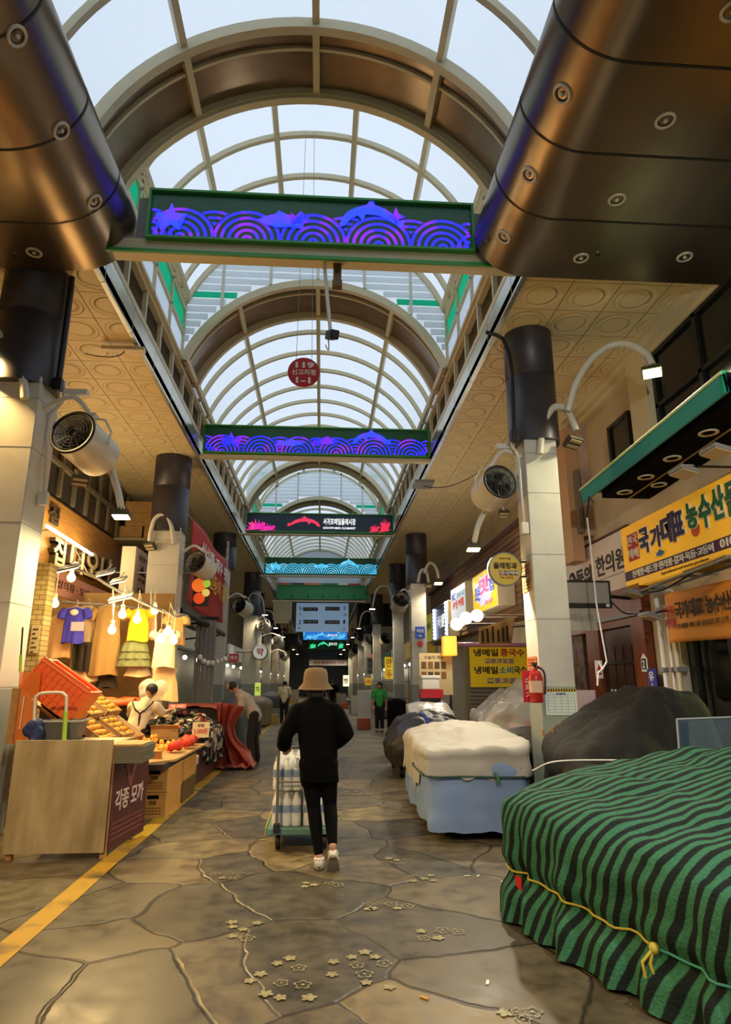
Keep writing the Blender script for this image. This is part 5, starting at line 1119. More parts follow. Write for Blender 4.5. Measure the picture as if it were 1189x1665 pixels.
for k in range(7):
    y = 5.4 + k * .5; z = 1.09 if k % 2 else 1.64; c = ('#d8cb7c', '#c9b04a', '#e3dfc2')[k % 3]
    tag(obj('stock_box', MB().box((6.95, y, z), (7.4, y + .36, z + .26), .01), M('stock_' + c[1:], c, .6)), 'pale stock box on the shelf inside the glass shop front', 'box', 'boxes inside the glass shop')
# ---- yellow shop sign
XS = WR - .14
m_ys_glow = M('shop_sign_yellow_glow', '#e8a91e', .4, emit=.38); m_pur = M('sign_purple', '#4a1440', .5); m_indigo = M('ink_indigo', '#2c2050', .5); m_dgr = M('ink_green', '#1d6a34', .5); m_stamp = M('stamp_red', '#b92f22', .5); m_out = M('letter_edge_white', '#f4ecd2', .5)  # yellow panel glows a little in place of lamp light falling on it
yL = at(1014, 905, X=XS).y; yR = 4.4; zT, zB = at(1012, 860, X=XS).z, at(1022, 957, X=XS).z
O_ = Vector((XS, yL, zB)); U_ = Vector((0, yR - yL, 0)); V_ = Vector((0, 0, zT - zB)); LU = yR - yL
t = thing('shop_sign', 'long yellow shop sign with indigo and green lettering above the glass shop front', 'sign', (XS, yL, zB))
board(t, 'panel', O_, U_, V_, .12, m_ys_glow)
def fu(x): return (at(x, 880, X=XS).y - yL) / LU
N_m = Vector((-.002, 0, 0))
board(t, 'purple_band', O_ + V_ * .115 + N_m, U_, V_ * .155, .001, m_pur)
def L3(s, x0, x1, z0, z1, m, bold=.03, edge=True, nm='letter'):
    a, b = fu(x0), fu(x1); oo, uu, vv = O_ + U_ * a + V_ * z0, U_ * (b - a), V_ * (z1 - z0)
    if edge: mb = MB(); text(mb, s, oo - uu * .035 - vv * .03, uu * 1.07, vv * 1.06, bold + .045, .02); q = obj('letter_edge', mb, m_out, t)
    mb = MB(); text(mb, s, oo, uu, vv, bold, .012, .021 if edge else .003); return obj(nm, mb, m, t)
for s, x0, x1, z0, z1 in (('국', 1042, 1058, .44, .84), ('가', 1061, 1079, .46, .78), ('대', 1080, 1103, .44, .88), ('표', 1103, 1118, .5, .84)): L3(s, x0, x1, z0, z1, m_indigo)
for s, x0, x1, z0, z1 in (('농', 1124, 1143, .52, .88), ('수', 1146, 1166, .46, .9), ('산', 1168, 1190, .5, .92), ('물', 1193, 1218, .48, .9)): L3(s, x0, x1, z0, z1, m_dgr)
for s, x0, x1, z0, z1 in (('전', 1021, 1028, .66, .82), ('국', 1030, 1037, .66, .82), ('택', 1021, 1028, .44, .6), ('배', 1030, 1037, .44, .6)):
    a, b = fu(x0 - 1), fu(x1 + 1); board(t, 'stamp', O_ + U_ * a + V_ * (z0 - .03) + N_m, U_ * (b - a), V_ * (z1 - z0 + .06), .002, m_stamp); L3(s, x0, x1, z0, z1, m_out, .01, False)
L3('천혜향·레드향·한라봉·갈치·옥돔·고등어', 1024, 1160, .135, .25, m_out, .015, False, 'small_lettering'); L3('010', 1172, 1196, .14, .25, m_out, .02, False, 'small_lettering')
L3('Agricultural and marine products', 1070, 1150, .035, .085, M('ink_brown', '#8a6420', .6), .005, False, 'small_lettering')
f = MB(); 
def sgn(x, z): return O_ + U_ * fu(x) + V_ * z + Vector((-.02, 0, 0))
c = sgn(1136, .50); obj('fruit_mark', MB().lathe([(.001, -.02), (.07, -.015), (.1, 0)], c, (-1, 0, 0), 20), M('mark_orange', '#dd5a24', .5), t)
c = sgn(1073, .36); f.add([c + Vector((0, -p[0] * .26, p[1] * .16)) for p in FISH], [list(range(len(FISH)))]); obj('fish_mark', f, M('mark_blue', '#2f6fa8', .5), t)
# ---- orange cloth banner below it
XB2 = WR - .2; a, b_, c = at(1094, 1045, X=XB2), at(1080, 964, X=XB2), at(1189, 1030, X=XB2)
m_ob = M('banner_orange', '#ee9a34', .65, bump=.3, bs=4); y0_, y1_ = a.y + .02, 5.0
t = thing('cloth_banner', 'orange cloth banner with black lettering hung below the yellow shop sign', 'banner', (XB2, y0_, a.z)); zt2, zb2 = b_.z - .02, a.z
def ban(u, v): return (XB2 - .03 * sin(u * 11) * v - .02, y0_ + (y1_ - y0_) * u - .06 * v * (1 - u) * 0, zt2 - (zt2 - zb2) * v - .03 * sin(pi * u))
obj('cloth', MB().sheet(ban, 40, 12, .008), m_ob, t)
lu = y1_ - y0_; fb = lambda x: (at(x, 1000, X=XB2).y - y0_) / lu
oo = Vector((XB2 - .062, y0_, zb2 - .02)); uu = Vector((0, lu, 0)); vv = Vector((0, 0, zt2 - zb2)); m_bk2 = M('banner_ink', '#2b1f14', .6)
lettering(t, oo, uu, vv, [('국가대표 농수산물', fb(1106), fb(1213) - fb(1106), .46, .34, m_bk2, .03), ('전국택배', fb(1086), fb(1102) - fb(1086), .3, .4, m_stamp, .02)] and [('국가대표 농수산물', fb(1106), .46, fb(1215) - fb(1106), .34, m_bk2, .03), ('천혜향 레드향 한라봉 황금향 카라향', fb(1107), .27, fb(1220) - fb(1107), .1, m_bk2, .005), ('전국', fb(1087), .55, fb(1103) - fb(1087), .2, m_stamp, .03), ('택배', fb(1088), .30, fb(1103) - fb(1088), .2, m_stamp, .05)], .0)
obj('cord', MB().tube([(XB2, y0_, zt2), (WR - .02, y0_ + .3, zt2 + .12)], .006, 5), m_white, t)
# ---- teal canopy with dark underside
XC = 4.05; zc = 4.28; yf, yn = 9.5, 5.75
t = thing('teal_canopy', 'long teal awning edge with black lamp-studded underside over the yellow sign', 'awning', (XC, yf, zc))
obj('valance', MB().ibox((XC, yf, zc), (0, yn - yf, .12), (-.02, 0, .2), (.03, 0, 0)), M('teal_valance', '#1f8f86', .45), t)
obj('pale_edge', MB().tube([(XC - .03, yf, zc + .21), (XC - .03, yn, zc + .33)], .018, 8), M('valance_edge', '#d9e0a8', .5), t)
obj('deck', MB().ibox((XC + .03, yf, zc + .17), (0, yn - yf, .12), (WR - XC - .03, 0, .0), (0, 0, .05)), m_iron, t)
mb = MB().ibox((XC + .16, yf - .35, zc - .02), (0, yn - yf + .35, .12), (WR - XC - .17, 0, 0), (0, 0, .18)); obj('underside', mb, M('canopy_black', '#0a0a0a', .9, spec=.05), t)
obj('end_cap', MB().ibox((XC - .02, yn - .0, zc + .12), (.04, 0, 0), (0, 0, .24), (0, .05, 0)), m_teal, t)
mb = MB().ibox((XC + .55, yf - .35, zc - .035), (0, yn - yf + .35, .12), (.015, 0, 0), (0, 0, .014)); obj('joint_strip', mb, M('brass_strip', '#b59a58', .4, metal=.5), t)
for x, y in ((4.42, 8.85), (4.42, 8.2), (4.42, 7.5), (4.76, 8.5), (4.76, 7.8), (4.42, 6.7)):
    q = Vector((x, y, zc - .022 + (y - yf + .35) / (yn - yf + .35) * .12))
    obj('recessed_light', MB().lathe([(.07, 0), (.09, -.012), (.11, -.01), (.112, .01), (.07, .01), (.01, .015)], q, n=24), m_lring, t)
def panel_flood(label, p, rz=0, w=.3):
    t = thing('panel_flood', label, 'lamp', p, 'unlit flat lamps over the yellow sign'); rot = Matrix.Rotation(rz, 3, 'Z') @ Matrix.Rotation(R(16), 3, 'Y')
    obj('casing', MB().obox(Vector(p) + Vector((0, 0, .03)), (w * .7, w, .05), rot, .008), m_gry, t); obj('diffuser', MB().obox(p, (w * .62, w * .92, .014), rot), M('diffuser_off', '#cdbf9f', .4), t)
    obj('arm', MB().tube([Vector(p) + Vector((0, 0, .05)), Vector(p) + Vector((.2, 0, .1)), (WR - .01, p[1], p[2] + .1)], .014, 6), m_iron, t)
for x, y, X, lab in ((1112, 771, 4.2, 'white square lamp above the yellow sign, nearest the teal edge'), (1165, 738, 4.25, 'square lamp on an arm above the yellow sign, at the photo edge'), (1058, 852 + 153, 4.45, 'flat lamp below the yellow sign, left of the orange banner'), (1030, 968, 4.5, 'flat lamp below the far end of the yellow sign, leftmost one')):
    panel_flood(lab, at(x, y, X=X))
# frame of lights sticking out under the yellow sign
t = thing('lamp_frame', 'folded metal lamp frame with cables under the yellow shop sign', 'frame', (4.6, 7, 2.9))
a = at(1040, 962, X=4.55); b_ = at(1189, 905, X=4.3)
mb = MB(); mb.tube([a, b_], .02, 6); mb.tube([a + Vector((.2, .2, 0)), b_ + Vector((.3, 0, 0))], .02, 6); obj('bar', mb, m_gry, t)
for f_ in (.15, .5, .85): p = a.lerp(b_, f_); obj('arm', MB().tube([p, Vector((WR, p.y, p.z + .05))], .018, 6), m_gry, t)
obj('cable', MB().tube(spline([a, a.lerp(b_, .3) + Vector((0, 0, -.09)), a.lerp(b_, .6) + Vector((.1, 0, .02)), b_], 8), .012, 6), m_blk, t)
obj('tray', MB().ibox(a.lerp(b_, .55) + Vector((.0, 0, .03)), (b_ - a) * .4, (.28, 0, 0), (0, 0, .02)), M('tray_yellow', '#c29a2a', .5), t)
# ---- upper floor: windows, plaster pier, white post
mb = MB(); struct('window_right_2', MB().box((WR - .05, 4.0, 4.75), (WR + .0, 8.5, 6.3)), M('window_dark_right', '#14181a', .15))
for y in (4.0, 5.1, 6.2, 7.3, 8.42): mb.box((WR - .1, y, 4.7), (WR - .04, y + .08, 6.32))
for z in (4.7, 5.45, 6.26): mb.box((WR - .1, 4.0, z), (WR - .04, 8.5, z + .06))
struct('window_right_2_frame', mb, m_mull)
a, b_ = at(1018, 560, X=WR - .15), at(1048, 560, X=WR - .15)
struct('trim_post_white', MB().box((WR - .2, b_.y, 4.4), (WR, a.y, 6.5)), m_cream)
m_pl = M('pink_plaster', '#cdb3a4', .85, var='#a48d80', vs=2.4); a, b_ = at(938, 760, Y=11.2), at(1000, 760, Y=11.2)
struct('wall_pier_plaster', MB().box((a.x + .06, 11.2, 4.15), (WR, 11.9, 6.5)), m_pl)
struct('wall_pier_slab', MB().box((a.x - .16, 11.3, 3.7), (a.x + .06, 11.8, 6.3)), M('pier_tan', '#c9a27a', .8)); struct('wall_pier_step', MB().box((a.x - .05, 11.15, 4.2), (a.x + .02, 11.3, 5.4)), M('pier_grey', '#7d7268', .8))
a, b_ = at(1000, 725, X=WR - .02), at(1030, 700, X=WR - .02)
struct('window_right_3', MB().box((WR - .08, b_.y, 5.0), (WR + .0, a.y, 5.75)), M('window_dark_right')); mb = MB()
for y0, y1, z0, z1 in ((b_.y - .04, b_.y + .04, 4.96, 5.79), (a.y - .04, a.y + .04, 4.96, 5.79), (b_.y, a.y, 4.96, 5.02), (b_.y, a.y, 5.73, 5.79)): mb.box((WR - .12, y0, z0), (WR - .02, y1, z1))
struct('window_right_3_frame', mb, m_mull)
# ---- white clinic sign
XK = WR - .1; ya, yb_ = at(919, 930, X=XK).y, at(1019, 870, X=XK).y; zT, zB = at(919, 908, X=XK).z, at(1016, 955, X=XK).z
t = thing('clinic_sign', 'white clinic sign with black lettering between the white pillar and the yellow sign', 'sign', (XK, ya, zB)); O2 = Vector((XK, ya + .6, zB)); U2 = Vector((0, yb_ - ya - .6, 0)); V2 = Vector((0, 0, zT - zB))
board(t, 'panel', O2, U2, V2, .1, M('clinic_white', '#efe3da', .25)); f2 = lambda x: (at(x, 925, X=XK).y - O2.y) / U2.y
lettering(t, O2, U2, V2, [('동의', f2(936), .28, f2(962) - f2(936), .36, m_bk2, .04), ('한의원', f2(970), .33, f2(1019) - f2(970), .38, m_bk2, .02)], .004)
c = O2 + U2 * f2(930) + V2 * .46; obj('emblem', MB().lathe([(.001, .01), (.16, .01), (.16, 0)], c, (-1, 0, 0), 24), m_bk2, t); obj('emblem_mark', MB().lathe([(.05, .016), (.08, .016)], c, (-1, 0, 0), 18), M('clinic_white'), t)
mb = MB().ibox(O2 + V2 * .26 + Vector((-.004, 0, 0)), U2, V2 * .02, (.003, 0, 0)); obj('seam', mb, m_gry, t); obj('top_edge', MB().ibox(O2 + V2, U2, (0, 0, .05), (.1, 0, 0)), M('edge_brown', '#4a2a1c', .6), t)
# ---- wooden restaurant front with its door
m_rw = M('red_wood', '#7d3b1b', .5, var='#652d14', vs=3, vstretch=(1, 3, .5)); m_dw = M('dark_door', '#3a120b', .45, var='#2b0d08', vs=3); XW = WR - .06
y0_, y1_ = at(952, 1080, X=XW).y, at(1062, 1080, X=XW).y
t = thing('wooden_shopfront', 'red-brown wooden restaurant front with a dark door under the clinic sign', 'shopfront', (XW, (y0_ + y1_) / 2, 0))
zh = at(1000, 1022, X=XW).z; zh2 = zB
obj('header', MB().box((XW - .08, y1_, zh), (WR, y0_ + .6, zh2 - .01)), m_rw, t); obj('header_trim', MB().box((XW - .12, y1_, zh + .12), (XW - .08, y0_ + .6, zh + .18)), m_dw, t)
for x0, x1 in ((964, 984), (1040, 1062)):
    ya, yb_ = at(x0, 1080, X=XW).y, at(x1, 1080, X=XW).y; obj('door_post', MB().box((XW - .08, yb_, 0), (WR, ya, zh)), m_rw, t)
ya, yb_ = at(984, 1080, X=XW).y, at(1040, 1080, X=XW).y
dr = obj('door_leaf', MB().box((XW - .02, yb_ + .01, .02), (WR, ya - .01, zh - .01)), m_dw, t); mb = MB()
for k in range(4): yy = yb_ + (ya - yb_) * (k + .5) / 4; mb.box((XW - .03, yy - .01, .9), (XW - .02, yy + .01, zh - .3))
obj('door_groove', mb, m_blk, dr); obj('crossbar', MB().box((XW - .05, yb_ + .02, 1.85), (XW - .02, ya - .02, 1.9)), m_blk, dr); obj('kick_plate', MB().box((XW - .035, yb_ + .03, .3), (XW - .02, ya - .03, 1.35)), M('kick_white', '#bdb3ad', .4), dr)
for s in (-.06, .06): obj('door_handle', MB().tube([(XW - .09, ya - .45 + s, 1.0), (XW - .09, ya - .45 + s, 1.45)], .018, 8), m_wht, dr)
a = at(1050, 1092, X=XW - .085); b_ = at(1050, 1062, X=XW - .085)
t = thing('number_plate', 'small house-shaped plate with the number 2 on the wooden post', 'plate', a); mb = MB(); h = b_.z - a.z; yy = a.y; mb.prism([(XW - .085, yy + .09, a.z), (XW - .085, yy - .09, a.z), (XW - .085, yy - .09, a.z + h * .7), (XW - .085, yy, a.z + h), (XW - .085, yy + .09, a.z + h * .7)], (-.01, 0, 0)); obj('plate', mb, m_wht, t)
board(t, 'dark_field', (XW - .097, yy + .07, a.z + .03), (0, -.14, 0), (0, 0, h * .6), .002, m_navy); lettering(t, (XW - .099, yy + .07, a.z + .03), (0, -.14, 0), (0, 0, h * .6), [('2', .25, .15, .5, .7, m_wht, .02)], .0)
a = at(1062, 1120, X=XW - .09); t = thing('wall_sticker', 'blue and white sticker low on the wooden post by the white pipes', 'sticker', a); obj('sheet', MB().box((XW - .1, a.y - .14, a.z - .1), (XW - .082, a.y + .1, a.z + .28)), M('sticker_blue', '#3b3f9a', .5), t); lettering(t, (XW - .102, a.y + .1, a.z - .1), (0, -.24, 0), (0, 0, .38), [('유', .2, .55, .6, .35, m_wht, .02), ('↓', .3, .08, .4, .4, m_wht, .02)], .0)
# stone strip left of the wooden front
ya = at(925, 1060, X=XW).y; struct('wall_stone_strip', MB().box((XW - .02, y0_, 0), (WR, y0_ + 1.6, 2.7)), M('dark_stone', '#4d3b3a', .8, var='#7d6a68', vs=7))
# white pipes beside the glass front
for lab, pts, r in (('white bent pipe nearest the wooden post, reaching up under the yellow sign', ((1085, 1118), (1068, 978), (1066, 966), (1075, 960), (1092, 962)), .035), ('thin white pipe beside the bent pipe', ((1098, 1118), (1082, 985)), .02), ('wide pale channel left of the orange banner', ((1108, 1118), (1094, 1010)), .03)):
    P = [at(x, y, X=WR - .12) for x, y in pts]; P[0].z = .0 if False else P[0].z; P = [Vector((P[0].x, P[0].y, 0))] + P
    t = thing('wall_pipe', lab, 'pipe', P[0]); obj('pipe', MB().tube(P if len(pts) == 2 else [P[0]] + spline(P[1:], 4), r, 8), m_wht if 'pale' not in lab else m_cream, t)
    obj('clamp', MB().box((P[1].x - r - .02, P[1].y - r - .02, 1.7), (WR, P[1].y + r + .02, 1.76)), m_gry, t)
# awning crank
P = [at(x, y, Y=8.9) for x, y in ((955, 842), (961, 890), (970, 980), (987, 1076), (980, 1088), (973, 1094), (972, 1115))]
t = thing('awning_crank', 'long white awning crank rod hanging in front of the clinic sign', 'rod', P[0]); obj('rod', MB().tube(P[:4], .012, 8), m_wht, t); obj('crank', MB().tube(P[3:], .014, 8), m_wht, t); obj('hook_cable', MB().tube([P[0], P[0] + Vector((.1, .1, .35)), P[0] + Vector((.3, .4, .35))], .01, 6), m_blk, t)
a = at(970, 1103, Y=9.0); t = thing('warning_tag', 'small white tag with a red arrow by the foot of the crank rod', 'tag', a); board(t, 'card', a, (.1, 0, 0), (0, 0, .24), .006, m_wht); lettering(t, a, (.1, 0, 0), (0, 0, .24), [('▲', .2, .45, .6, .35, m_redp), ('━', .15, .2, .7, .1, m_redp)], .001)
obj('string', MB().tube([a + Vector((.05, .01, .24)), P[4]], .004, 5), m_wht, t)
# hanging monitor with sheets below
a = at(905, 988, Y=9.4); b_ = at(992, 944, Y=9.4)
t = thing('monitor', 'grey-screened monitor hung behind the white pillar, in front of the clinic sign', 'television', (b_.x, 9.4, a.z)); a.x -= .5
obj('casing', MB().box((a.x, 9.4, a.z), (b_.x, 9.46, b_.z), .01), m_blk, t); obj('screen', MB().box((a.x + .03, 9.392, a.z + .07), (b_.x - .04, 9.4, b_.z - .035)), M('screen_grey', '#9b9a9a', .25), t)
for s in (.3, .93): obj('sticker', MB().box((a.x + (b_.x - a.x) * s, 9.39, a.z + .015), (a.x + (b_.x - a.x) * s + .05, 9.4, a.z + .06)), m_wht, t)
obj('bracket', MB().tube([(b_.x - .3, 9.46, (a.z + b_.z) / 2), (WR, 9.9, (a.z + b_.z) / 2)], .03, 8), m_iron, t)
obj('cable', MB().tube(spline([(b_.x, 9.43, a.z + .1), (b_.x + .2, 9.5, a.z - .05), (WR - .1, 9.8, a.z - .05)], 6), .01, 6), m_blk, t)
c = at(972, 1025, Y=9.42); t2 = thing('menu_sheet', 'grey paper menu sheet hanging under the monitor', 'poster', c); obj('paper', MB().box((a.x + .2, 9.42, c.z), (c.x, 9.43, a.z - .005)), M('sheet_grey', '#aaa59c', .6), t2)
lettering(t2, (a.x + .2, 9.42, c.z), (c.x - a.x - .2, 0, 0), (0, 0, a.z - c.z), [('메뉴판', .55, .4, .4, .35, M('sheet_ink', '#8c8a88', .6), .02)], .001); obj('fold', MB().box((c.x - .24, 9.418, c.z), (c.x - .235, 9.42, a.z - .01)), m_gry, t2)
# ---- things fixed to the nearest right pillar
XP = 2.76
c = at(822, 925, Y=8.5); r_ = (at(848, 925, Y=8.5) - c).length
t = thing('round_sign', 'round yellow shop sign with black lettering bracketed to the nearest right pillar', 'sign', c); obj('disc', MB().cyl(c, (0, 1, 0), r_, .07, 48), M('round_yellow', '#edcb3e', .4), t); obj('rim', MB().lathe([(r_ - .005, -.004), (r_ + .012, -.004), (r_ + .012, .075), (r_ - .005, .075)], c, (0, 1, 0), 48), m_gry, t)
oo = c + Vector((-r_, -.001, -r_)); uu, vv = Vector((2 * r_, 0, 0)), Vector((0, 0, 2 * r_)); m_br = M('ink_dark_brown', '#3a2a12', .6)
for k in range(4): board(t, 'red_field', oo + uu * (.30 + .155 * k) + vv * .30, uu * .14, vv * .15, .002, m_stamp if k == 0 else M('field_brown', '#6b3a1c', .6))
lettering(t, oo, uu, vv, [('올래청과', .13, .5, .74, .2, m_br, .03), ('제주직송', .32, .79, .36, .06, M('ink_brown'), .01), ('전국택배', .31, .315, .58, .12, m_wht, .02), ('과일 전문점', .3, .2, .42, .06, m_stamp, .01)], .003)
obj('bracket', MB().tube([c + Vector((r_, .035, .1)), (XP, 8.5, c.z + .1)], .014, 6), m_iron, t); obj('bracket', MB().tube([c + Vector((r_, .035, -.1)), (XP, 8.5, c.z - .1)], .014, 6), m_iron, t)
Yq = 8.08
p = at(872, 1122, Y=Yq); t = thing('fire_extinguisher', 'red fire extinguisher hung on the nearest right pillar', 'extinguisher', p); x_ = p.x; z_ = p.z - .15
obj('cylinder', MB().lathe([(.001, 0), (.075, .0), (.085, .02), (.085, .3), (.07, .36), (.03, .39), (.03, .42), (.001, .42)], (x_, Yq, z_), n=24), M('extinguisher_red', '#b8231c', .3), t)
obj('valve', MB().cyl((x_, Yq, z_ + .42), (0, 0, 1), .022, .04, 12).box((x_ - .02, Yq - .06, z_ + .45), (x_ + .02, Yq + .06, z_ + .475)), m_blk, t); obj('hose', MB().tube(spline([(x_ + .02, Yq - .03, z_ + .44), (x_ + .1, Yq - .05, z_ + .35), (x_ + .09, Yq - .06, z_ + .1)], 6), .012, 8), m_blk, t); obj('label_band', MB().lathe([(.0865, .12), (.0865, .26)], (x_, Yq, z_), n=24), M('extinguisher_label', '#e0b9a0', .5), t)
obj('hook', MB().tube([(x_, Yq, z_ + .40), (XP + .02, 8.3, z_ + .42)], .012, 6), m_iron, t)
a = at(852, 1142, Y=8.15); b_ = at(868, 1090, Y=8.15); t = thing('extinguisher_sign', 'red upright sign beside the fire extinguisher', 'sign', a); board(t, 'plate', a, (b_.x - a.x, 0, 0), (0, 0, b_.z - a.z), .012, m_redp)
for k, ch in enumerate('소화기'): lettering(t, a, (b_.x - a.x, 0, 0), (0, 0, b_.z - a.z), [(ch, .22, .62 - .24 * k, .56, .18, m_wht, .02)], .001)
obj('tab', MB().box((b_.x, 8.15, a.z + .1), (XP + .005, 8.26, a.z + .3)), m_redp, t)
a = at(889, 1163, Y=8.23); b_ = at(937, 1120, Y=8.23); t = thing('notice_sheet', 'white printed notice with a yellow-black top band on the grey foot of the right pillar', 'notice', a); m_np = M('notice_paper', '#dfe2e4', .5)
board(t, 'paper', Vector((a.x, 8.232, a.z)), (b_.x - a.x, 0, 0), (0, 0, b_.z - a.z), .008, m_np); mb = MB(); n = 12; w_ = b_.x - a.x
for k in range(n): mb.add([(a.x + w_ * (k + (.0)) / n, 8.230, b_.z - .035), (a.x + w_ * (k + .5) / n, 8.230, b_.z - .035), (a.x + w_ * (k + .75) / n, 8.230, b_.z), (a.x + w_ * (k + .25) / n, 8.230, b_.z)], [(0, 1, 2, 3)])
obj('band', MB().box((a.x, 8.2305, b_.z - .035), (b_.x, 8.2315, b_.z)), M('band_yellow', '#e2b21e', .5), t); obj('hazard_stripe', mb, m_blk, t); mb = MB()
for k in range(7): mb.box((a.x + .03, 8.2305, a.z + .03 + k * .036), (b_.x - .03, 8.2312, a.z + .034 + k * .036))
for k in range(5): mb.box((a.x + .03 + (w_ - .06) * k / 4 - .002, 8.2305, a.z + .03), (a.x + .03 + (w_ - .06) * k / 4 + .002, 8.2312, a.z + .25))
obj('table_lines', mb, M('ink_faint', '#8fa0b8', .6), t)
lettering(t, Vector((a.x, 8.23, a.z)), (w_, 0, 0), (0, 0, b_.z - a.z), [('알림판', .35, .78, .3, .07, m_ink, .01)], .001)
a = at(941, 1157, Y=8.6); b_ = at(968, 1122, Y=8.6); tag(obj('pink_sheet', MB().box((3.212, 8.6, a.z), (b_.x, 8.612, b_.z)), M('paper_pink', '#c9a5bd', .6)), 'pink paper board leaning right of the grey pillar foot', 'paper')
for k, (x0, x1, y0, y1, lab) in enumerate(((856, 872, 916, 938, 'brown menu card high on the side of the nearest right pillar'), (858, 873, 940, 962, 'second brown menu card below the first on the right pillar side'), (862, 876, 1068, 1086, 'small orange card low on the side of the nearest right pillar'))):
    ya, yb_ = 8.7, 8.32; z0, z1 = at((x0 + x1) / 2, y1, Y=8.5).z, at((x0 + x1) / 2, y0, Y=8.5).z
    t = thing('menu_card', lab, 'card', (XP, 8.5, z0)); board(t, 'card', (XP - .012, ya, z0), (0, yb_ - ya, 0), (0, 0, z1 - z0), .008, M('card_brown', '#b48752', .6) if k < 2 else M('card_orange', '#dc6f35', .6))
    mb = MB()
    for j in range(3): mb.box((XP - .014, yb_ + .05, z0 + (z1 - z0) * (.2 + .25 * j)), (XP - .0125, ya - .05, z0 + (z1 - z0) * (.28 + .25 * j)))
    obj('print', mb, m_print, t)
# ---- plank front with light boxes, beyond the pillar
XF = 4.55; m_plank = M('facade_planks', '#8a6440', .6, var='#6d4c30', vs=2.4, vstretch=(1, .4, 9))
ya, yb_ = 13.0, 27.0; zt2, zb2 = at(850, 850, X=XF).z, at(850, 1000, X=XF).z
t = thing('plank_facade', 'brown plank facade band carrying the light boxes beyond the right pillar', 'facade', (XF, ya, zb2)); obj('planking', MB().box((XF, ya, zb2), (WR, yb_, zt2)), m_plank, t); mb = MB(); k = zb2 + .12
while k < zt2: mb.box((XF - .012, ya, k), (XF, yb_, k + .012)); k += .14
obj('plank_gap', mb, M('gap_dark', '#3a2818', .7), t); obj('cap', MB().box((XF - .12, ya, zt2), (WR, yb_, zt2 + .1)), M('edge_brown'), t)
def lightbox(label, x0, x1, yt, yb, X, m, items, depth=.3, extra=None):
    ya, yb_ = at(x0, (yt + yb) / 2, X=X).y, at(x1, (yt + yb) / 2, X=X).y; zT, zB = at(x1, yt, X=X).z, at(x1, yb, X=X).z
    t = thing('light_box_sign', label, 'sign', (X, ya, zB), 'light boxes on the plank facade'); obj('case', MB().box((X + .004, yb_, zB), (XF - .013, ya, zT), .02), M('box_sign_white'), t)
    O = Vector((X, ya - .03, zB + .03)); U = Vector((0, yb_ - ya + .06, 0)); V = Vector((0, 0, zT - zB - .06)); board(t, 'face', O, U, V, .004, m)
    if extra: extra(t, O, U, V)
    lettering(t, O, U, V, items, .003)
    return t
m_lby = M('lit_yellow', '#f2c21e', .4, emit=.75); m_lbw = M('lit_white', '#dfe6ee', .4, emit=.55); m_lpk = M('lit_pink', '#f0529a', .4, emit=.6); m_lbl = M('lit_blue', '#2b55c9', .4, emit=.4); m_lred = M('lit_red', '#d8342c', .4, emit=.4); m_lcy = M('lit_cyan', '#2fa3c9', .4, emit=.3)
def splash(t, O, U, V):
    n = Vector((-.002, 0, 0)); c = O + U * .5 + V * .52; mb = MB(); K = 22
    mb.add([c + n + U * ((.46 if i % 2 else .34) * cos(2 * pi * i / K) * .9) + V * ((.46 if i % 2 else .34) * sin(2 * pi * i / K)) for i in range(K)], [list(range(K))]); obj('burst', mb, M('lit_lilac', '#cfd2f2', .4, emit=.7), t)
lightbox('lit yellow light box sign with pink and blue lettering behind the round yellow sign', 768, 808, 912, 985, 4.1, m_lby, [('맛', .3, .42, .45, .42, m_lpk, .04), ('조은', .1, .3, .24, .4, m_lbl, .03), ('집', .72, .4, .2, .32, m_lbl, .02), ('포장', .5, .1, .35, .12, m_lpk, .02)], extra=splash)
lightbox('white light box sign with red and blue lettering left of the yellow light box', 733, 757, 944, 1000, 4.1, m_lbw, [('K', .08, .62, .3, .24, m_lbl, .04), ('카페', .1, .3, .8, .28, m_lred, .04), ('커피', .45, .62, .5, .2, m_lcy, .03)])
def dots(t, O, U, V):
    n = Vector((-.03, 0, 0))
    for k in range(9): 
        for a, b in ((.06, .05 + .9 * k / 8), (.94, .05 + .9 * k / 8)): obj('bulb_dot', MB().ball(O + n + U * a + V * b, .06, 8), M('bulb_dot_lit', '#cfd8ff', .4, emit=4), t)
lightbox('dark board edged with glowing dots, leftmost of the plank facade signs', 706, 729, 975, 1034, 4.15, M('board_dark_blue', '#2c3350', .3), [('족발', .25, .3, .5, .4, m_lbw, .03)], extra=dots)
lightbox('yellow and green sign at the far left end of the plank facade', 692, 703, 995, 1042, 4.2, M('lit_olive', '#a8a226', .5, emit=.3), [('전복', .2, .4, .6, .3, m_dgr, .03)])
# globes
gl = None
for k, (x, y, Y) in enumerate(((743, 1015, 15.6), (758, 1005, 15.0), (776, 1001, 14.4))):
    p = at(x, y, Y=Y); r = (at(x + 10, y, Y=Y) - p).length; lab = 'glowing white globe lamp below the light boxes, %s of three' % ('leftmost', 'middle', 'rightmost')[k]
    t = thing('globe_lamp', lab, 'lamp', p, 'globe lamps below the light boxes'); obj('globe', MB().ball(p, r, 20), M('globe_lit', '#fff6e2', .4, emit=2.6), t); obj('rod', MB().tube([p + Vector((r * .9, 0, .02)), (WR, Y, p.z + .04)], .012, 6), m_white, t); obj('cap', MB().cyl(p + Vector((r * .85, 0, 0)), (1, 0, 0), .05, .06, 12), m_white, t)
    point('globe_light', p + Vector((-r - .05, 0, 0)), 45, (1, .9, .7), .12, t)
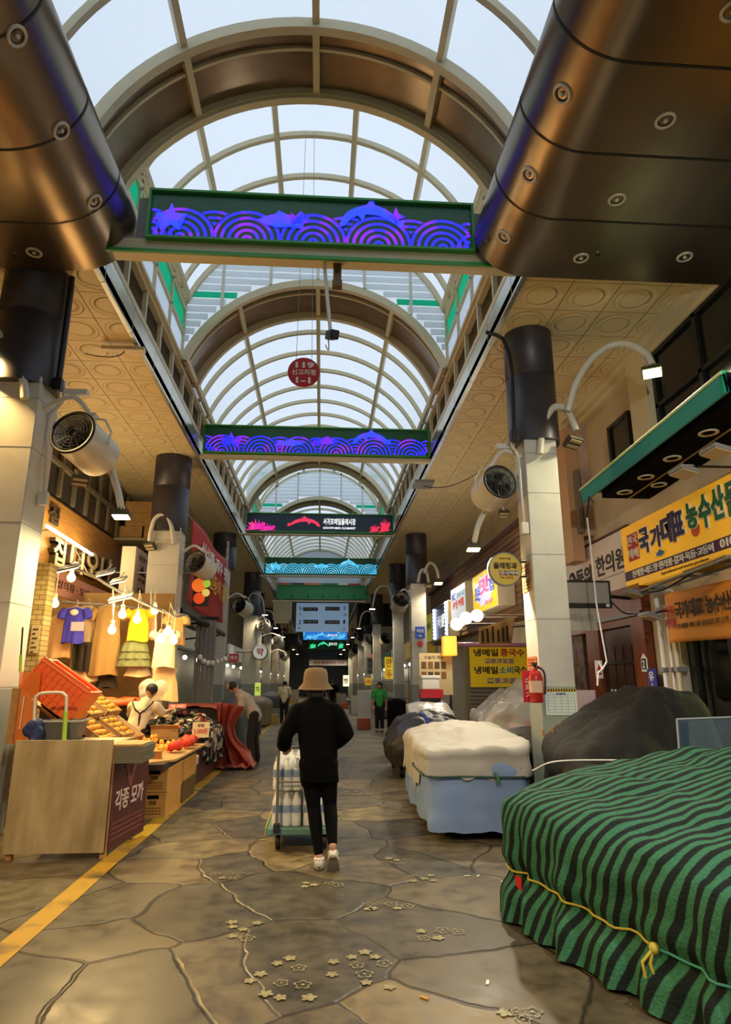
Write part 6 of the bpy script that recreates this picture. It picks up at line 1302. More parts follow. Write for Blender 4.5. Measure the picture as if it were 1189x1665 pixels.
# noodle menu banner
Yn = 13.4; a, b_ = at(766, 1117, Y=Yn), at(858, 1052, Y=Yn); m_nb = M('menu_banner_yellow', '#e9c81f', .55, emit=.12)
t = thing('menu_banner', 'yellow noodle menu banner with red, black and blue lettering behind the plastic tent', 'banner', a); W_, H_ = b_.x - a.x, b_.z - a.z
board(t, 'sheet', a, (W_, 0, 0), (0, 0, H_), .02, m_nb); m_bkk = M('ink_black', '#1b1a20', .6); m_lil = M('ink_lilac', '#7d72b8', .6); m_cy = M('ink_cyan', '#3b9fd2', .6)
lettering(t, a, (W_, 0, 0), (0, 0, H_), [('냉메일', .07, .76, .42, .19, m_bkk, .03), ('콩국수', .52, .76, .42, .19, m_redp, .03), ('蕎麦凉豆面', .25, .58, .5, .13, m_lil, .02), ('냉메일', .07, .32, .4, .19, m_bkk, .03), ('소비', .49, .32, .24, .19, m_cy, .03), ('국수', .74, .32, .22, .19, m_bkk, .03), ('蕎麦凉面', .27, .08, .5, .15, m_lil, .02)], .002)
obj('top_bar', MB().tube([a + Vector((-.25, -.03, H_ + .04)), a + Vector((W_ + .15, -.03, H_ + .04))], .045, 8), M('bar_pink', '#c796c4', .4), t)
struct('wall_noodle_shop', MB().box((a.x - .1, Yn + .05, 0), (WR, Yn + .2, a.z + H_ + .02)), M('noodle_wall', '#7d7458', .7))
mb = MB(); z = .1
while z < a.z: mb.box((a.x - .02, Yn + .02, z), (a.x + W_, Yn + .05, z + .05)); z += .075
q = obj('roller_shutter', mb, m_gry); tag(q, 'grey slatted roller shutter under the noodle menu banner', 'shutter')
t = thing('hanging_banner', 'slanted cream banner with brush writing above the noodle menu', 'banner', at(790, 1040, Y=13.2)); P = [at(x, y, Y=13.2) for x, y in ((780, 1048), (833, 1046), (838, 1003), (779, 1022))]
def qd(u, v): return P[0].lerp(P[1], u).lerp(P[3].lerp(P[2], u), v) + Vector((0, .04 * sin(u * 8), 0))
obj('cloth', MB().sheet(qd, 16, 8, .008), M('cloth_cream_banner', '#d8b26c', .7), t); mb = MB()
for k in range(6): q1 = qd(.1 + k * .15, .08); mb.box(q1 + Vector((-.022, -.055, 0)), q1 + Vector((.022, -.045, .24 + .04 * (k % 3))))
obj('brush_writing', mb, m_br, t); obj('pole', MB().tube([at(779, 1025, Y=13.25), at(850, 1018, Y=13.25), (WR, 13.3, at(850, 1018, Y=13.25).z)], .015, 6), m_iron, t)
t = thing('lantern_cloth', 'glowing orange cloth lantern below the white light box', 'lamp', at(731, 1050, Y=16.5)); a = at(722, 1066, Y=16.5); b_ = at(743, 1034, Y=16.5); obj('shade', MB().box((a.x, 16.5, a.z), (b_.x, 16.8, b_.z), .03), M('lantern_orange', '#ffae38', .5, emit=1.0), t); obj('cord', MB().tube([((a.x + b_.x) / 2, 16.65, b_.z), ((a.x + b_.x) / 2, 16.65, b_.z + .3)], .01, 6), m_blk, t)
obj('stay', MB().tube([((a.x + b_.x) / 2, 16.65, b_.z + .3), (XF, 16.65, b_.z + .3)], .012, 6), m_blk, t)
# menu stand board with food pictures
Ym = 17.0; a, b_ = at(683, 1130, Y=Ym), at(735, 1062, Y=Ym); t = thing('menu_board', 'cream menu board with rows of small food pictures beside the second right pillar', 'sign', (a.x, Ym, 0)); W_, H_ = b_.x - a.x, b_.z - a.z
board(t, 'panel', a, (W_, 0, 0), (0, 0, H_), .05, M('menu_cream', '#d9c592', .6)); k = 0
for j in (.62, .38):
    for i in range(4): obj('food_picture', MB().box((a.x + W_ * (.06 + .2 * i), Ym - .008, a.z + H_ * j), (a.x + W_ * (.21 + .2 * i), Ym, a.z + H_ * (j + .17))), M('food_' + str(k % 3), ('#6b4a22', '#8a5a2a', '#4f3a1e')[k % 3], .6), t); k += 1
for x in (.05, .9): obj('leg', MB().box((a.x + W_ * x, Ym + .01, 0), (a.x + W_ * x + .05, Ym + .05, a.z)), m_iron, t)
lettering(t, a, (W_, 0, 0), (0, 0, H_), [('오늘의 메뉴', .15, .85, .6, .09, m_print)], .001)
Yk = 16.2; a, b_ = at(686, 1135, Y=Yk), at(716, 1098, Y=Yk); t = thing('food_box', 'white food box with a red lower band in front of the menu board', 'box', (a.x, Yk, 0)); obj('tub', MB().box((a.x + .02, Yk, a.z + .2), (b_.x - .02, Yk + .4, b_.z - .08), .03), m_wht, t); obj('lid', MB().box((a.x, Yk - .02, b_.z - .08), (b_.x, Yk + .42, b_.z), .02), m_wht, t); obj('red_band', MB().box((a.x - .01, Yk - .01, a.z), (b_.x + .06, Yk + .42, a.z + .2)), m_redp, t); obj('stand', MB().box((a.x, Yk, 0), (b_.x, Yk + .4, a.z)), m_iron, t)
# blue plate on the second right pillar
pb = at(683, 1042, Y=21.55); t = thing('blue_plate', 'blue information plate with white marks on the second right pillar', 'sign', pb); a, b_ = at(675.5, 1038, Y=21.55), at(691, 1019, Y=21.55); a.y = b_.y = 21.56; board(t, 'plate', a, (b_.x - a.x, 0, 0), (0, 0, b_.z - a.z), .02, M('plate_blue', '#2450b8', .4, emit=.1)); lettering(t, a, (b_.x - a.x, 0, 0), (0, 0, b_.z - a.z), [('화장실', .15, .5, .7, .3, m_wht), ('→', .3, .1, .4, .25, m_wht)], .002)
q = obj('round_sticker', MB().cyl(at(683, 1047, Y=21.57), (0, 1, 0), .09, .015, 20), m_redp); tag(q, 'tiny round red sticker under the blue plate', 'sticker')
# ================================================================ covered stalls along the right
def resample(rim, n, sharp=.55):
    """closed smooth outline through the rim points, n points evenly spaced"""
    P = [Vector(p) for p in rim]; k = len(P); fine = []
    for i in range(k):
        a, b, c, d = P[(i - 1) % k], P[i], P[(i + 1) % k], P[(i + 2) % k]
        for j in range(16):
            t = j / 16; cr = .5 * ((2 * b) + (c - a) * t + (2 * a - 5 * b + 4 * c - d) * t * t + (3 * b - a - 3 * c + d) * t ** 3)
            fine.append(cr * sharp + b.lerp(c, t) * (1 - sharp))
    L = [0]
    for i in range(len(fine)): L.append(L[-1] + (fine[(i + 1) % len(fine)] - fine[i]).length)
    out = []; j = 0
    for i in range(n):
        s = L[-1] * i / n
        while L[j + 1] < s: j += 1
        out.append(fine[j].lerp(fine[(j + 1) % len(fine)], (s - L[j]) / max(1e-9, L[j + 1] - L[j])))
    return out
def drape(rim, top, zbot, flare=.05, fold=.04, nf=22, n=160, nr=16, ns=14, wr=.02, seed=0, ragged=.03, sag=None, crease=0.0, sharp=.55):
    """cloth laid over a heap: a top surface top(x, y, t) inside the rim, and skirts falling from the rim with folds that open downwards"""
    R0 = resample(rim, n, sharp); c = sum(R0, Vector()) / n; mb = MB(); rows = []; st = []
    for i in range(1, nr + 1):
        t = i / nr; row = []; sr = []
        for p in R0:
            q = c + (p - c) * t; z = top(q.x, q.y, t, p.z) + wr * nz(q.x * 3 + seed, q.y * 3, seed) + wr * .5 * nz(q.x * 8, q.y * 8 + seed, 2) + crease * (abs(nz(q.x * 2.2 + seed, q.y * 2.2 + q.x, 3)) + .5 * abs(nz(q.x * 5, q.y * 4 + seed, 9)) - .3)
            row.append((q.x, q.y, z)); sr.append(q.y)
        rows.append(row); st.append(sr)
    nrm = []
    for i in range(n):
        d = R0[(i + 2) % n] - R0[i - 2]; nn = Vector((d.y, -d.x, 0)).normalized()
        if nn.dot(R0[i] - c) < 0: nn = -nn
        nrm.append(nn)
    tot = n
    for k in range(1, ns + 1):
        s = k / ns; row = []; sr = []
        for i, p in enumerate(R0):
            zb = zbot(p.x, p.y) + ragged * nz(i * .35, seed, 1); z0 = rows[nr - 1][i][2]
            z = z0 + (zb - z0) * s
            off = flare * s + .035 * sin(pi * min(1, s * 3)) * .6 + fold * (s ** .8) * (sin(2 * pi * nf * i / n + 1.5 * nz(i * .08, seed, s)) + .6 * sin(2 * pi * nf * 1.7 * i / n + seed)) * .6 + wr * nz(p.x * 5 + nrm[i].x, p.y * 5, z * 6 + seed)
            if sag: off += sag(s)
            q = p + nrm[i] * off; row.append((q.x, q.y, z)); sr.append(p.y - (z0 - z) * max(0, -nrm[i].y) * 1.0 - (z0 - z) * .1)
        rows.append(row); st.append(sr)
    ctr = (c.x, c.y, top(c.x, c.y, 0, c.z))
    mb.v = [ctr] + [q for r in rows for q in r]; fs = [(0, 1 + i, 1 + (i + 1) % n) for i in range(n)]
    for j in range(len(rows) - 1):
        for i in range(n): fs.append((1 + j * n + i, 1 + (j + 1) * n + i, 1 + (j + 1) * n + (i + 1) % n, 1 + j * n + (i + 1) % n))
    mb.f = fs; mb.sm = [True] * len(fs); mb.att['stripe'] = [c.y] + [x for r in st for x in r]
    return mb, rows, nrm, R0
# ---- striped green shade net over the nearest stall
def net_mat():
    m = M('striped_net', '#1f5a3a', .8); N, L, b = nodes_of(m)
    at_ = N.new('ShaderNodeAttribute'); at_.attribute_name = 'stripe'; tc = N.new('ShaderNodeTexCoord'); n = N.new('ShaderNodeTexNoise'); n.inputs['Scale'].default_value = 3; L.new(tc.outputs['Object'], n.inputs['Vector'])
    ma = N.new('ShaderNodeMath'); ma.operation = 'MULTIPLY_ADD'; ma.inputs[1].default_value = .04; L.new(n.outputs['Fac'], ma.inputs[0]); L.new(at_.outputs['Fac'], ma.inputs[2])
    sc = N.new('ShaderNodeMath'); sc.operation = 'MULTIPLY'; sc.inputs[1].default_value = 2 * pi / .088; L.new(ma.outputs[0], sc.inputs[0]); sn = N.new('ShaderNodeMath'); sn.operation = 'SINE'; L.new(sc.outputs[0], sn.inputs[0])
    mr = N.new('ShaderNodeMapRange'); mr.inputs[1].default_value = -.25; mr.inputs[2].default_value = .25; L.new(sn.outputs[0], mr.inputs[0])
    w = N.new('ShaderNodeTexNoise'); w.inputs['Scale'].default_value = 70; w.inputs['Detail'].default_value = 3; mp = N.new('ShaderNodeMapping'); mp.inputs['Scale'].default_value = (1, 1, 1); L.new(tc.outputs['Object'], mp.inputs[0]); L.new(mp.outputs[0], w.inputs['Vector'])
    g = N.new('ShaderNodeMixRGB'); g.inputs[1].default_value = lin('#1c563d'); g.inputs[2].default_value = lin('#4b8a6c'); L.new(w.outputs['Fac'], g.inputs[0])
    d = N.new('ShaderNodeMixRGB'); d.inputs[1].default_value = lin('#0c1413'); d.inputs[2].default_value = lin('#1d2a2b'); L.new(w.outputs['Fac'], d.inputs[0])
    x = N.new('ShaderNodeMixRGB'); L.new(mr.outputs[0], x.inputs[0]); L.new(d.outputs[0], x.inputs[1]); L.new(g.outputs[0], x.inputs[2]); L.new(x.outputs[0], b.inputs['Base Color'])
    bu = N.new('ShaderNodeBump'); bu.inputs['Strength'].default_value = .7; bu.inputs['Distance'].default_value = .01; L.new(w.outputs['Fac'], bu.inputs['Height']); L.new(bu.outputs[0], b.inputs['Normal'])
    b.inputs['Specular IOR Level'].default_value = .15
    return m
def top_net(x, y, t, rz):
    base = .80 + .30 * max(0, min(1, (x - 1.5) / 1.3)) ** 1.3 - .22 * max(0, min(1, (4.4 - y) / 1.8)) ** 1.2 + .05 * math.exp(-((x - 1.9) ** 2 + (y - 5.0) ** 2) / .15)
    return base - .06 * max(0, (t - .82) / .18) ** 2
rim_net = [(1.33, 4.95, .8), (1.46, 4.25, .75), (1.72, 3.45, .7), (1.95, 2.55, .6), (2.9, 2.35, .8), (3.9, 2.6, .9), (3.9, 4.2, 1), (3.0, 5.0, 1), (2.2, 5.35, .9), (1.7, 5.32, .85)]
mbn, rows_, nr_, R0_ = drape(rim_net, top_net, lambda x, y: .02, .02, .045, 26, 220, 26, 22, .022, 3.1, .02, lambda s: -.06 * math.exp(-((s - .62) / .10) ** 2) + .05 * s, .05, .3)
t = thing('covered_stall', 'nearest stall heaped under a dark green striped shade net', 'stall', (2.5, 4, 0), 'stalls under covers along the right'); obj('shade_net', mbn, net_mat(), t)
# rope round the net
n = len(R0_); lv = int(22 * .62) + 26 - 1; rope = MB(); pts = [Vector(rows_[lv][i]) + nr_[i] * .012 for i in range(n)]
sel = [i for i in range(n) if R0_[i].x < 2.9 and R0_[i].y < 5.2]
brk = next((k for k in range(1, len(sel)) if sel[k] != sel[k - 1] + 1), 0); sel = sel[brk:] + sel[:brk]
m_ry, m_rt = M('rope_yellow', '#b9a93c', .6), M('rope_teal', '#3f9a8a', .6)
mid = min(range(len(sel)), key=lambda k: abs(R0_[sel[k]].y - 3.55) + (0 if R0_[sel[k]].x < 2.4 else 9))
A_, B_2 = [pts[i] for i in sel[:mid + 1]], [pts[i] for i in sel[mid:]]
if len(A_) > 2: obj('rope', MB().tube(A_, .007, 6), m_ry if A_[0].y > B_2[-1].y else m_rt, t)
if len(B_2) > 2: obj('rope', MB().tube(B_2, .007, 6), m_rt if A_[0].y > B_2[-1].y else m_ry, t)
kp = pts[sel[mid]]; kn = nr_[sel[mid]]; mb = MB(); mb.ball(kp + kn * .015, .028, 8); mb.tube([kp + kn * .02, kp + kn * .05 + Vector((0, 0, -.06)), kp + kn * .04 + Vector((.02, 0, -.15))], .008, 6); mb.tube([kp + kn * .02, kp + kn * .06 + Vector((-.03, 0, -.05)), kp + kn * .05 + Vector((-.03, 0, -.12))], .008, 6); obj('knot', mb, m_ry, t)
q = min(range(n), key=lambda i: (R0_[i] - Vector((1.45, 4.75, .8))).length); q_ = Vector(rows_[26 + 14][q]) + nr_[q] * .02
obj('red_tag', MB().obox(q_, (.01, .07, .09), Matrix.Rotation(.3, 3, 'Z')), m_redp, t)
# ---- blue-grey sheeted cart behind it
m_bl = M('sheet_blue', '#7f98c0', .6, var='#6f86b0', vs=2, bump=.4, bs=3); m_gt = M('sheet_grey', '#a9b0b2', .6, var='#9aa2a6', vs=2, bump=.35, bs=3.5)
t = thing('covered_cart', 'cart wrapped in pale grey and blue sheets, behind the green net stall', 'cart', (1.6, 8.4, 0), 'stalls under covers along the right')
rimb = [(1.13, 7.12, .78), (1.5, 7.06, .78), (2.1, 7.0, .8), (2.32, 7.6, .8), (2.3, 9.7, .8), (1.7, 9.9, .75), (1.25, 9.8, .7), (1.16, 8.6, .72)]
mb, *_ = drape(rimb, lambda x, y, tt, rz: .80, lambda x, y: .09 + (.05 if y > 7.3 else 0), .015, .03, 9, 150, 4, 14, .02, 5.2, .02, None, 0, .25); obj('blue_skirt', mb, m_bl, t)
def topb(x, y, tt, rz): return .88 + .15 * max(0, 1 - ((y - 8.7) / 1.0) ** 2) * max(0, 1 - ((x - 1.75) / .7) ** 2) + .06 * max(0, min(1, (x - 1.1) / 1.1)) - .02 * max(0, (tt - .92) / .08) ** 2
rimb2 = [(p[0] + (.03 if p[0] > 1.8 else -.03), p[1] - (.03 if p[1] < 8 else -.03), .86) for p in rimb]
mb, *_ = drape(rimb2, topb, lambda x, y: .62 if y < 7.6 else .42 + .1 * nz(x, y * 2, 3), .0, .022, 8, 150, 22, 10, .02, 8.4, .07, None, .055, .2); obj('top_sheet', mb, m_gt, t)
gr = drape([(p[0] - .0, p[1], .7) for p in rimb], lambda x, y, tt, rz: .7, lambda x, y: .62, 0, 0, 5, 100, 2, 2, .0, 1, 0)
obj('tie_rope', MB().tube([Vector(p) + q * .04 for p, q in list(zip(gr[1][-1], gr[2])) if p[1] < 8.2], .010, 6), M('rope_dark_green', '#2c4b40', .6), t)
obj('loose_end', MB().tube([(1.80, 6.99, .66), (1.82, 6.96, .62), (1.83, 6.97, .55)], .014, 6), M('rope_green', '#2f7a4c', .6), t)
obj('cart_bed', MB().box((1.25, 7.25, .07), (2.2, 9.6, .12)), m_iron, t)
for x in (1.35, 2.1):
    for y in (7.4, 9.4): obj('wheel', MB().cyl((x - .02, y, .05), (1, 0, 0), .05, .04, 16), m_blk, t)
# ---- black tarp with a blue strap
m_bt1 = M('tarp_black', '#2b2722', .5, var='#201d1a', vs=3, bump=.5, bs=10)
t = thing('covered_cart', 'wheeled cart bundled in black tarp with a blue strap', 'cart', (1.8, 12.4, 0), 'stalls under covers along the right')
rimk = [(1.22, 11.4, .62), (1.7, 11.25, .7), (2.5, 11.3, .7), (2.7, 12.2, .75), (2.55, 13.4, .75), (1.9, 13.6, .75), (1.4, 13.2, .7), (1.2, 12.2, .66)]
topk = lambda x, y, tt, rz: .70 + .36 * max(0, 1 - ((x - 1.95) / .75) ** 2) * max(0, 1 - ((y - 12.4) / 1.25) ** 2) - .08 * max(0, (tt - .8) / .2) ** 2
mb, *_ = drape(rimk, topk, lambda x, y: .2, -.05, .03, 9, 130, 20, 12, .04, 6.3, .06, lambda s: .08 * sin(pi * s), .12, .4); obj('tarp', mb, m_bt1, t)
st_ = [Vector((x, 11.55 + .25 * k / 8 + .1, topk(x, 11.8, .5, 0) + .03)) for k, x in [(k, 1.75 + .05 * k) for k in range(9)]]
obj('blue_strap', MB().sheet(lambda u, v: (1.75 + .07 * u + .12 * v, 11.25 + .5 * (1 - v) + .02 * sin(u * 3), .64 + .40 * (1 - v) ** .7 * 1.0), 6, 8, .02), M('strap_blue', '#2c3f9e', .5), t)
obj('cart_bed', MB().box((1.35, 11.6, .17), (2.5, 13.2, .24)), m_iron, t)
for x in (1.4, 2.4):
    for y in (11.75, 13.0): obj('wheel', MB().cyl((x - .03, y, .09), (1, 0, 0), .09, .06, 18), m_blk, t)
# ---- black netted heap behind the green one
m_bn = M('net_black', '#211f1b', .9, var='#171613', vs=4, bump=.6, bs=60)
t = thing('covered_stall', 'big sloping stall under black shade net, in front of the wooden shop front', 'stall', (3.2, 6.6, 0), 'stalls under covers along the right')
rimp = [(2.40, 6.0, .62), (2.42, 7.2, .75), (2.6, 7.75, .85), (3.3, 7.7, 1.2), (3.72, 7.2, 1.4), (3.80, 6.5, 1.4), (3.72, 5.85, .9), (3.1, 5.65, .7)]
def topp(x, y, tt, rz):
    s = max(0, min(1, (x - 2.3) / 1.05)); hi = .84 + .64 * s
    b = max(0, min(1, (y - 5.95) / .55)); b = b * b * (3 - 2 * b)
    return (.70 + .05 * s) * (1 - b) + hi * b + .10 * math.exp(-((x - 3.0) / .25) ** 2 - ((y - 6.0) / .25) ** 2) - .06 * max(0, (tt - .85) / .15) ** 2
mb, *_ = drape(rimp, topp, lambda x, y: .03, .0, .03, 14, 180, 28, 14, .03, 2.2, .02, None, .09, .3); obj('shade_net', mb, m_bn, t)
P = spline([at(866, 1253, Y=5.9), at(905, 1238, Y=5.75), at(1000, 1236, Y=5.7), at(1080, 1237, Y=5.6), at(1128, 1236, Y=5.5)], 6); obj('cord', MB().tube(P, .006, 6), m_wht, t)
obj('stall_box', MB().box((2.55, 6.3, .02), (3.5, 7.4, .68)), M('dark_table'), t)
t = thing('covered_stall', 'low dark tarp heap between the plastic tent and the white pillar', 'stall', (2.9, 9.7, 0), 'stalls under covers along the right')
rimq = [(2.42, 9.0, .68), (2.7, 10.0, .85), (3.2, 10.4, .9), (3.75, 10.0, .82), (3.7, 9.05, .75), (3.1, 8.95, .72)]
mb, *_ = drape(rimq, lambda x, y, tt, rz: .74 + .20 * max(0, 1 - ((x - 3.0) / .8) ** 2) * max(0, 1 - ((y - 9.7) / .8) ** 2) - .04 * tt ** 4, lambda x, y: .03, .0, .03, 10, 110, 12, 10, .03, 9.1, .02); obj('tarp', mb, m_bt1, t)
obj('stall_box', MB().box((2.65, 9.3, .02), (3.5, 10.0, .66)), M('dark_table'), t)
pg = MB()
for x in (886, 893, 905): a = at(x, 1200, Y=7.3); 
t2 = [at(884, 1197, Y=7.35), at(900, 1193, Y=7.4), at(912, 1186, Y=7.5)]
for k, p in enumerate(t2):
    q = obj('clothes_peg', MB().box(p + Vector((-.008, -.02, -.0)), p + Vector((.008, .02, .07)), .004), M('peg_wood', '#a8632f', .6)); tag(q, 'small wooden clothes peg clipping the edge of the black shade net', 'peg', 'pegs on the black net')
# ---- plastic tent over goods
def film():
    m = bpy.data.materials.new('clear_film'); m.use_nodes = True; nt = m.node_tree; N = nt.nodes; L = nt.links; b = N['Principled BSDF']
    b.inputs['Base Color'].default_value = (.8, .8, .78, 1); b.inputs['Roughness'].default_value = .22; b.inputs['Alpha'].default_value = .42
    tc = N.new('ShaderNodeTexCoord'); n = N.new('ShaderNodeTexNoise'); n.inputs['Scale'].default_value = 6; n.inputs['Detail'].default_value = 6; L.new(tc.outputs['Object'], n.inputs['Vector']); bu = N.new('ShaderNodeBump'); bu.inputs['Strength'].default_value = .8; bu.inputs['Distance'].default_value = .03; L.new(n.outputs['Fac'], bu.inputs['Height']); L.new(bu.outputs[0], b.inputs['Normal'])
    return m
m_film = film(); m_pvc = M('white_film', '#c9c6bd', .3, bump=.6, bs=8)
t = thing('covered_stall', 'stall of boxes under a peaked clear plastic sheet, in front of the noodle banner', 'stall', (3.0, 11.7, 0), 'stalls under covers along the right')
rimt = [(2.74, 11.1, .8), (3.9, 10.9, .9), (4.1, 11.8, 1.1), (4.0, 12.5, 1.1), (2.85, 12.6, .9), (2.76, 11.9, .8)]
topt = lambda x, y, tt, rz: .92 + .62 * max(0, min(1, (x - 2.45) / 1.15)) - .1 * tt ** 3
mb, *_ = drape(rimt, topt, lambda x, y: .5, .0, .03, 9, 120, 20, 10, .05, 4.4, .05, None, .18, .3); obj('clear_sheet', mb, m_film, t); obj('stall_box', MB().box((2.82, 11.2, .02), (3.9, 12.4, .66)), m_gry, t)
obj('tent_pole', MB().tube([(3.65, 11.8, .66), (3.65, 11.8, 1.42)], .015, 6), m_gry, t)
for k, (x, y, w, h, c, lab) in enumerate(((2.84, 11.25, .28, .24, '#c3cf5e', 'lime green box under the clear plastic sheet, leftmost'), (3.16, 11.22, .34, .2, '#e0a8b4', 'pale pink box under the clear plastic sheet, in the middle'), (3.54, 11.3, .28, .28, '#b32a3a', 'red box under the clear plastic sheet, at the right'), (2.95, 11.7, .5, .36, '#c9a26a', 'tan carton under the clear plastic sheet, behind the pink box'))):
    tag(obj('goods_box', MB().box((x, y, .67), (x + w, y + .3, .67 + h), .01), M('goods_' + c[1:], c, .5)), lab, 'box', 'boxes under the plastic sheet')
t = thing('covered_stall', 'low stall under milky white plastic, beyond the black tarp cart', 'stall', (2.3, 14, 0), 'stalls under covers along the right')
rimw = [(1.95, 13.75, .85), (3.3, 13.6, .95), (3.4, 14.8, 1.1), (2.6, 15.3, 1.1), (2.0, 14.8, 1.0)]
rimw = [(1.9, 14.0, .85), (2.75, 13.8, .95), (2.8, 15.0, 1.1), (2.4, 15.3, 1.1), (1.95, 15.0, 1.0)]
mb, *_ = drape(rimw, lambda x, y, tt, rz: .92 + .22 * max(0, min(1, (y - 13.8) / 1.0)) - .05 * tt ** 4, lambda x, y: .3, 0, .025, 9, 100, 10, 8, .04, 7.7, .03); obj('white_sheet', mb, m_pvc, t); obj('stall_box', MB().box((2.05, 14.1, .02), (2.65, 14.9, .7)), m_gry, t)
# clear board standing at the right edge
a = at(1130, 1170, Y=5.15); b_ = at(1142, 1248, Y=5.1)
t = thing('clear_board', 'clear acrylic board with pale edges standing behind the green net stall', 'panel', (a.x + .3, 5.15, .9)); o = Vector((b_.x, 5.42, .86)); u = Vector((.75, .05, .02)); v = Vector((a.x - b_.x, .0, .40))
mc = M('clear_acrylic', '#7f95a5', .08, alpha=.22); obj('sheet', MB().ibox(o, u, v, (0, .006, 0)), mc, t); mb = MB(); 
for p, d in ((o, v), (o + v, u), (o + u, v)): mb.tube([p, p + d], .008, 6)
obj('edge', mb, M('acrylic_edge', '#a9b3b5', .3), t); obj('corner_tape', MB().ibox(o + Vector((.02, -.004, .02)), u * .1, v * .9, (0, .003, 0)), M('tape_blue', '#3d566e', .25, alpha=.5), t)
obj('foot', MB().box((o.x, 5.40, .6), (o.x + .7, 5.46, .87)), m_iron, t)
# scraps of paper on the stones
for k, (x, y) in enumerate(((760, 1424), (778, 1424), (819, 1434), (585, 1243), (793, 1597), (690, 1622))):
    p = at(x, y, Z=.005); tag(obj('paper_scrap', MB().obox(p, (.05, .016, .004), Matrix.Rotation(k * 1.1, 3, 'Z')), m_wht if k < 5 else M('leaf_yellow', '#c9952f', .7)), 'tiny white paper scrap on the stone paving' if k < 5 else 'tiny yellow leaf on the stone paving', 'litter', 'scraps on the paving')
# ================================================================ people
m_skin = M('skin', '#c08f6f', .55); m_hair = M('hair_black', '#15110f', .5, bump=.6, bs=120); m_blkc = M('cloth_black', '#080808', .95, bump=.35, bs=18, spec=.08); m_leg = M('leggings_black', '#070708', .85, bump=.15, bs=40, spec=.12); m_shoe = M('shoe_white', '#e4dfd6', .5); m_sole = M('sole_grey', '#7d7268', .7); m_eye = M('eye_dark', '#1a1412', .3)
def head_shape(mb, c, f, up, s=1.0):
    """skull, jaw, nose, ears; c = head centre, f = facing, up = crown direction"""
    f = Vector(f).normalized(); up = Vector(up).normalized(); sd = f.cross(up).normalized(); c = Vector(c); M3 = Matrix((sd, f, up)).transposed()
    def el(o, r, sq):
        t = MB(); t.ball((0, 0, 0), r, 20, sq); mb.add([c + M3 @ (Vector(o) * s + Vector(v) * s) for v in t.v], t.f, True)
    el((0, -.012, .03), .098, (.80, 1.0, .98)); el((0, .02, -.045), .074, (.82, .95, 1.0)); el((0, .058, -.088), .03, (1.2, .9, .7)); el((0, .098, -.022), .017, (.8, 1.0, 1.5)); el((0, .075, .025), .05, (1.2, .5, .5))
    for k in (-1, 1): el((k * .078, -.005, -.015), .028, (.35, .8, 1.2)); el((k * .035, .07, -.03), .03, (1, .7, .8))
    return sd, f, up
def face_bits(root, c, f, up, s=1.0):
    f = Vector(f).normalized(); up = Vector(up).normalized(); sd = f.cross(up).normalized(); c = Vector(c)
    for k in (-1, 1): obj('eye', MB().ball(c + (sd * .032 * k + f * .089 - up * .008) * s, .011 * s, 8), m_eye, root)
    obj('mouth', MB().tube([c + (sd * .024 * k + f * (.088 - abs(k) * .006) - up * .066) * s for k in (-1, -.4, .4, 1)], .005 * s, 6), M('lip', '#8f4b41', .5), root)
def hand(mb, w, d, palm, s=1.0, curl=.7, r=.0085):
    """palm with four bent fingers and a thumb; w = wrist, d = hand direction, palm = palm normal"""
    w = Vector(w); d = Vector(d).normalized(); palm = Vector(palm).normalized(); sd = d.cross(palm).normalized()
    for k in (-1.5, -.5, .5, 1.5): caps(mb, [w, w + d * .08 * s + sd * .019 * k * s], [.017 * s, .014 * s], 8)
    for k, L in ((-1.5, .062), (-.5, .075), (.5, .08), (1.5, .07)):
        p = w + d * .085 * s + sd * .021 * k * s; q = p + (d * cos(curl * .5) + palm * sin(curl * .5)) * L * .45 * s; e = q + (d * cos(curl * 1.4) + palm * sin(curl * 1.4)) * L * .35 * s; g = e + (d * cos(curl * 2.1) + palm * sin(curl * 2.1)) * L * .28 * s
        caps(mb, [p, q, e, g], [r * 1.1 * s, r * s, r * .95 * s, r * .85 * s], 8)
    b = w + d * .025 * s - sd * .026 * s; caps(mb, [b, b + (d * .6 - sd * .7 + palm * .3).normalized() * .045 * s, b + (d * .9 - sd * .35 + palm * .5).normalized() * .078 * s], [.013 * s, .011 * s, .009 * s], 8)
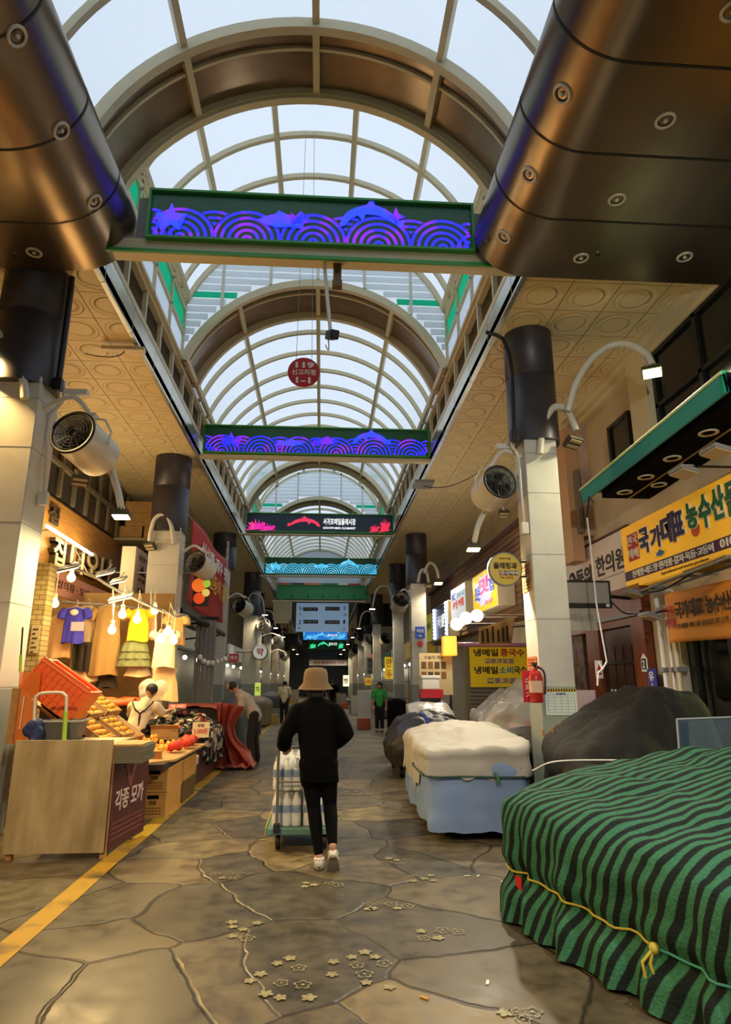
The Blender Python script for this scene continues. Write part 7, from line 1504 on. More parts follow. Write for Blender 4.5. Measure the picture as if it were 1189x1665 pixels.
def shoe(root, heel, d, up=(0, 0, 1), L=.255, upm=None, som=None):
    """low trainer: heel point on the sole, d = toe direction, up = ankle direction"""
    d = Vector(d).normalized(); up = Vector(up); up = (up - d * up.dot(d)).normalized(); sd = d.cross(up); h = Vector(heel)
    def ring(t, z0, z1, k=1.0):
        w = (.034 + .014 * sin(min(1, t * 1.15) * pi * .75)) * k * (1 if t < .86 else math.sqrt(max(0, 1 - ((t - .86) / .14) ** 2)) * .98 + .02) * (1 if t > .06 else .8)
        return [h + d * L * t + sd * w * cos(a) + up * ((z0 + z1) / 2 + (z1 - z0) / 2 * sin(a)) for a in [2 * pi * i / 14 for i in range(14)]]
    def loft(mb, prof):
        R_ = [ring(*p) for p in prof]; n = 14; o = [v for r in R_ for v in r]; fs = [(j * n + i, j * n + (i + 1) % n, (j + 1) * n + (i + 1) % n, (j + 1) * n + i) for j in range(len(R_) - 1) for i in range(n)]
        mb.add(o, fs + [list(range(n))[::-1], [len(o) - n + i for i in range(n)]], True); return mb
    s = loft(MB(), [(0, .0, .03, 1.05)] + [(t, .004 if .1 < t < .9 else .01, .03, 1.1) for t in (.05, .2, .4, .6, .8, .92)] + [(1, .014, .026, 1.05)])
    b = loft(MB(), [(.0, .02, .085), (.05, .02, .1), (.2, .02, .1), (.34, .02, .098), (.5, .02, .078), (.7, .02, .062), (.88, .02, .05), (.98, .02, .038)])
    o = obj('shoe', b, upm or m_shoe, root); obj('sole', s, som or m_sole, o)
    cl = MB(); cl.tube([h + d * L * .10 + up * .085 + (sd * .036 * cos(a) + d * .05 * sin(a) + d * .03) for a in [2 * pi * i / 16 for i in range(17)]], .011, 6); obj('collar', cl, upm or m_shoe, o)
    return o
# ---- the person pushing the trolley
root = thing('person', 'person in black jersey, black leggings and tan bucket hat pushing a trolley', 'person', (-.03, 6.2, 0))
Yb = 6.2
hp = Vector((-.01, 6.22, .88)); chest = Vector((-.03, 6.30, 1.22)); neck = Vector((-.04, 6.33, 1.40)); hd = Vector((-.05, 6.37, 1.525))
Lk, La = Vector((-.045, 6.27, .48)), Vector((.01, 6.17, .10)); Rk, Ra = Vector((.10, 6.30, .49)), Vector((.125, 6.08, .20))
Lh_, Rh_ = hp + Vector((-.085, 0, -.03)), hp + Vector((.085, 0, -.03))
LS, RS = Vector((-.205, 6.31, 1.325)), Vector((.135, 6.31, 1.325)); LE, LW = Vector((-.31, 6.30, 1.10)), Vector((-.345, 6.56, .97)); RE, RW = Vector((.245, 6.27, 1.10)), Vector((.11, 6.56, .97))
b = MB(); caps(b, [hp + Vector((0, 0, .02)), Vector((-.02, 6.27, 1.05)), chest, neck + Vector((0, 0, -.06))], [.12, .11, .12, .07]); caps(b, [neck + Vector((0, 0, -.05)), hd + Vector((0, -.01, -.06))], [.052, .052]); head_shape(b, hd, (0, 1, -.05), (0, .05, 1), 1.06)
for h_, k_, a_ in ((Lh_, Lk, La), (Rh_, Rk, Ra)): caps(b, [h_, k_, k_.lerp(a_, .35), a_], [.075, .045, .046, .031])
for s_, e_, w_ in ((LS, LE, LW), (RS, RE, RW)): caps(b, [s_ + Vector((0, 0, -.06)), e_, w_], [.045, .038, .028])
hand(b, LW, (.15, .9, -.25), (.0, -.3, -1), 1, .8); hand(b, RW, (-.15, .9, -.25), (0, -.3, -1), 1, .8)
caps(b, [La, La + Vector((0, .1, -.045))], [.032, .03]); caps(b, [Ra, Ra + Vector((0, .05, -.09))], [.032, .03])
obj('body', remesh(b, .006, 5), m_skin, root); face_bits(root, hd, (0, 1, -.05), (0, .05, 1), 1.06)
hb = MB(); hb.ball(hd + Vector((0, -.015, .01)), .112, 20, (.86, 1, .95)); hb.ball(hd + Vector((0, -.06, -.06)), .07, 14, (1.15, .75, 1)); obj('hair', remesh(hb, .008, 2), m_hair, root)
j = MB()      # loose jersey: round torso, wide sleeves
def ringtube(mb, rows, n=28):
    o = []; 
    for c, rx, ry in rows: o += [Vector(c) + Vector((rx * cos(2 * pi * i / n), ry * sin(2 * pi * i / n), 0)) for i in range(n)]
    fs = [(k * n + i, k * n + (i + 1) % n, (k + 1) * n + (i + 1) % n, (k + 1) * n + i) for k in range(len(rows) - 1) for i in range(n)]
    return mb.add(o, fs + [list(range(n))[::-1], [len(o) - n + i for i in range(n)]], True)
ringtube(j, [((-.005, 6.22, .735), .168, .125), ((-.005, 6.22, .78), .170, .13), ((-.015, 6.24, .95), .168, .125), ((-.022, 6.27, 1.10), .178, .13), ((-.03, 6.30, 1.22), .195, .135), ((-.035, 6.32, 1.31), .20, .12), ((-.035, 6.33, 1.36), .17, .10), ((-.037, 6.335, 1.395), .115, .085), ((-.04, 6.338, 1.42), .07, .066)])
for s_, e_, w_ in ((LS, LE, LW), (RS, RE, RW)): caps(j, [s_ + Vector((0, 0, -.045)), e_, w_.lerp(e_, .10)], [.092, .076, .068], 18)
J = remesh(j, .009, 14); J.v = [tuple(Vector(v) + Vector((nz(v[0] * 9, v[1] * 9, v[2] * 7), nz(v[2] * 8, v[0] * 9, 4), 0)) * .010) for v in J.v]; obj('jersey', J, m_blkc, root)
sh = MB(); ringtube(sh, [((-.01, 6.22, .95), .16, .115), ((-.01, 6.22, .82), .165, .125), ((-.01, 6.22, .70), .165, .125)])
for h_, k_, z in ((Lh_, Lk, .655), (Rh_, Rk, .685)): e = h_.lerp(k_, (h_.z - z) / (h_.z - k_.z)); ringtube(sh, [(h_ + Vector((0, 0, .02)), .088, .1), (e + Vector((0, 0, .0)), .092, .1)], 20)
obj('shorts', remesh(sh, .008, 4), m_blkc, root); lg = MB()
for h_, k_, a_ in ((Lh_, Lk, La), (Rh_, Rk, Ra)): caps(lg, [h_, k_, k_.lerp(a_, .35), k_.lerp(a_, .9)], [.095, .062, .06, .042], 18)
obj('leggings', remesh(lg, .008, 4), m_leg, root)
shoe(root, La + Vector((0, -.05, -.10)), (.0, 1, 0)); shoe(root, Ra + Vector((.0, -.075, -.075)), (.05, .50, -.62), (0, .5, .45))
m_hat = M('hat_tan', '#7a6142', .85, bump=.3, bs=60); hc = hd + Vector((0, -.01, .025)); ht = MB(); ht.lathe([(.001, .145), (.06, .142), (.098, .125), (.112, .09), (.118, .02), (.122, .0), (.165, -.05), (.168, -.055), (.163, -.058), (.118, -.012), (.112, .0)], hc, (0, -.05, 1), 36); h1 = obj('bucket_hat', ht, m_hat, root)
sm = MB()
for f_ in (.3, .6): sm.lathe([(.122 + .043 * f_ + .001, -.05 * f_ + .002), (.122 + .043 * f_ + .003, -.05 * f_ - .001)], hc, (0, -.05, 1), 36)
sm.lathe([(.1215, .004), (.1235, .001), (.1235, -.003)], hc, (0, -.05, 1), 36); obj('stitching', sm, M('hat_thread', '#5f4a30', .9), h1)
# ---- the trolley and its water packs
m_deck = M('deck_teal', '#5f8a80', .5); m_ypaint = M('deck_yellow', '#b3a44a', .5); m_tube = M('handle_steel', '#8d8b84', .35, metal=.6)
x0, x1, y0, y1, zd = -.50, .17, 6.80, 7.75, .20
t = thing('hand_trolley', 'flat hand trolley with teal deck loaded with water, pushed by the person', 'trolley', (-.16, 7.3, 0)); obj('deck', MB().box((x0, y0, zd - .06), (x1, y1, zd), .012), m_deck, t); obj('side_edge', MB().box((x0 - .012, y0, zd - .055), (x0, y1, zd + .01)), m_ypaint, t); obj('side_edge', MB().box((x1, y0, zd - .055), (x1 + .012, y1, zd + .01)), m_ypaint, t)
hx0, hx1, hy = -.40, .12, 6.78
obj('handle', MB().tube(spline([(hx0, hy, zd - .02), (hx0, hy, .5), (hx0, hy - .02, .86), (hx0 + .05, hy - .05, .935), (hx1 - .05, hy - .05, .935), (hx1, hy - .02, .86), (hx1, hy, .5), (hx1, hy, zd - .02)], 6), .014, 10), m_tube, t); obj('crossbar', MB().tube([(hx0, hy, .62), (hx1, hy, .62)], .01, 8), m_tube, t)
for x in (hx0, hx1): obj('hinge', MB().box((x - .03, hy - .03, zd - .03), (x + .03, hy + .03, zd + .05), .006), m_iron, t)
for x in (x0 + .11, x1 - .11):
    for y in (y0 + .1, y1 - .1):
        w = obj('wheel', MB().lathe([(.03, -.02), (.062, -.02), (.07, -.014), (.07, .014), (.062, .02), (.03, .02)], (x, y, .07), (1, 0, 0), 24), m_blk, t); obj('hub', MB().cyl((x - .021, y, .07), (1, 0, 0), .032, .042, 14), m_gry, w); obj('fork', MB().box((x - .035, y - .02, .06), (x - .028, y + .02, zd - .06)).box((x + .028, y - .02, .06), (x + .035, y + .02, zd - .06)), m_tube, w)
def bottle_mat():
    m = M('bottle_clear', '#f0f5f8', .35); return m
m_bot = bottle_mat(); m_lab = M('bottle_label', '#8fb8de', .4, var='#2f68b8', vs=14); m_cap = M('bottle_cap', '#e6e9ea', .4); m_wrapf = M('shrink_film', '#f2f0ea', .18, alpha=.16, bump=.5, bs=14)
bt = MB().lathe([(.001, 0), (.042, 0), (.046, .01), (.046, .09), (.043, .1), (.046, .11), (.046, .2), (.04, .235), (.018, .265), (.016, .28)], n=14)
lab_ = MB().lathe([(.0468, .12), (.0468, .19)], n=14); cp_ = MB().cyl((0, 0, .278), (0, 0, 1), .018, .02, 12)
first_b = None
for lay in range(2):
    for ix in range(2):
        for iy in range(3):
            ox, oy, oz = x0 + .045 + ix * .305, y0 + .07 + iy * .29, zd + .004 + lay * .325
            if ix == 1 and lay == 1 and iy == 2: pass
            t2 = thing('water_pack', 'shrink-wrapped pack of water bottles on the trolley, %s layer, %s, %s row' % (('lower', 'upper')[lay], ('left', 'right')[ix], ('nearest', 'middle', 'farthest')[iy]), 'water', (ox + .14, oy + .14, oz), 'water packs on the trolley')
            if first_b is None:
                bo = obj('bottle', bt, m_bot, t2, True); l_ = obj('label', lab_, m_lab, bo, True); c_ = obj('cap', cp_, m_cap, bo, True); first_b = bo; bo.location = (-.094, -.094, .0); src = [bo]
            for i in range(3):
                for k in range(3):
                    if (lay, ix, iy, i, k) == (0, 0, 0, 0, 0): continue
                    if iy > 0 and k == 1 and i == 1: continue
                    b2 = first_b.copy(); C.objects.link(b2); b2.parent = t2; b2.location = ((i - 1) * .094, (k - 1) * .094, 0)
                    for ch in (l_, c_): d2 = ch.copy(); C.objects.link(d2); d2.parent = b2
            w = .147; fm = MB()
            def fp(u, v):
                a = 2 * pi * u; k = .22; cx, cy = abs(cos(a)) ** k * math.copysign(1, cos(a)), abs(sin(a)) ** k * math.copysign(1, sin(a)); s_ = 1 if v < .72 else 1 - .16 * (v - .72) / .28
                return (cx * w * s_, cy * w * s_, .002 + .30 * v)
            fm.grid(fp, 40, 10, True, True); fm.add([fp(i / 40, 1) for i in range(40)], [list(range(40))]); obj('shrink_wrap', fm, m_wrapf, t2, True)
# ---- other people
def clothed(label, loc, joints, top_m, leg_m, shoe_m, facing, hair=True, extra=None, vox=.009, short=True, hairlen=0, apron=None):
    """standing or bending figure from joint positions relative to loc"""
    J = {k: Vector(loc) + Vector(v) for k, v in joints.items()}; r = thing('person', label, 'person', loc); f = Vector(facing).normalized(); b = MB()
    caps(b, [J['hip'], J['chest'], J['neck']], [.12, .13, .06]); up = (J['head'] - J['neck']).normalized(); caps(b, [J['neck'], J['head'] - up * .04], [.05, .05]); head_shape(b, J['head'], f, up)
    for s in 'lr':
        caps(b, [J['hip_' + s], J['knee_' + s], J['ank_' + s]], [.08, .052, .035]); caps(b, [J['sh_' + s], J['elb_' + s], J['wri_' + s]], [.048, .04, .028]); hand(b, J['wri_' + s], J['wri_' + s] - J['elb_' + s], J.get('palm_' + s, J['wri_' + s] + f) - J['wri_' + s], 1, .7, .0105)
        caps(b, [J['ank_' + s], J['ank_' + s] + f * .08 + Vector((0, 0, -.05))], [.034, .03])
    obj('body', remesh(b, vox * .75, 4), m_skin, r); face_bits(r, J['head'], f, up)
    tp = MB(); caps(tp, [J['hip'] + Vector((0, 0, .0)), J['hip'].lerp(J['chest'], .6), J['chest'], J['neck'].lerp(J['chest'], .25)], [.145, .15, .16, .10], 20)
    sx = (J['sh_r'] - J['sh_l']); caps(tp, [J['sh_l'], J['sh_r']], [.075, .075], 16)
    for s in 'lr': caps(tp, [J['sh_' + s], J['sh_' + s].lerp(J['elb_' + s], .75 if short else 1)] + ([] if short else [J['wri_' + s].lerp(J['elb_' + s], .1)]), [.075, .07] + ([] if short else [.05]), 14)
    T_ = remesh(tp, vox, 5); T_.v = [tuple(Vector(v) + Vector((nz(v[0] * 9, v[1] * 9, v[2] * 9), nz(v[2] * 9, v[0] * 9, 4), 0)) * .012) for v in T_.v]; obj('shirt', T_, top_m, r)
    lg = MB(); caps(lg, [J['hip_l'] + Vector((0, 0, .03)), J['hip_r'] + Vector((0, 0, .03))], [.105, .105], 18)
    for s in 'lr': caps(lg, [J['hip_' + s], J['knee_' + s], J['ank_' + s] + Vector((0, 0, .02))], [.098, .078, .066], 16)
    obj('trousers', remesh(lg, vox, 5), leg_m, r)
    for s in 'lr': shoe(r, J['ank_' + s] - Vector((f.x, f.y, 0)).normalized() * .05 + Vector((0, 0, -J['ank_' + s].z + loc[2])), (f.x, f.y, 0), upm=shoe_m)
    hb = MB(); hb.ball(J['head'] - f * .022 + up * .035, .108, 18, (.88, .92, .9)) 
    if hairlen: caps(hb, [J['head'] - f * .045, J['head'] - f * .055 - up * hairlen], [.09, .085])
    obj('hair', remesh(hb, .010, 2), m_hair, r)
    if apron:
        for s, o2 in (('l', 'r'), ('r', 'l')): pass
    return r, J
m_tee = M('tee_grey', '#b3a594', .85, bump=.3, bs=14); m_teew = M('tee_cream', '#ead9b5', .85, bump=.3, bs=14); m_green = M('tee_green', '#3fae4e', .85, bump=.3, bs=14); m_trs = M('trousers_black', '#15130f', .85); m_shb = M('shoe_dark', '#2a2624', .6)
# man bending over the burgundy tarp
clothed('man in a pale tee shirt and black trousers bending left over the burgundy tarp', (-1.36, 13.6, 0), dict(hip=(.05, 0, .92), chest=(-.16, -.02, 1.22), neck=(-.29, -.03, 1.37), head=(-.40, -.05, 1.46), hip_l=(.05, .09, .90), hip_r=(.05, -.09, .90), knee_l=(.06, .12, .48), knee_r=(.0, -.12, .48), ank_l=(.12, .14, .09), ank_r=(.05, -.14, .09),
    sh_l=(-.22, .17, 1.27), sh_r=(-.20, -.19, 1.26), elb_l=(-.30, .12, 1.02), elb_r=(-.18, -.24, 1.0), wri_l=(-.42, .0, .86), wri_r=(-.33, -.2, .84)), m_tee, m_trs, m_shb, (-1, -.12, -.45))
# stall keeper seen from behind, with crossed black straps
r, J = clothed('stall keeper in a pale top with black apron straps stooping behind the mandarins', (-2.82, 10.63, 0), dict(hip=(-.03, -.02, .80), chest=(.04, .10, 1.12), neck=(.09, .16, 1.29), head=(.14, .20, 1.42), hip_l=(-.11, 0, .78), hip_r=(.06, 0, .78), knee_l=(-.11, .06, .42), knee_r=(.06, .06, .42), ank_l=(-.11, -.02, .09), ank_r=(.06, -.02, .09),
    sh_l=(-.12, .14, 1.20), sh_r=(.24, .14, 1.20), elb_l=(-.18, .30, 1.03), elb_r=(.32, .30, 1.08), wri_l=(-.08, .5, 1.0), wri_r=(.36, .5, 1.12)), m_teew, m_trs, m_shb, (.25, 1, -.1))
st = MB()
for pts in ([(-.10, .05, 1.27), (-.02, -.055, 1.16), (.06, -.065, 1.08), (.06, -.105, .92)], [(.22, .05, 1.27), (.14, -.055, 1.16), (.06, -.065, 1.08), (.06, -.105, .92)]): st.tube(spline([Vector((-2.82, 10.63, 0)) + Vector(p) for p in pts], 5), .013, 8)
obj('apron_strap', st, m_blk, r)
# woman in green, looking down
clothed('woman in a bright green tee shirt and black trousers looking down, far right', (1.98, 22.6, 0), dict(hip=(0, 0, .88), chest=(0, .0, 1.16), neck=(0, -.01, 1.34), head=(.0, -.06, 1.45), hip_l=(-.085, 0, .86), hip_r=(.085, 0, .86), knee_l=(-.08, -.02, .47), knee_r=(.08, -.03, .47), ank_l=(-.08, .02, .09), ank_r=(.09, .0, .09),
    sh_l=(-.18, 0, 1.28), sh_r=(.18, 0, 1.28), elb_l=(-.24, .02, 1.03), elb_r=(.24, .02, 1.03), wri_l=(-.22, -.08, .82), wri_r=(.22, -.08, .82)), m_green, m_trs, M('sandal', '#b08a68', .6), (-.2, -1, -.55), hairlen=.14)
clothed('person in black tee shirt and trousers walking away down the middle of the street', (.56, 31.8, 0), dict(hip=(0, 0, .93), chest=(0, .0, 1.24), neck=(0, 0, 1.44), head=(.0, .02, 1.57), hip_l=(-.09, 0, .91), hip_r=(.09, 0, .91), knee_l=(-.08, .08, .5), knee_r=(.1, -.03, .5), ank_l=(-.08, .06, .09), ank_r=(.1, -.2, .12),
    sh_l=(-.2, 0, 1.38), sh_r=(.2, 0, 1.38), elb_l=(-.27, -.02, 1.1), elb_r=(.27, .02, 1.1), wri_l=(-.27, .1, .86), wri_r=(.29, .06, .85)), m_blkc, m_trs, m_shb, (0, 1, 0))
clothed('person in a white top far down the left side, beyond the bending man', (-1.45, 27, 0), dict(hip=(0, 0, .9), chest=(0, .0, 1.2), neck=(0, 0, 1.38), head=(.0, .02, 1.5), hip_l=(-.09, 0, .88), hip_r=(.09, 0, .88), knee_l=(-.08, .02, .48), knee_r=(.1, .0, .48), ank_l=(-.08, .0, .09), ank_r=(.1, 0, .09),
    sh_l=(-.18, 0, 1.33), sh_r=(.18, 0, 1.33), elb_l=(-.23, .08, 1.08), elb_r=(.23, .08, 1.08), wri_l=(-.2, .25, .95), wri_r=(.2, .25, .95)), m_teew, m_trs, m_shb, (-.3, 1, 0))
# ================================================================ farther down the street
far_l = M('far_lamp_lit', '#fff1cf', .4, emit=14)
def far_lamp(label, side, Y, power, col):
    s = -1 if side == 'left' else 1; x0 = -3.5 if s < 0 else 3.0; a = Vector((x0 - s * .0, Y - .06, 5.02)); b = Vector((x0 + s * .45 * (-1 if s < 0 else 1) * 0 + (.9 if s < 0 else -.9), Y - .3, 4.55))
    P = [a, a + Vector((.25 if s < 0 else -.25, -.15, .5)), a + Vector((.7 if s < 0 else -.7, -.2, .35)), b]
    t = thing('arm_lamp', label, 'lamp', a, 'lamps on curved white arms'); obj('arm', MB().tube(spline(P, 4), .035, 8), m_arm, t); h = obj('lamp_head', MB().box(b + Vector((-.13, -.1, 0)), b + Vector((.13, .1, .06))), m_hous, t); obj('lens', MB().box(b + Vector((-.11, -.08, -.015)), b + Vector((.11, .08, 0))), far_l, h)
    spot('lamp_light', b + Vector((0, 0, -.04)), b + Vector((0, 0, -1)), power, col, 160, .6, .1, t)
for k, (Y, side, w) in enumerate(((30.2, 'left', 'fourth pillar on the left'), (37.5, 'left', 'fifth pillar on the left'), (45, 'left', 'sixth pillar on the left'), (53, 'left', 'seventh pillar on the left'), (62, 'left', 'eighth pillar on the left'),
                   (27.5, 'right', 'third pillar on the right'), (37.5, 'right', 'fourth pillar on the right'), (45, 'right', 'fifth pillar on the right'), (53, 'right', 'sixth pillar on the right'), (62, 'right', 'seventh pillar on the right'), (72, 'right', 'last pillar on the right'), (72, 'left', 'last pillar on the left'))):
    far_lamp('small lit curved lamp on the ' + w, side, Y, 150 if Y < 70 else 420, NEUT if k % 3 else (1, .78, .5))
def far_sign(label, px0, px1, py0, py1, Y, colr, s, tm, em=.0, nm='shop_sign', vert=False):
    a, b = at(px0, py1, Y=Y), at(px1, py0, Y=Y); t = thing(nm, label, 'sign', a); board(t, 'panel', a, (b.x - a.x, 0, 0), (0, 0, b.z - a.z), .12, M('far_' + colr[1:], colr, .5, emit=em))
    if vert:
        for k, ch in enumerate(s): lettering(t, a, (b.x - a.x, 0, 0), (0, 0, b.z - a.z), [(ch, .2, 1 - (k + .92) / len(s), .6, .72 / len(s), tm, .02)], .002)
    else: lettering(t, a, (b.x - a.x, 0, 0), (0, 0, b.z - a.z), [(s, .12, .25, .76, .5, tm, .02)], .002)
    x = WL + .47 if a.x < 0 else WR - .47; obj('stay', MB().tube([(b.x if x > 0 else a.x, Y + .06, (a.z + b.z) / 2), (x, Y + .06, (a.z + b.z) / 2)], .025, 6), m_gry, t); return t
far_sign('yellow upright sign with red writing at the far right, behind the woman in green', 626, 640, 1068, 1104, 34, '#e8c21e', '만두', m_redp, .35, vert=True)
far_sign('small red sign with white writing at the far right, left of the yellow upright sign', 603, 616, 1063, 1071, 38, '#c03a2c', '식당', m_wht, .1)
far_sign('grey upright sign with black writing at the far right', 597, 607, 1070, 1096, 44, '#9aa0a0', '한약방', m_blk, .0, vert=True)
far_sign('yellow square board at the far right, above the white shelves', 594, 604, 1102, 1114, 30, '#e3b420', '김밥', m_redp, .3)
far_sign('red small sign with a white disc at the far left, below the red banner', 372, 388, 1063, 1076, 26, '#a8242a', '약국', m_wht, .05)
far_sign('glowing pale sign low at the far end, right of the person in black', 558, 568, 1098, 1116, 70, '#fff2c8', '빵', m_redp, 1.2)
far_sign('lime glowing sign at the far left, beside the bending man', 414, 424, 1110, 1132, 29, '#cfe05a', '차', m_dgr, .7)
far_sign('white upright sign with black writing on the third left pillar', 366, 372, 880, 935, 21.0, '#d8d2c4', '정육식당', m_blk, 0, vert=True)
# black screens and a white unit between the eaves
a, b_ = at(580, 1018, Y=40), at(637, 981, Y=40); t = thing('hanging_screen', 'big black screen hung at right beside the direction board', 'screen', a); obj('casing', MB().box((a.x, 40, a.z), (b_.x, 40.2, b_.z), .02), m_blk, t); obj('glass', MB().box((a.x + .1, 39.98, a.z + .1), (b_.x - .1, 40, b_.z - .1)), M('screen_black', '#08080a', .15), t); obj('hanger', MB().tube([((a.x + b_.x) / 2, 40.1, b_.z), ((a.x + b_.x) / 2, 40.1, 7.21 if (a.x + b_.x) / 2 < XR else ZS + .01)], .05, 8), m_gry, t)
a, b_ = at(450, 1050, Y=50), at(484, 1030, Y=50); t = thing('hanging_screen', 'dark screen hung at left below the white unit', 'screen', a); obj('casing', MB().box((a.x, 50, a.z), (b_.x, 50.2, b_.z), .02), m_blk, t); obj('hanger', MB().tube([((a.x + b_.x) / 2, 50.1, b_.z), ((a.x + b_.x) / 2, 50.1, 7.21 if (a.x + b_.x) / 2 > XL else ZS + .01)], .05, 8), m_gry, t)
a, b_ = at(443, 1012, Y=38), at(474, 976, Y=38); t = thing('cooling_unit', 'boxy cream unit hung at left beside the direction board', 'appliance', a); obj('casing', MB().box((a.x, 38, a.z + .15), (b_.x, 38.8, b_.z), .04), m_cream, t); obj('drip_tray', MB().box((a.x + .15, 38.05, a.z), (b_.x - .1, 38.75, a.z + .15), .05), m_cream, t); obj('hanger', MB().tube([((a.x + b_.x) / 2, 38.4, b_.z), ((a.x + b_.x) / 2, 38.4, b_.z + .1), (XL - .05, 38.4, 7.0)], .05, 8), m_gry, t)
# shop fronts along both sides: bands of glass, shutters and awnings
pal = ('#6f6a5c', '#857a66', '#57605f', '#94826a', '#5b5148', '#7a8585')
for k in range(9):
    Y = 20.5 + k * 7.6
    for s, X in ((-1, WL), (1, WR)):
        side = 'left' if s < 0 else 'right'; o1 = 'street front %s of the far %s side' % (('first', 'second', 'third', 'fourth', 'fifth', 'sixth', 'seventh', 'eighth', 'ninth')[k], side)
        if s > 0 and k == 0: continue
        t = thing('shop_unit', 'dim shop unit, ' + o1, 'shop', (X, Y, 0), 'far shop units'); x2 = X - s * .25
        obj('front', MB().box((X, Y, 0), (x2, Y + 7.2, 2.7)), M('unit_' + pal[(k + (s > 0)) % 6][1:], pal[(k + (s > 0)) % 6], .5), t)
        obj('fascia_sign', MB().box((X, Y + .2, 2.8), (X - s * .45, Y + 7.0, 3.6)), M('fascia_' + str((k * 2 + (s > 0)) % 5), ('#c9bfa2', '#a5382c', '#3f6a50', '#d8b23c', '#e0ddd2')[(k * 2 + (s > 0)) % 5], .5, emit=.12), t)
        obj('awning', MB().ibox((X - s * .25, Y + .3, 2.72), (0, 6.6, 0), (-s * 1.0, 0, -.22), (0, 0, .03)), M('awn_' + str((k + 1) % 3), ('#5c5a55', '#3f5a52', '#7d4f34')[(k + 1) % 3], .6), t)
        for j in range(3): obj('bulb', MB().ball((X - s * 1.0, Y + 1.2 + 2.2 * j, 2.35), .07, 8), far_l, t)
        point('shop_light', (X - s * 1.0, Y + 3.5, 2.2), 26, (1, .85, .6), .1, t)
# covered tables, boxes and a shelf far down
def far_stall(label, x, y, w, d, h, m, seed):
    t = thing('covered_table', label, 'stall', (x, y, 0), 'far covered tables'); rim = [(x, y, h), (x + w, y, h), (x + w, y + d, h), (x, y + d, h)]
    mb, *_ = drape(rim, lambda a, b, tt, rz: h + .22 * max(0, 1 - tt ** 2) + .05 * nz(a * 3, b * 3, seed), lambda a, b: .05, .02, .03, 9, 80, 8, 8, .03, seed, .02); obj('sheet', mb, m, t); obj('table_box', MB().box((x + .15, y + .15, .02), (x + w - .15, y + d - .15, h - .05)), M('dark_table'), t)
m_slate = M('sheet_slate', '#4a4f52', .6, bump=.3, bs=6); m_tan2 = M('sheet_tan', '#8a7a5c', .6, bump=.3, bs=6)
for args in (('dark grey covered table just beyond the bending man at left', -2.6, 15.6, .85, 2.6, .95, m_slate, 1.1), ('dark covered table at left, second beyond the bending man', -2.9, 19.6, 1.0, 1.8, .9, m_bt1, 2.2), ('tan covered table at left in front of the fourth pillar', -3.0, 25.0, 1.0, 3.0, .85, m_tan2, 3.3), ('slate covered table far left by the fifth pillar', -3.0, 33, 1.0, 3.2, .9, m_slate, 4.4),
             ('dark covered table at right behind the milky plastic stall', 2.6, 17.8, .9, 2.4, .95, m_bt1, 5.5), ('slate covered table at right beyond the woman in green', 2.7, 30.5, 1.0, 3.0, .9, m_slate, 6.6), ('tan covered table far right by the fifth pillar', 2.6, 40, 1.1, 3.2, .9, m_tan2, 7.7)): far_stall(*args)
for k, (x, y, z, w, h, c, lab) in enumerate(((1.5, 27.2, 0, .55, 1.25, '#d9d6cc', 'white shelf cabinet at right behind the woman in green'), (1.6, 35, 0, .5, .9, '#c9c2b2', 'pale cabinet at right farther behind the woman in green'), (1.1, 48, 0, .7, .8, '#8a8680', 'grey cabinet low at the far end of the street'), (-2.2, 46, 0, .7, 1.1, '#a39a86', 'tan cabinet at the far left end of the street'))):
    t = thing('cabinet', lab, 'cabinet', (x, y, 0)); obj('carcass', MB().box((x, y, 0), (x + w, y + .5, h), .01), M('cab_' + c[1:], c, .5), t)
    for j in (.33, .66): obj('door', MB().box((x + .03, y - .015, h * (j - .3)), (x + w - .03, y, h * (j - .02))), M('cab_' + c[1:]), t)
cols = ('#b5502c', '#c9a24a', '#3f6a8a', '#8f8a80', '#5a7a4a', '#a8a49a'); nm_ = ('rust red', 'straw yellow', 'blue', 'grey', 'olive green', 'pale')
for k in range(10):
    s = -1 if k % 2 else 1; y = 23.5 + k * 3.1; x = (1.55 if s > 0 else -2.1) + .25 * ((k * 7) % 3 - 1)
    tag(obj('goods_crate', MB().box((x, y, 0), (x + .45, y + .4, .36), .015), M('crate_' + cols[k % 6][1:], cols[k % 6], .6)), '%s crate on the far ground at %s, %s' % (nm_[k % 6], 'right' if s > 0 else 'left', 'near the woman in green' if k < 2 else 'by the covered tables' if k < 6 else 'by the farthest lamps'), 'crate', 'crates down the far street')
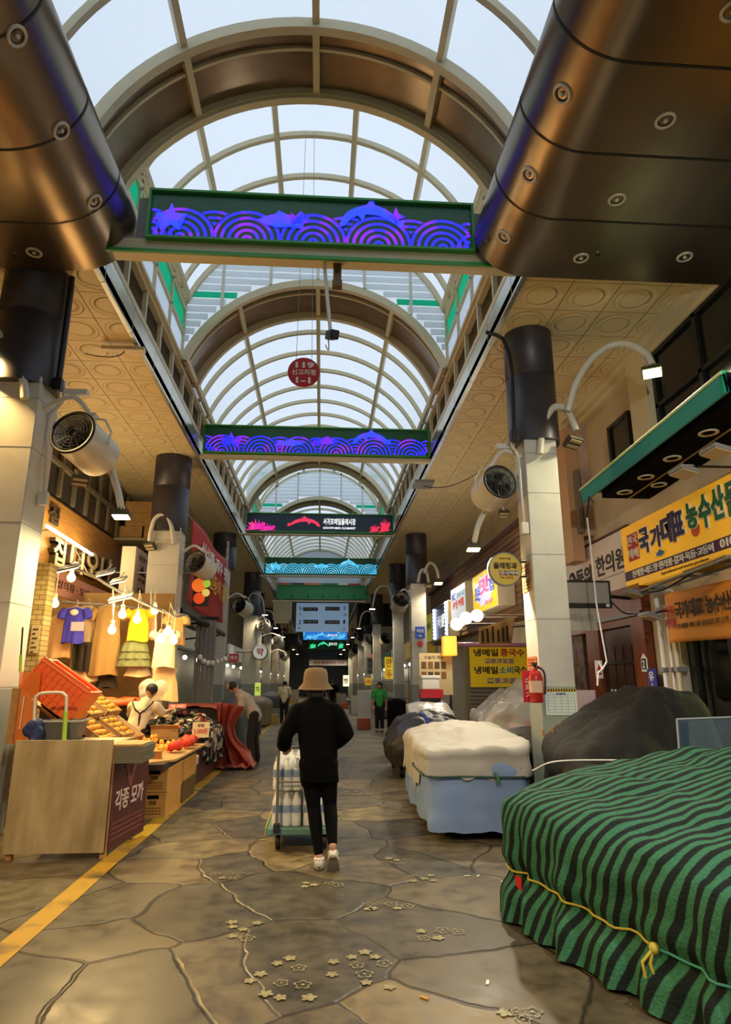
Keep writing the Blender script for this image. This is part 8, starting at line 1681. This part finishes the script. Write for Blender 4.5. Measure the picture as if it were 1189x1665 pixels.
# black cloth and pink bag on a rack behind the black tarp cart
p = at(645, 1150, Y=15.6); t = thing('hanging_cloth', 'black cloth draped on a stand at right, left of the food box', 'cloth', (p.x, 15.6, 0)); obj('cloth', MB().sheet(lambda u, v: (p.x - .22 + .44 * u, 15.6 + .05 * sin(u * 9) * v, 1.2 - .85 * v - .1 * abs(u - .5)), 16, 12, .01), m_blkc, t); obj('pole', MB().tube([(p.x, 15.65, 0), (p.x, 15.65, 1.2)], .02, 8), m_iron, t); obj('cross_bar', MB().tube([(p.x - .25, 15.65, 1.2), (p.x + .25, 15.65, 1.2)], .015, 8), m_iron, t)
p = at(668, 1140, Y=15.9); t = thing('carton_display', 'cream carton with pink flower print beside the black cloth', 'box', (p.x, 15.9, 0)); obj('carton', MB().box((p.x - .2, 15.9, 0), (p.x + .35, 16.15, 1.05), .01), M('carton_cream', '#dcc8a4', .7), t)
for q in ((-.05, .9), (.08, .78), (.2, .92), (.02, .66)): obj('flower_print', MB().cyl((p.x + q[0], 15.9, q[1]), (0, -1, 0), .06, .004, 10), M('print_pink', '#c46a72', .6), t)
# bay behind the camera: same pillars, unseen lamps added to light the foreground
pillar('pillar_left_0', -3.98, -3.35, -.6, 5.05, .4, .55, 1.5); pillar('pillar_right_0', 2.96, 3.41, .2, 4.9, .35, .48, 1.5)
A = [Vector((-3.35, -.3, 4.6)), Vector((-3.0, -.1, 4.95)), Vector((-2.75, .2, 4.7)), Vector((-2.7, .35, 4.35))]
arm_lamp('unseen curved lamp added on the left pillar behind the viewer', A[0], [(A, .05, (-2.7, .38, 4.28), (.1, .62, -1), True, .24, 900, (1, .64, .26, 108))])
A = [Vector((2.96, .4, 4.6)), Vector((2.6, .6, 4.95)), Vector((2.4, .9, 4.7)), Vector((2.35, 1.05, 4.35))]
arm_lamp('unseen curved lamp added on the right pillar behind the viewer', A[0], [(A, .05, (2.35, 1.08, 4.28), (.45, .9, -.7), True, .24, 470, (1, .97, .88))])

mb = MB()
for k in range(16): mb.ball((-2.78 + rnd.uniform(-.14, .14), 11.35 + rnd.uniform(-.08, .08), 1.02 + rnd.uniform(0, .5)), .13, 10)
t = thing('plastic_cover', 'big crumpled clear plastic cover hanging right of the stall keeper', 'plastic', (-2.78, 11.35, .9)); obj('film', remesh(mb, .018, 3), m_film, t); obj('tie', MB().tube([(-2.78, 11.35, 1.5), (-2.78, 11.3, 1.9), (-2.82, 11.25, at(250, 990, Y=11.2).z)], .01, 6), m_white, t)
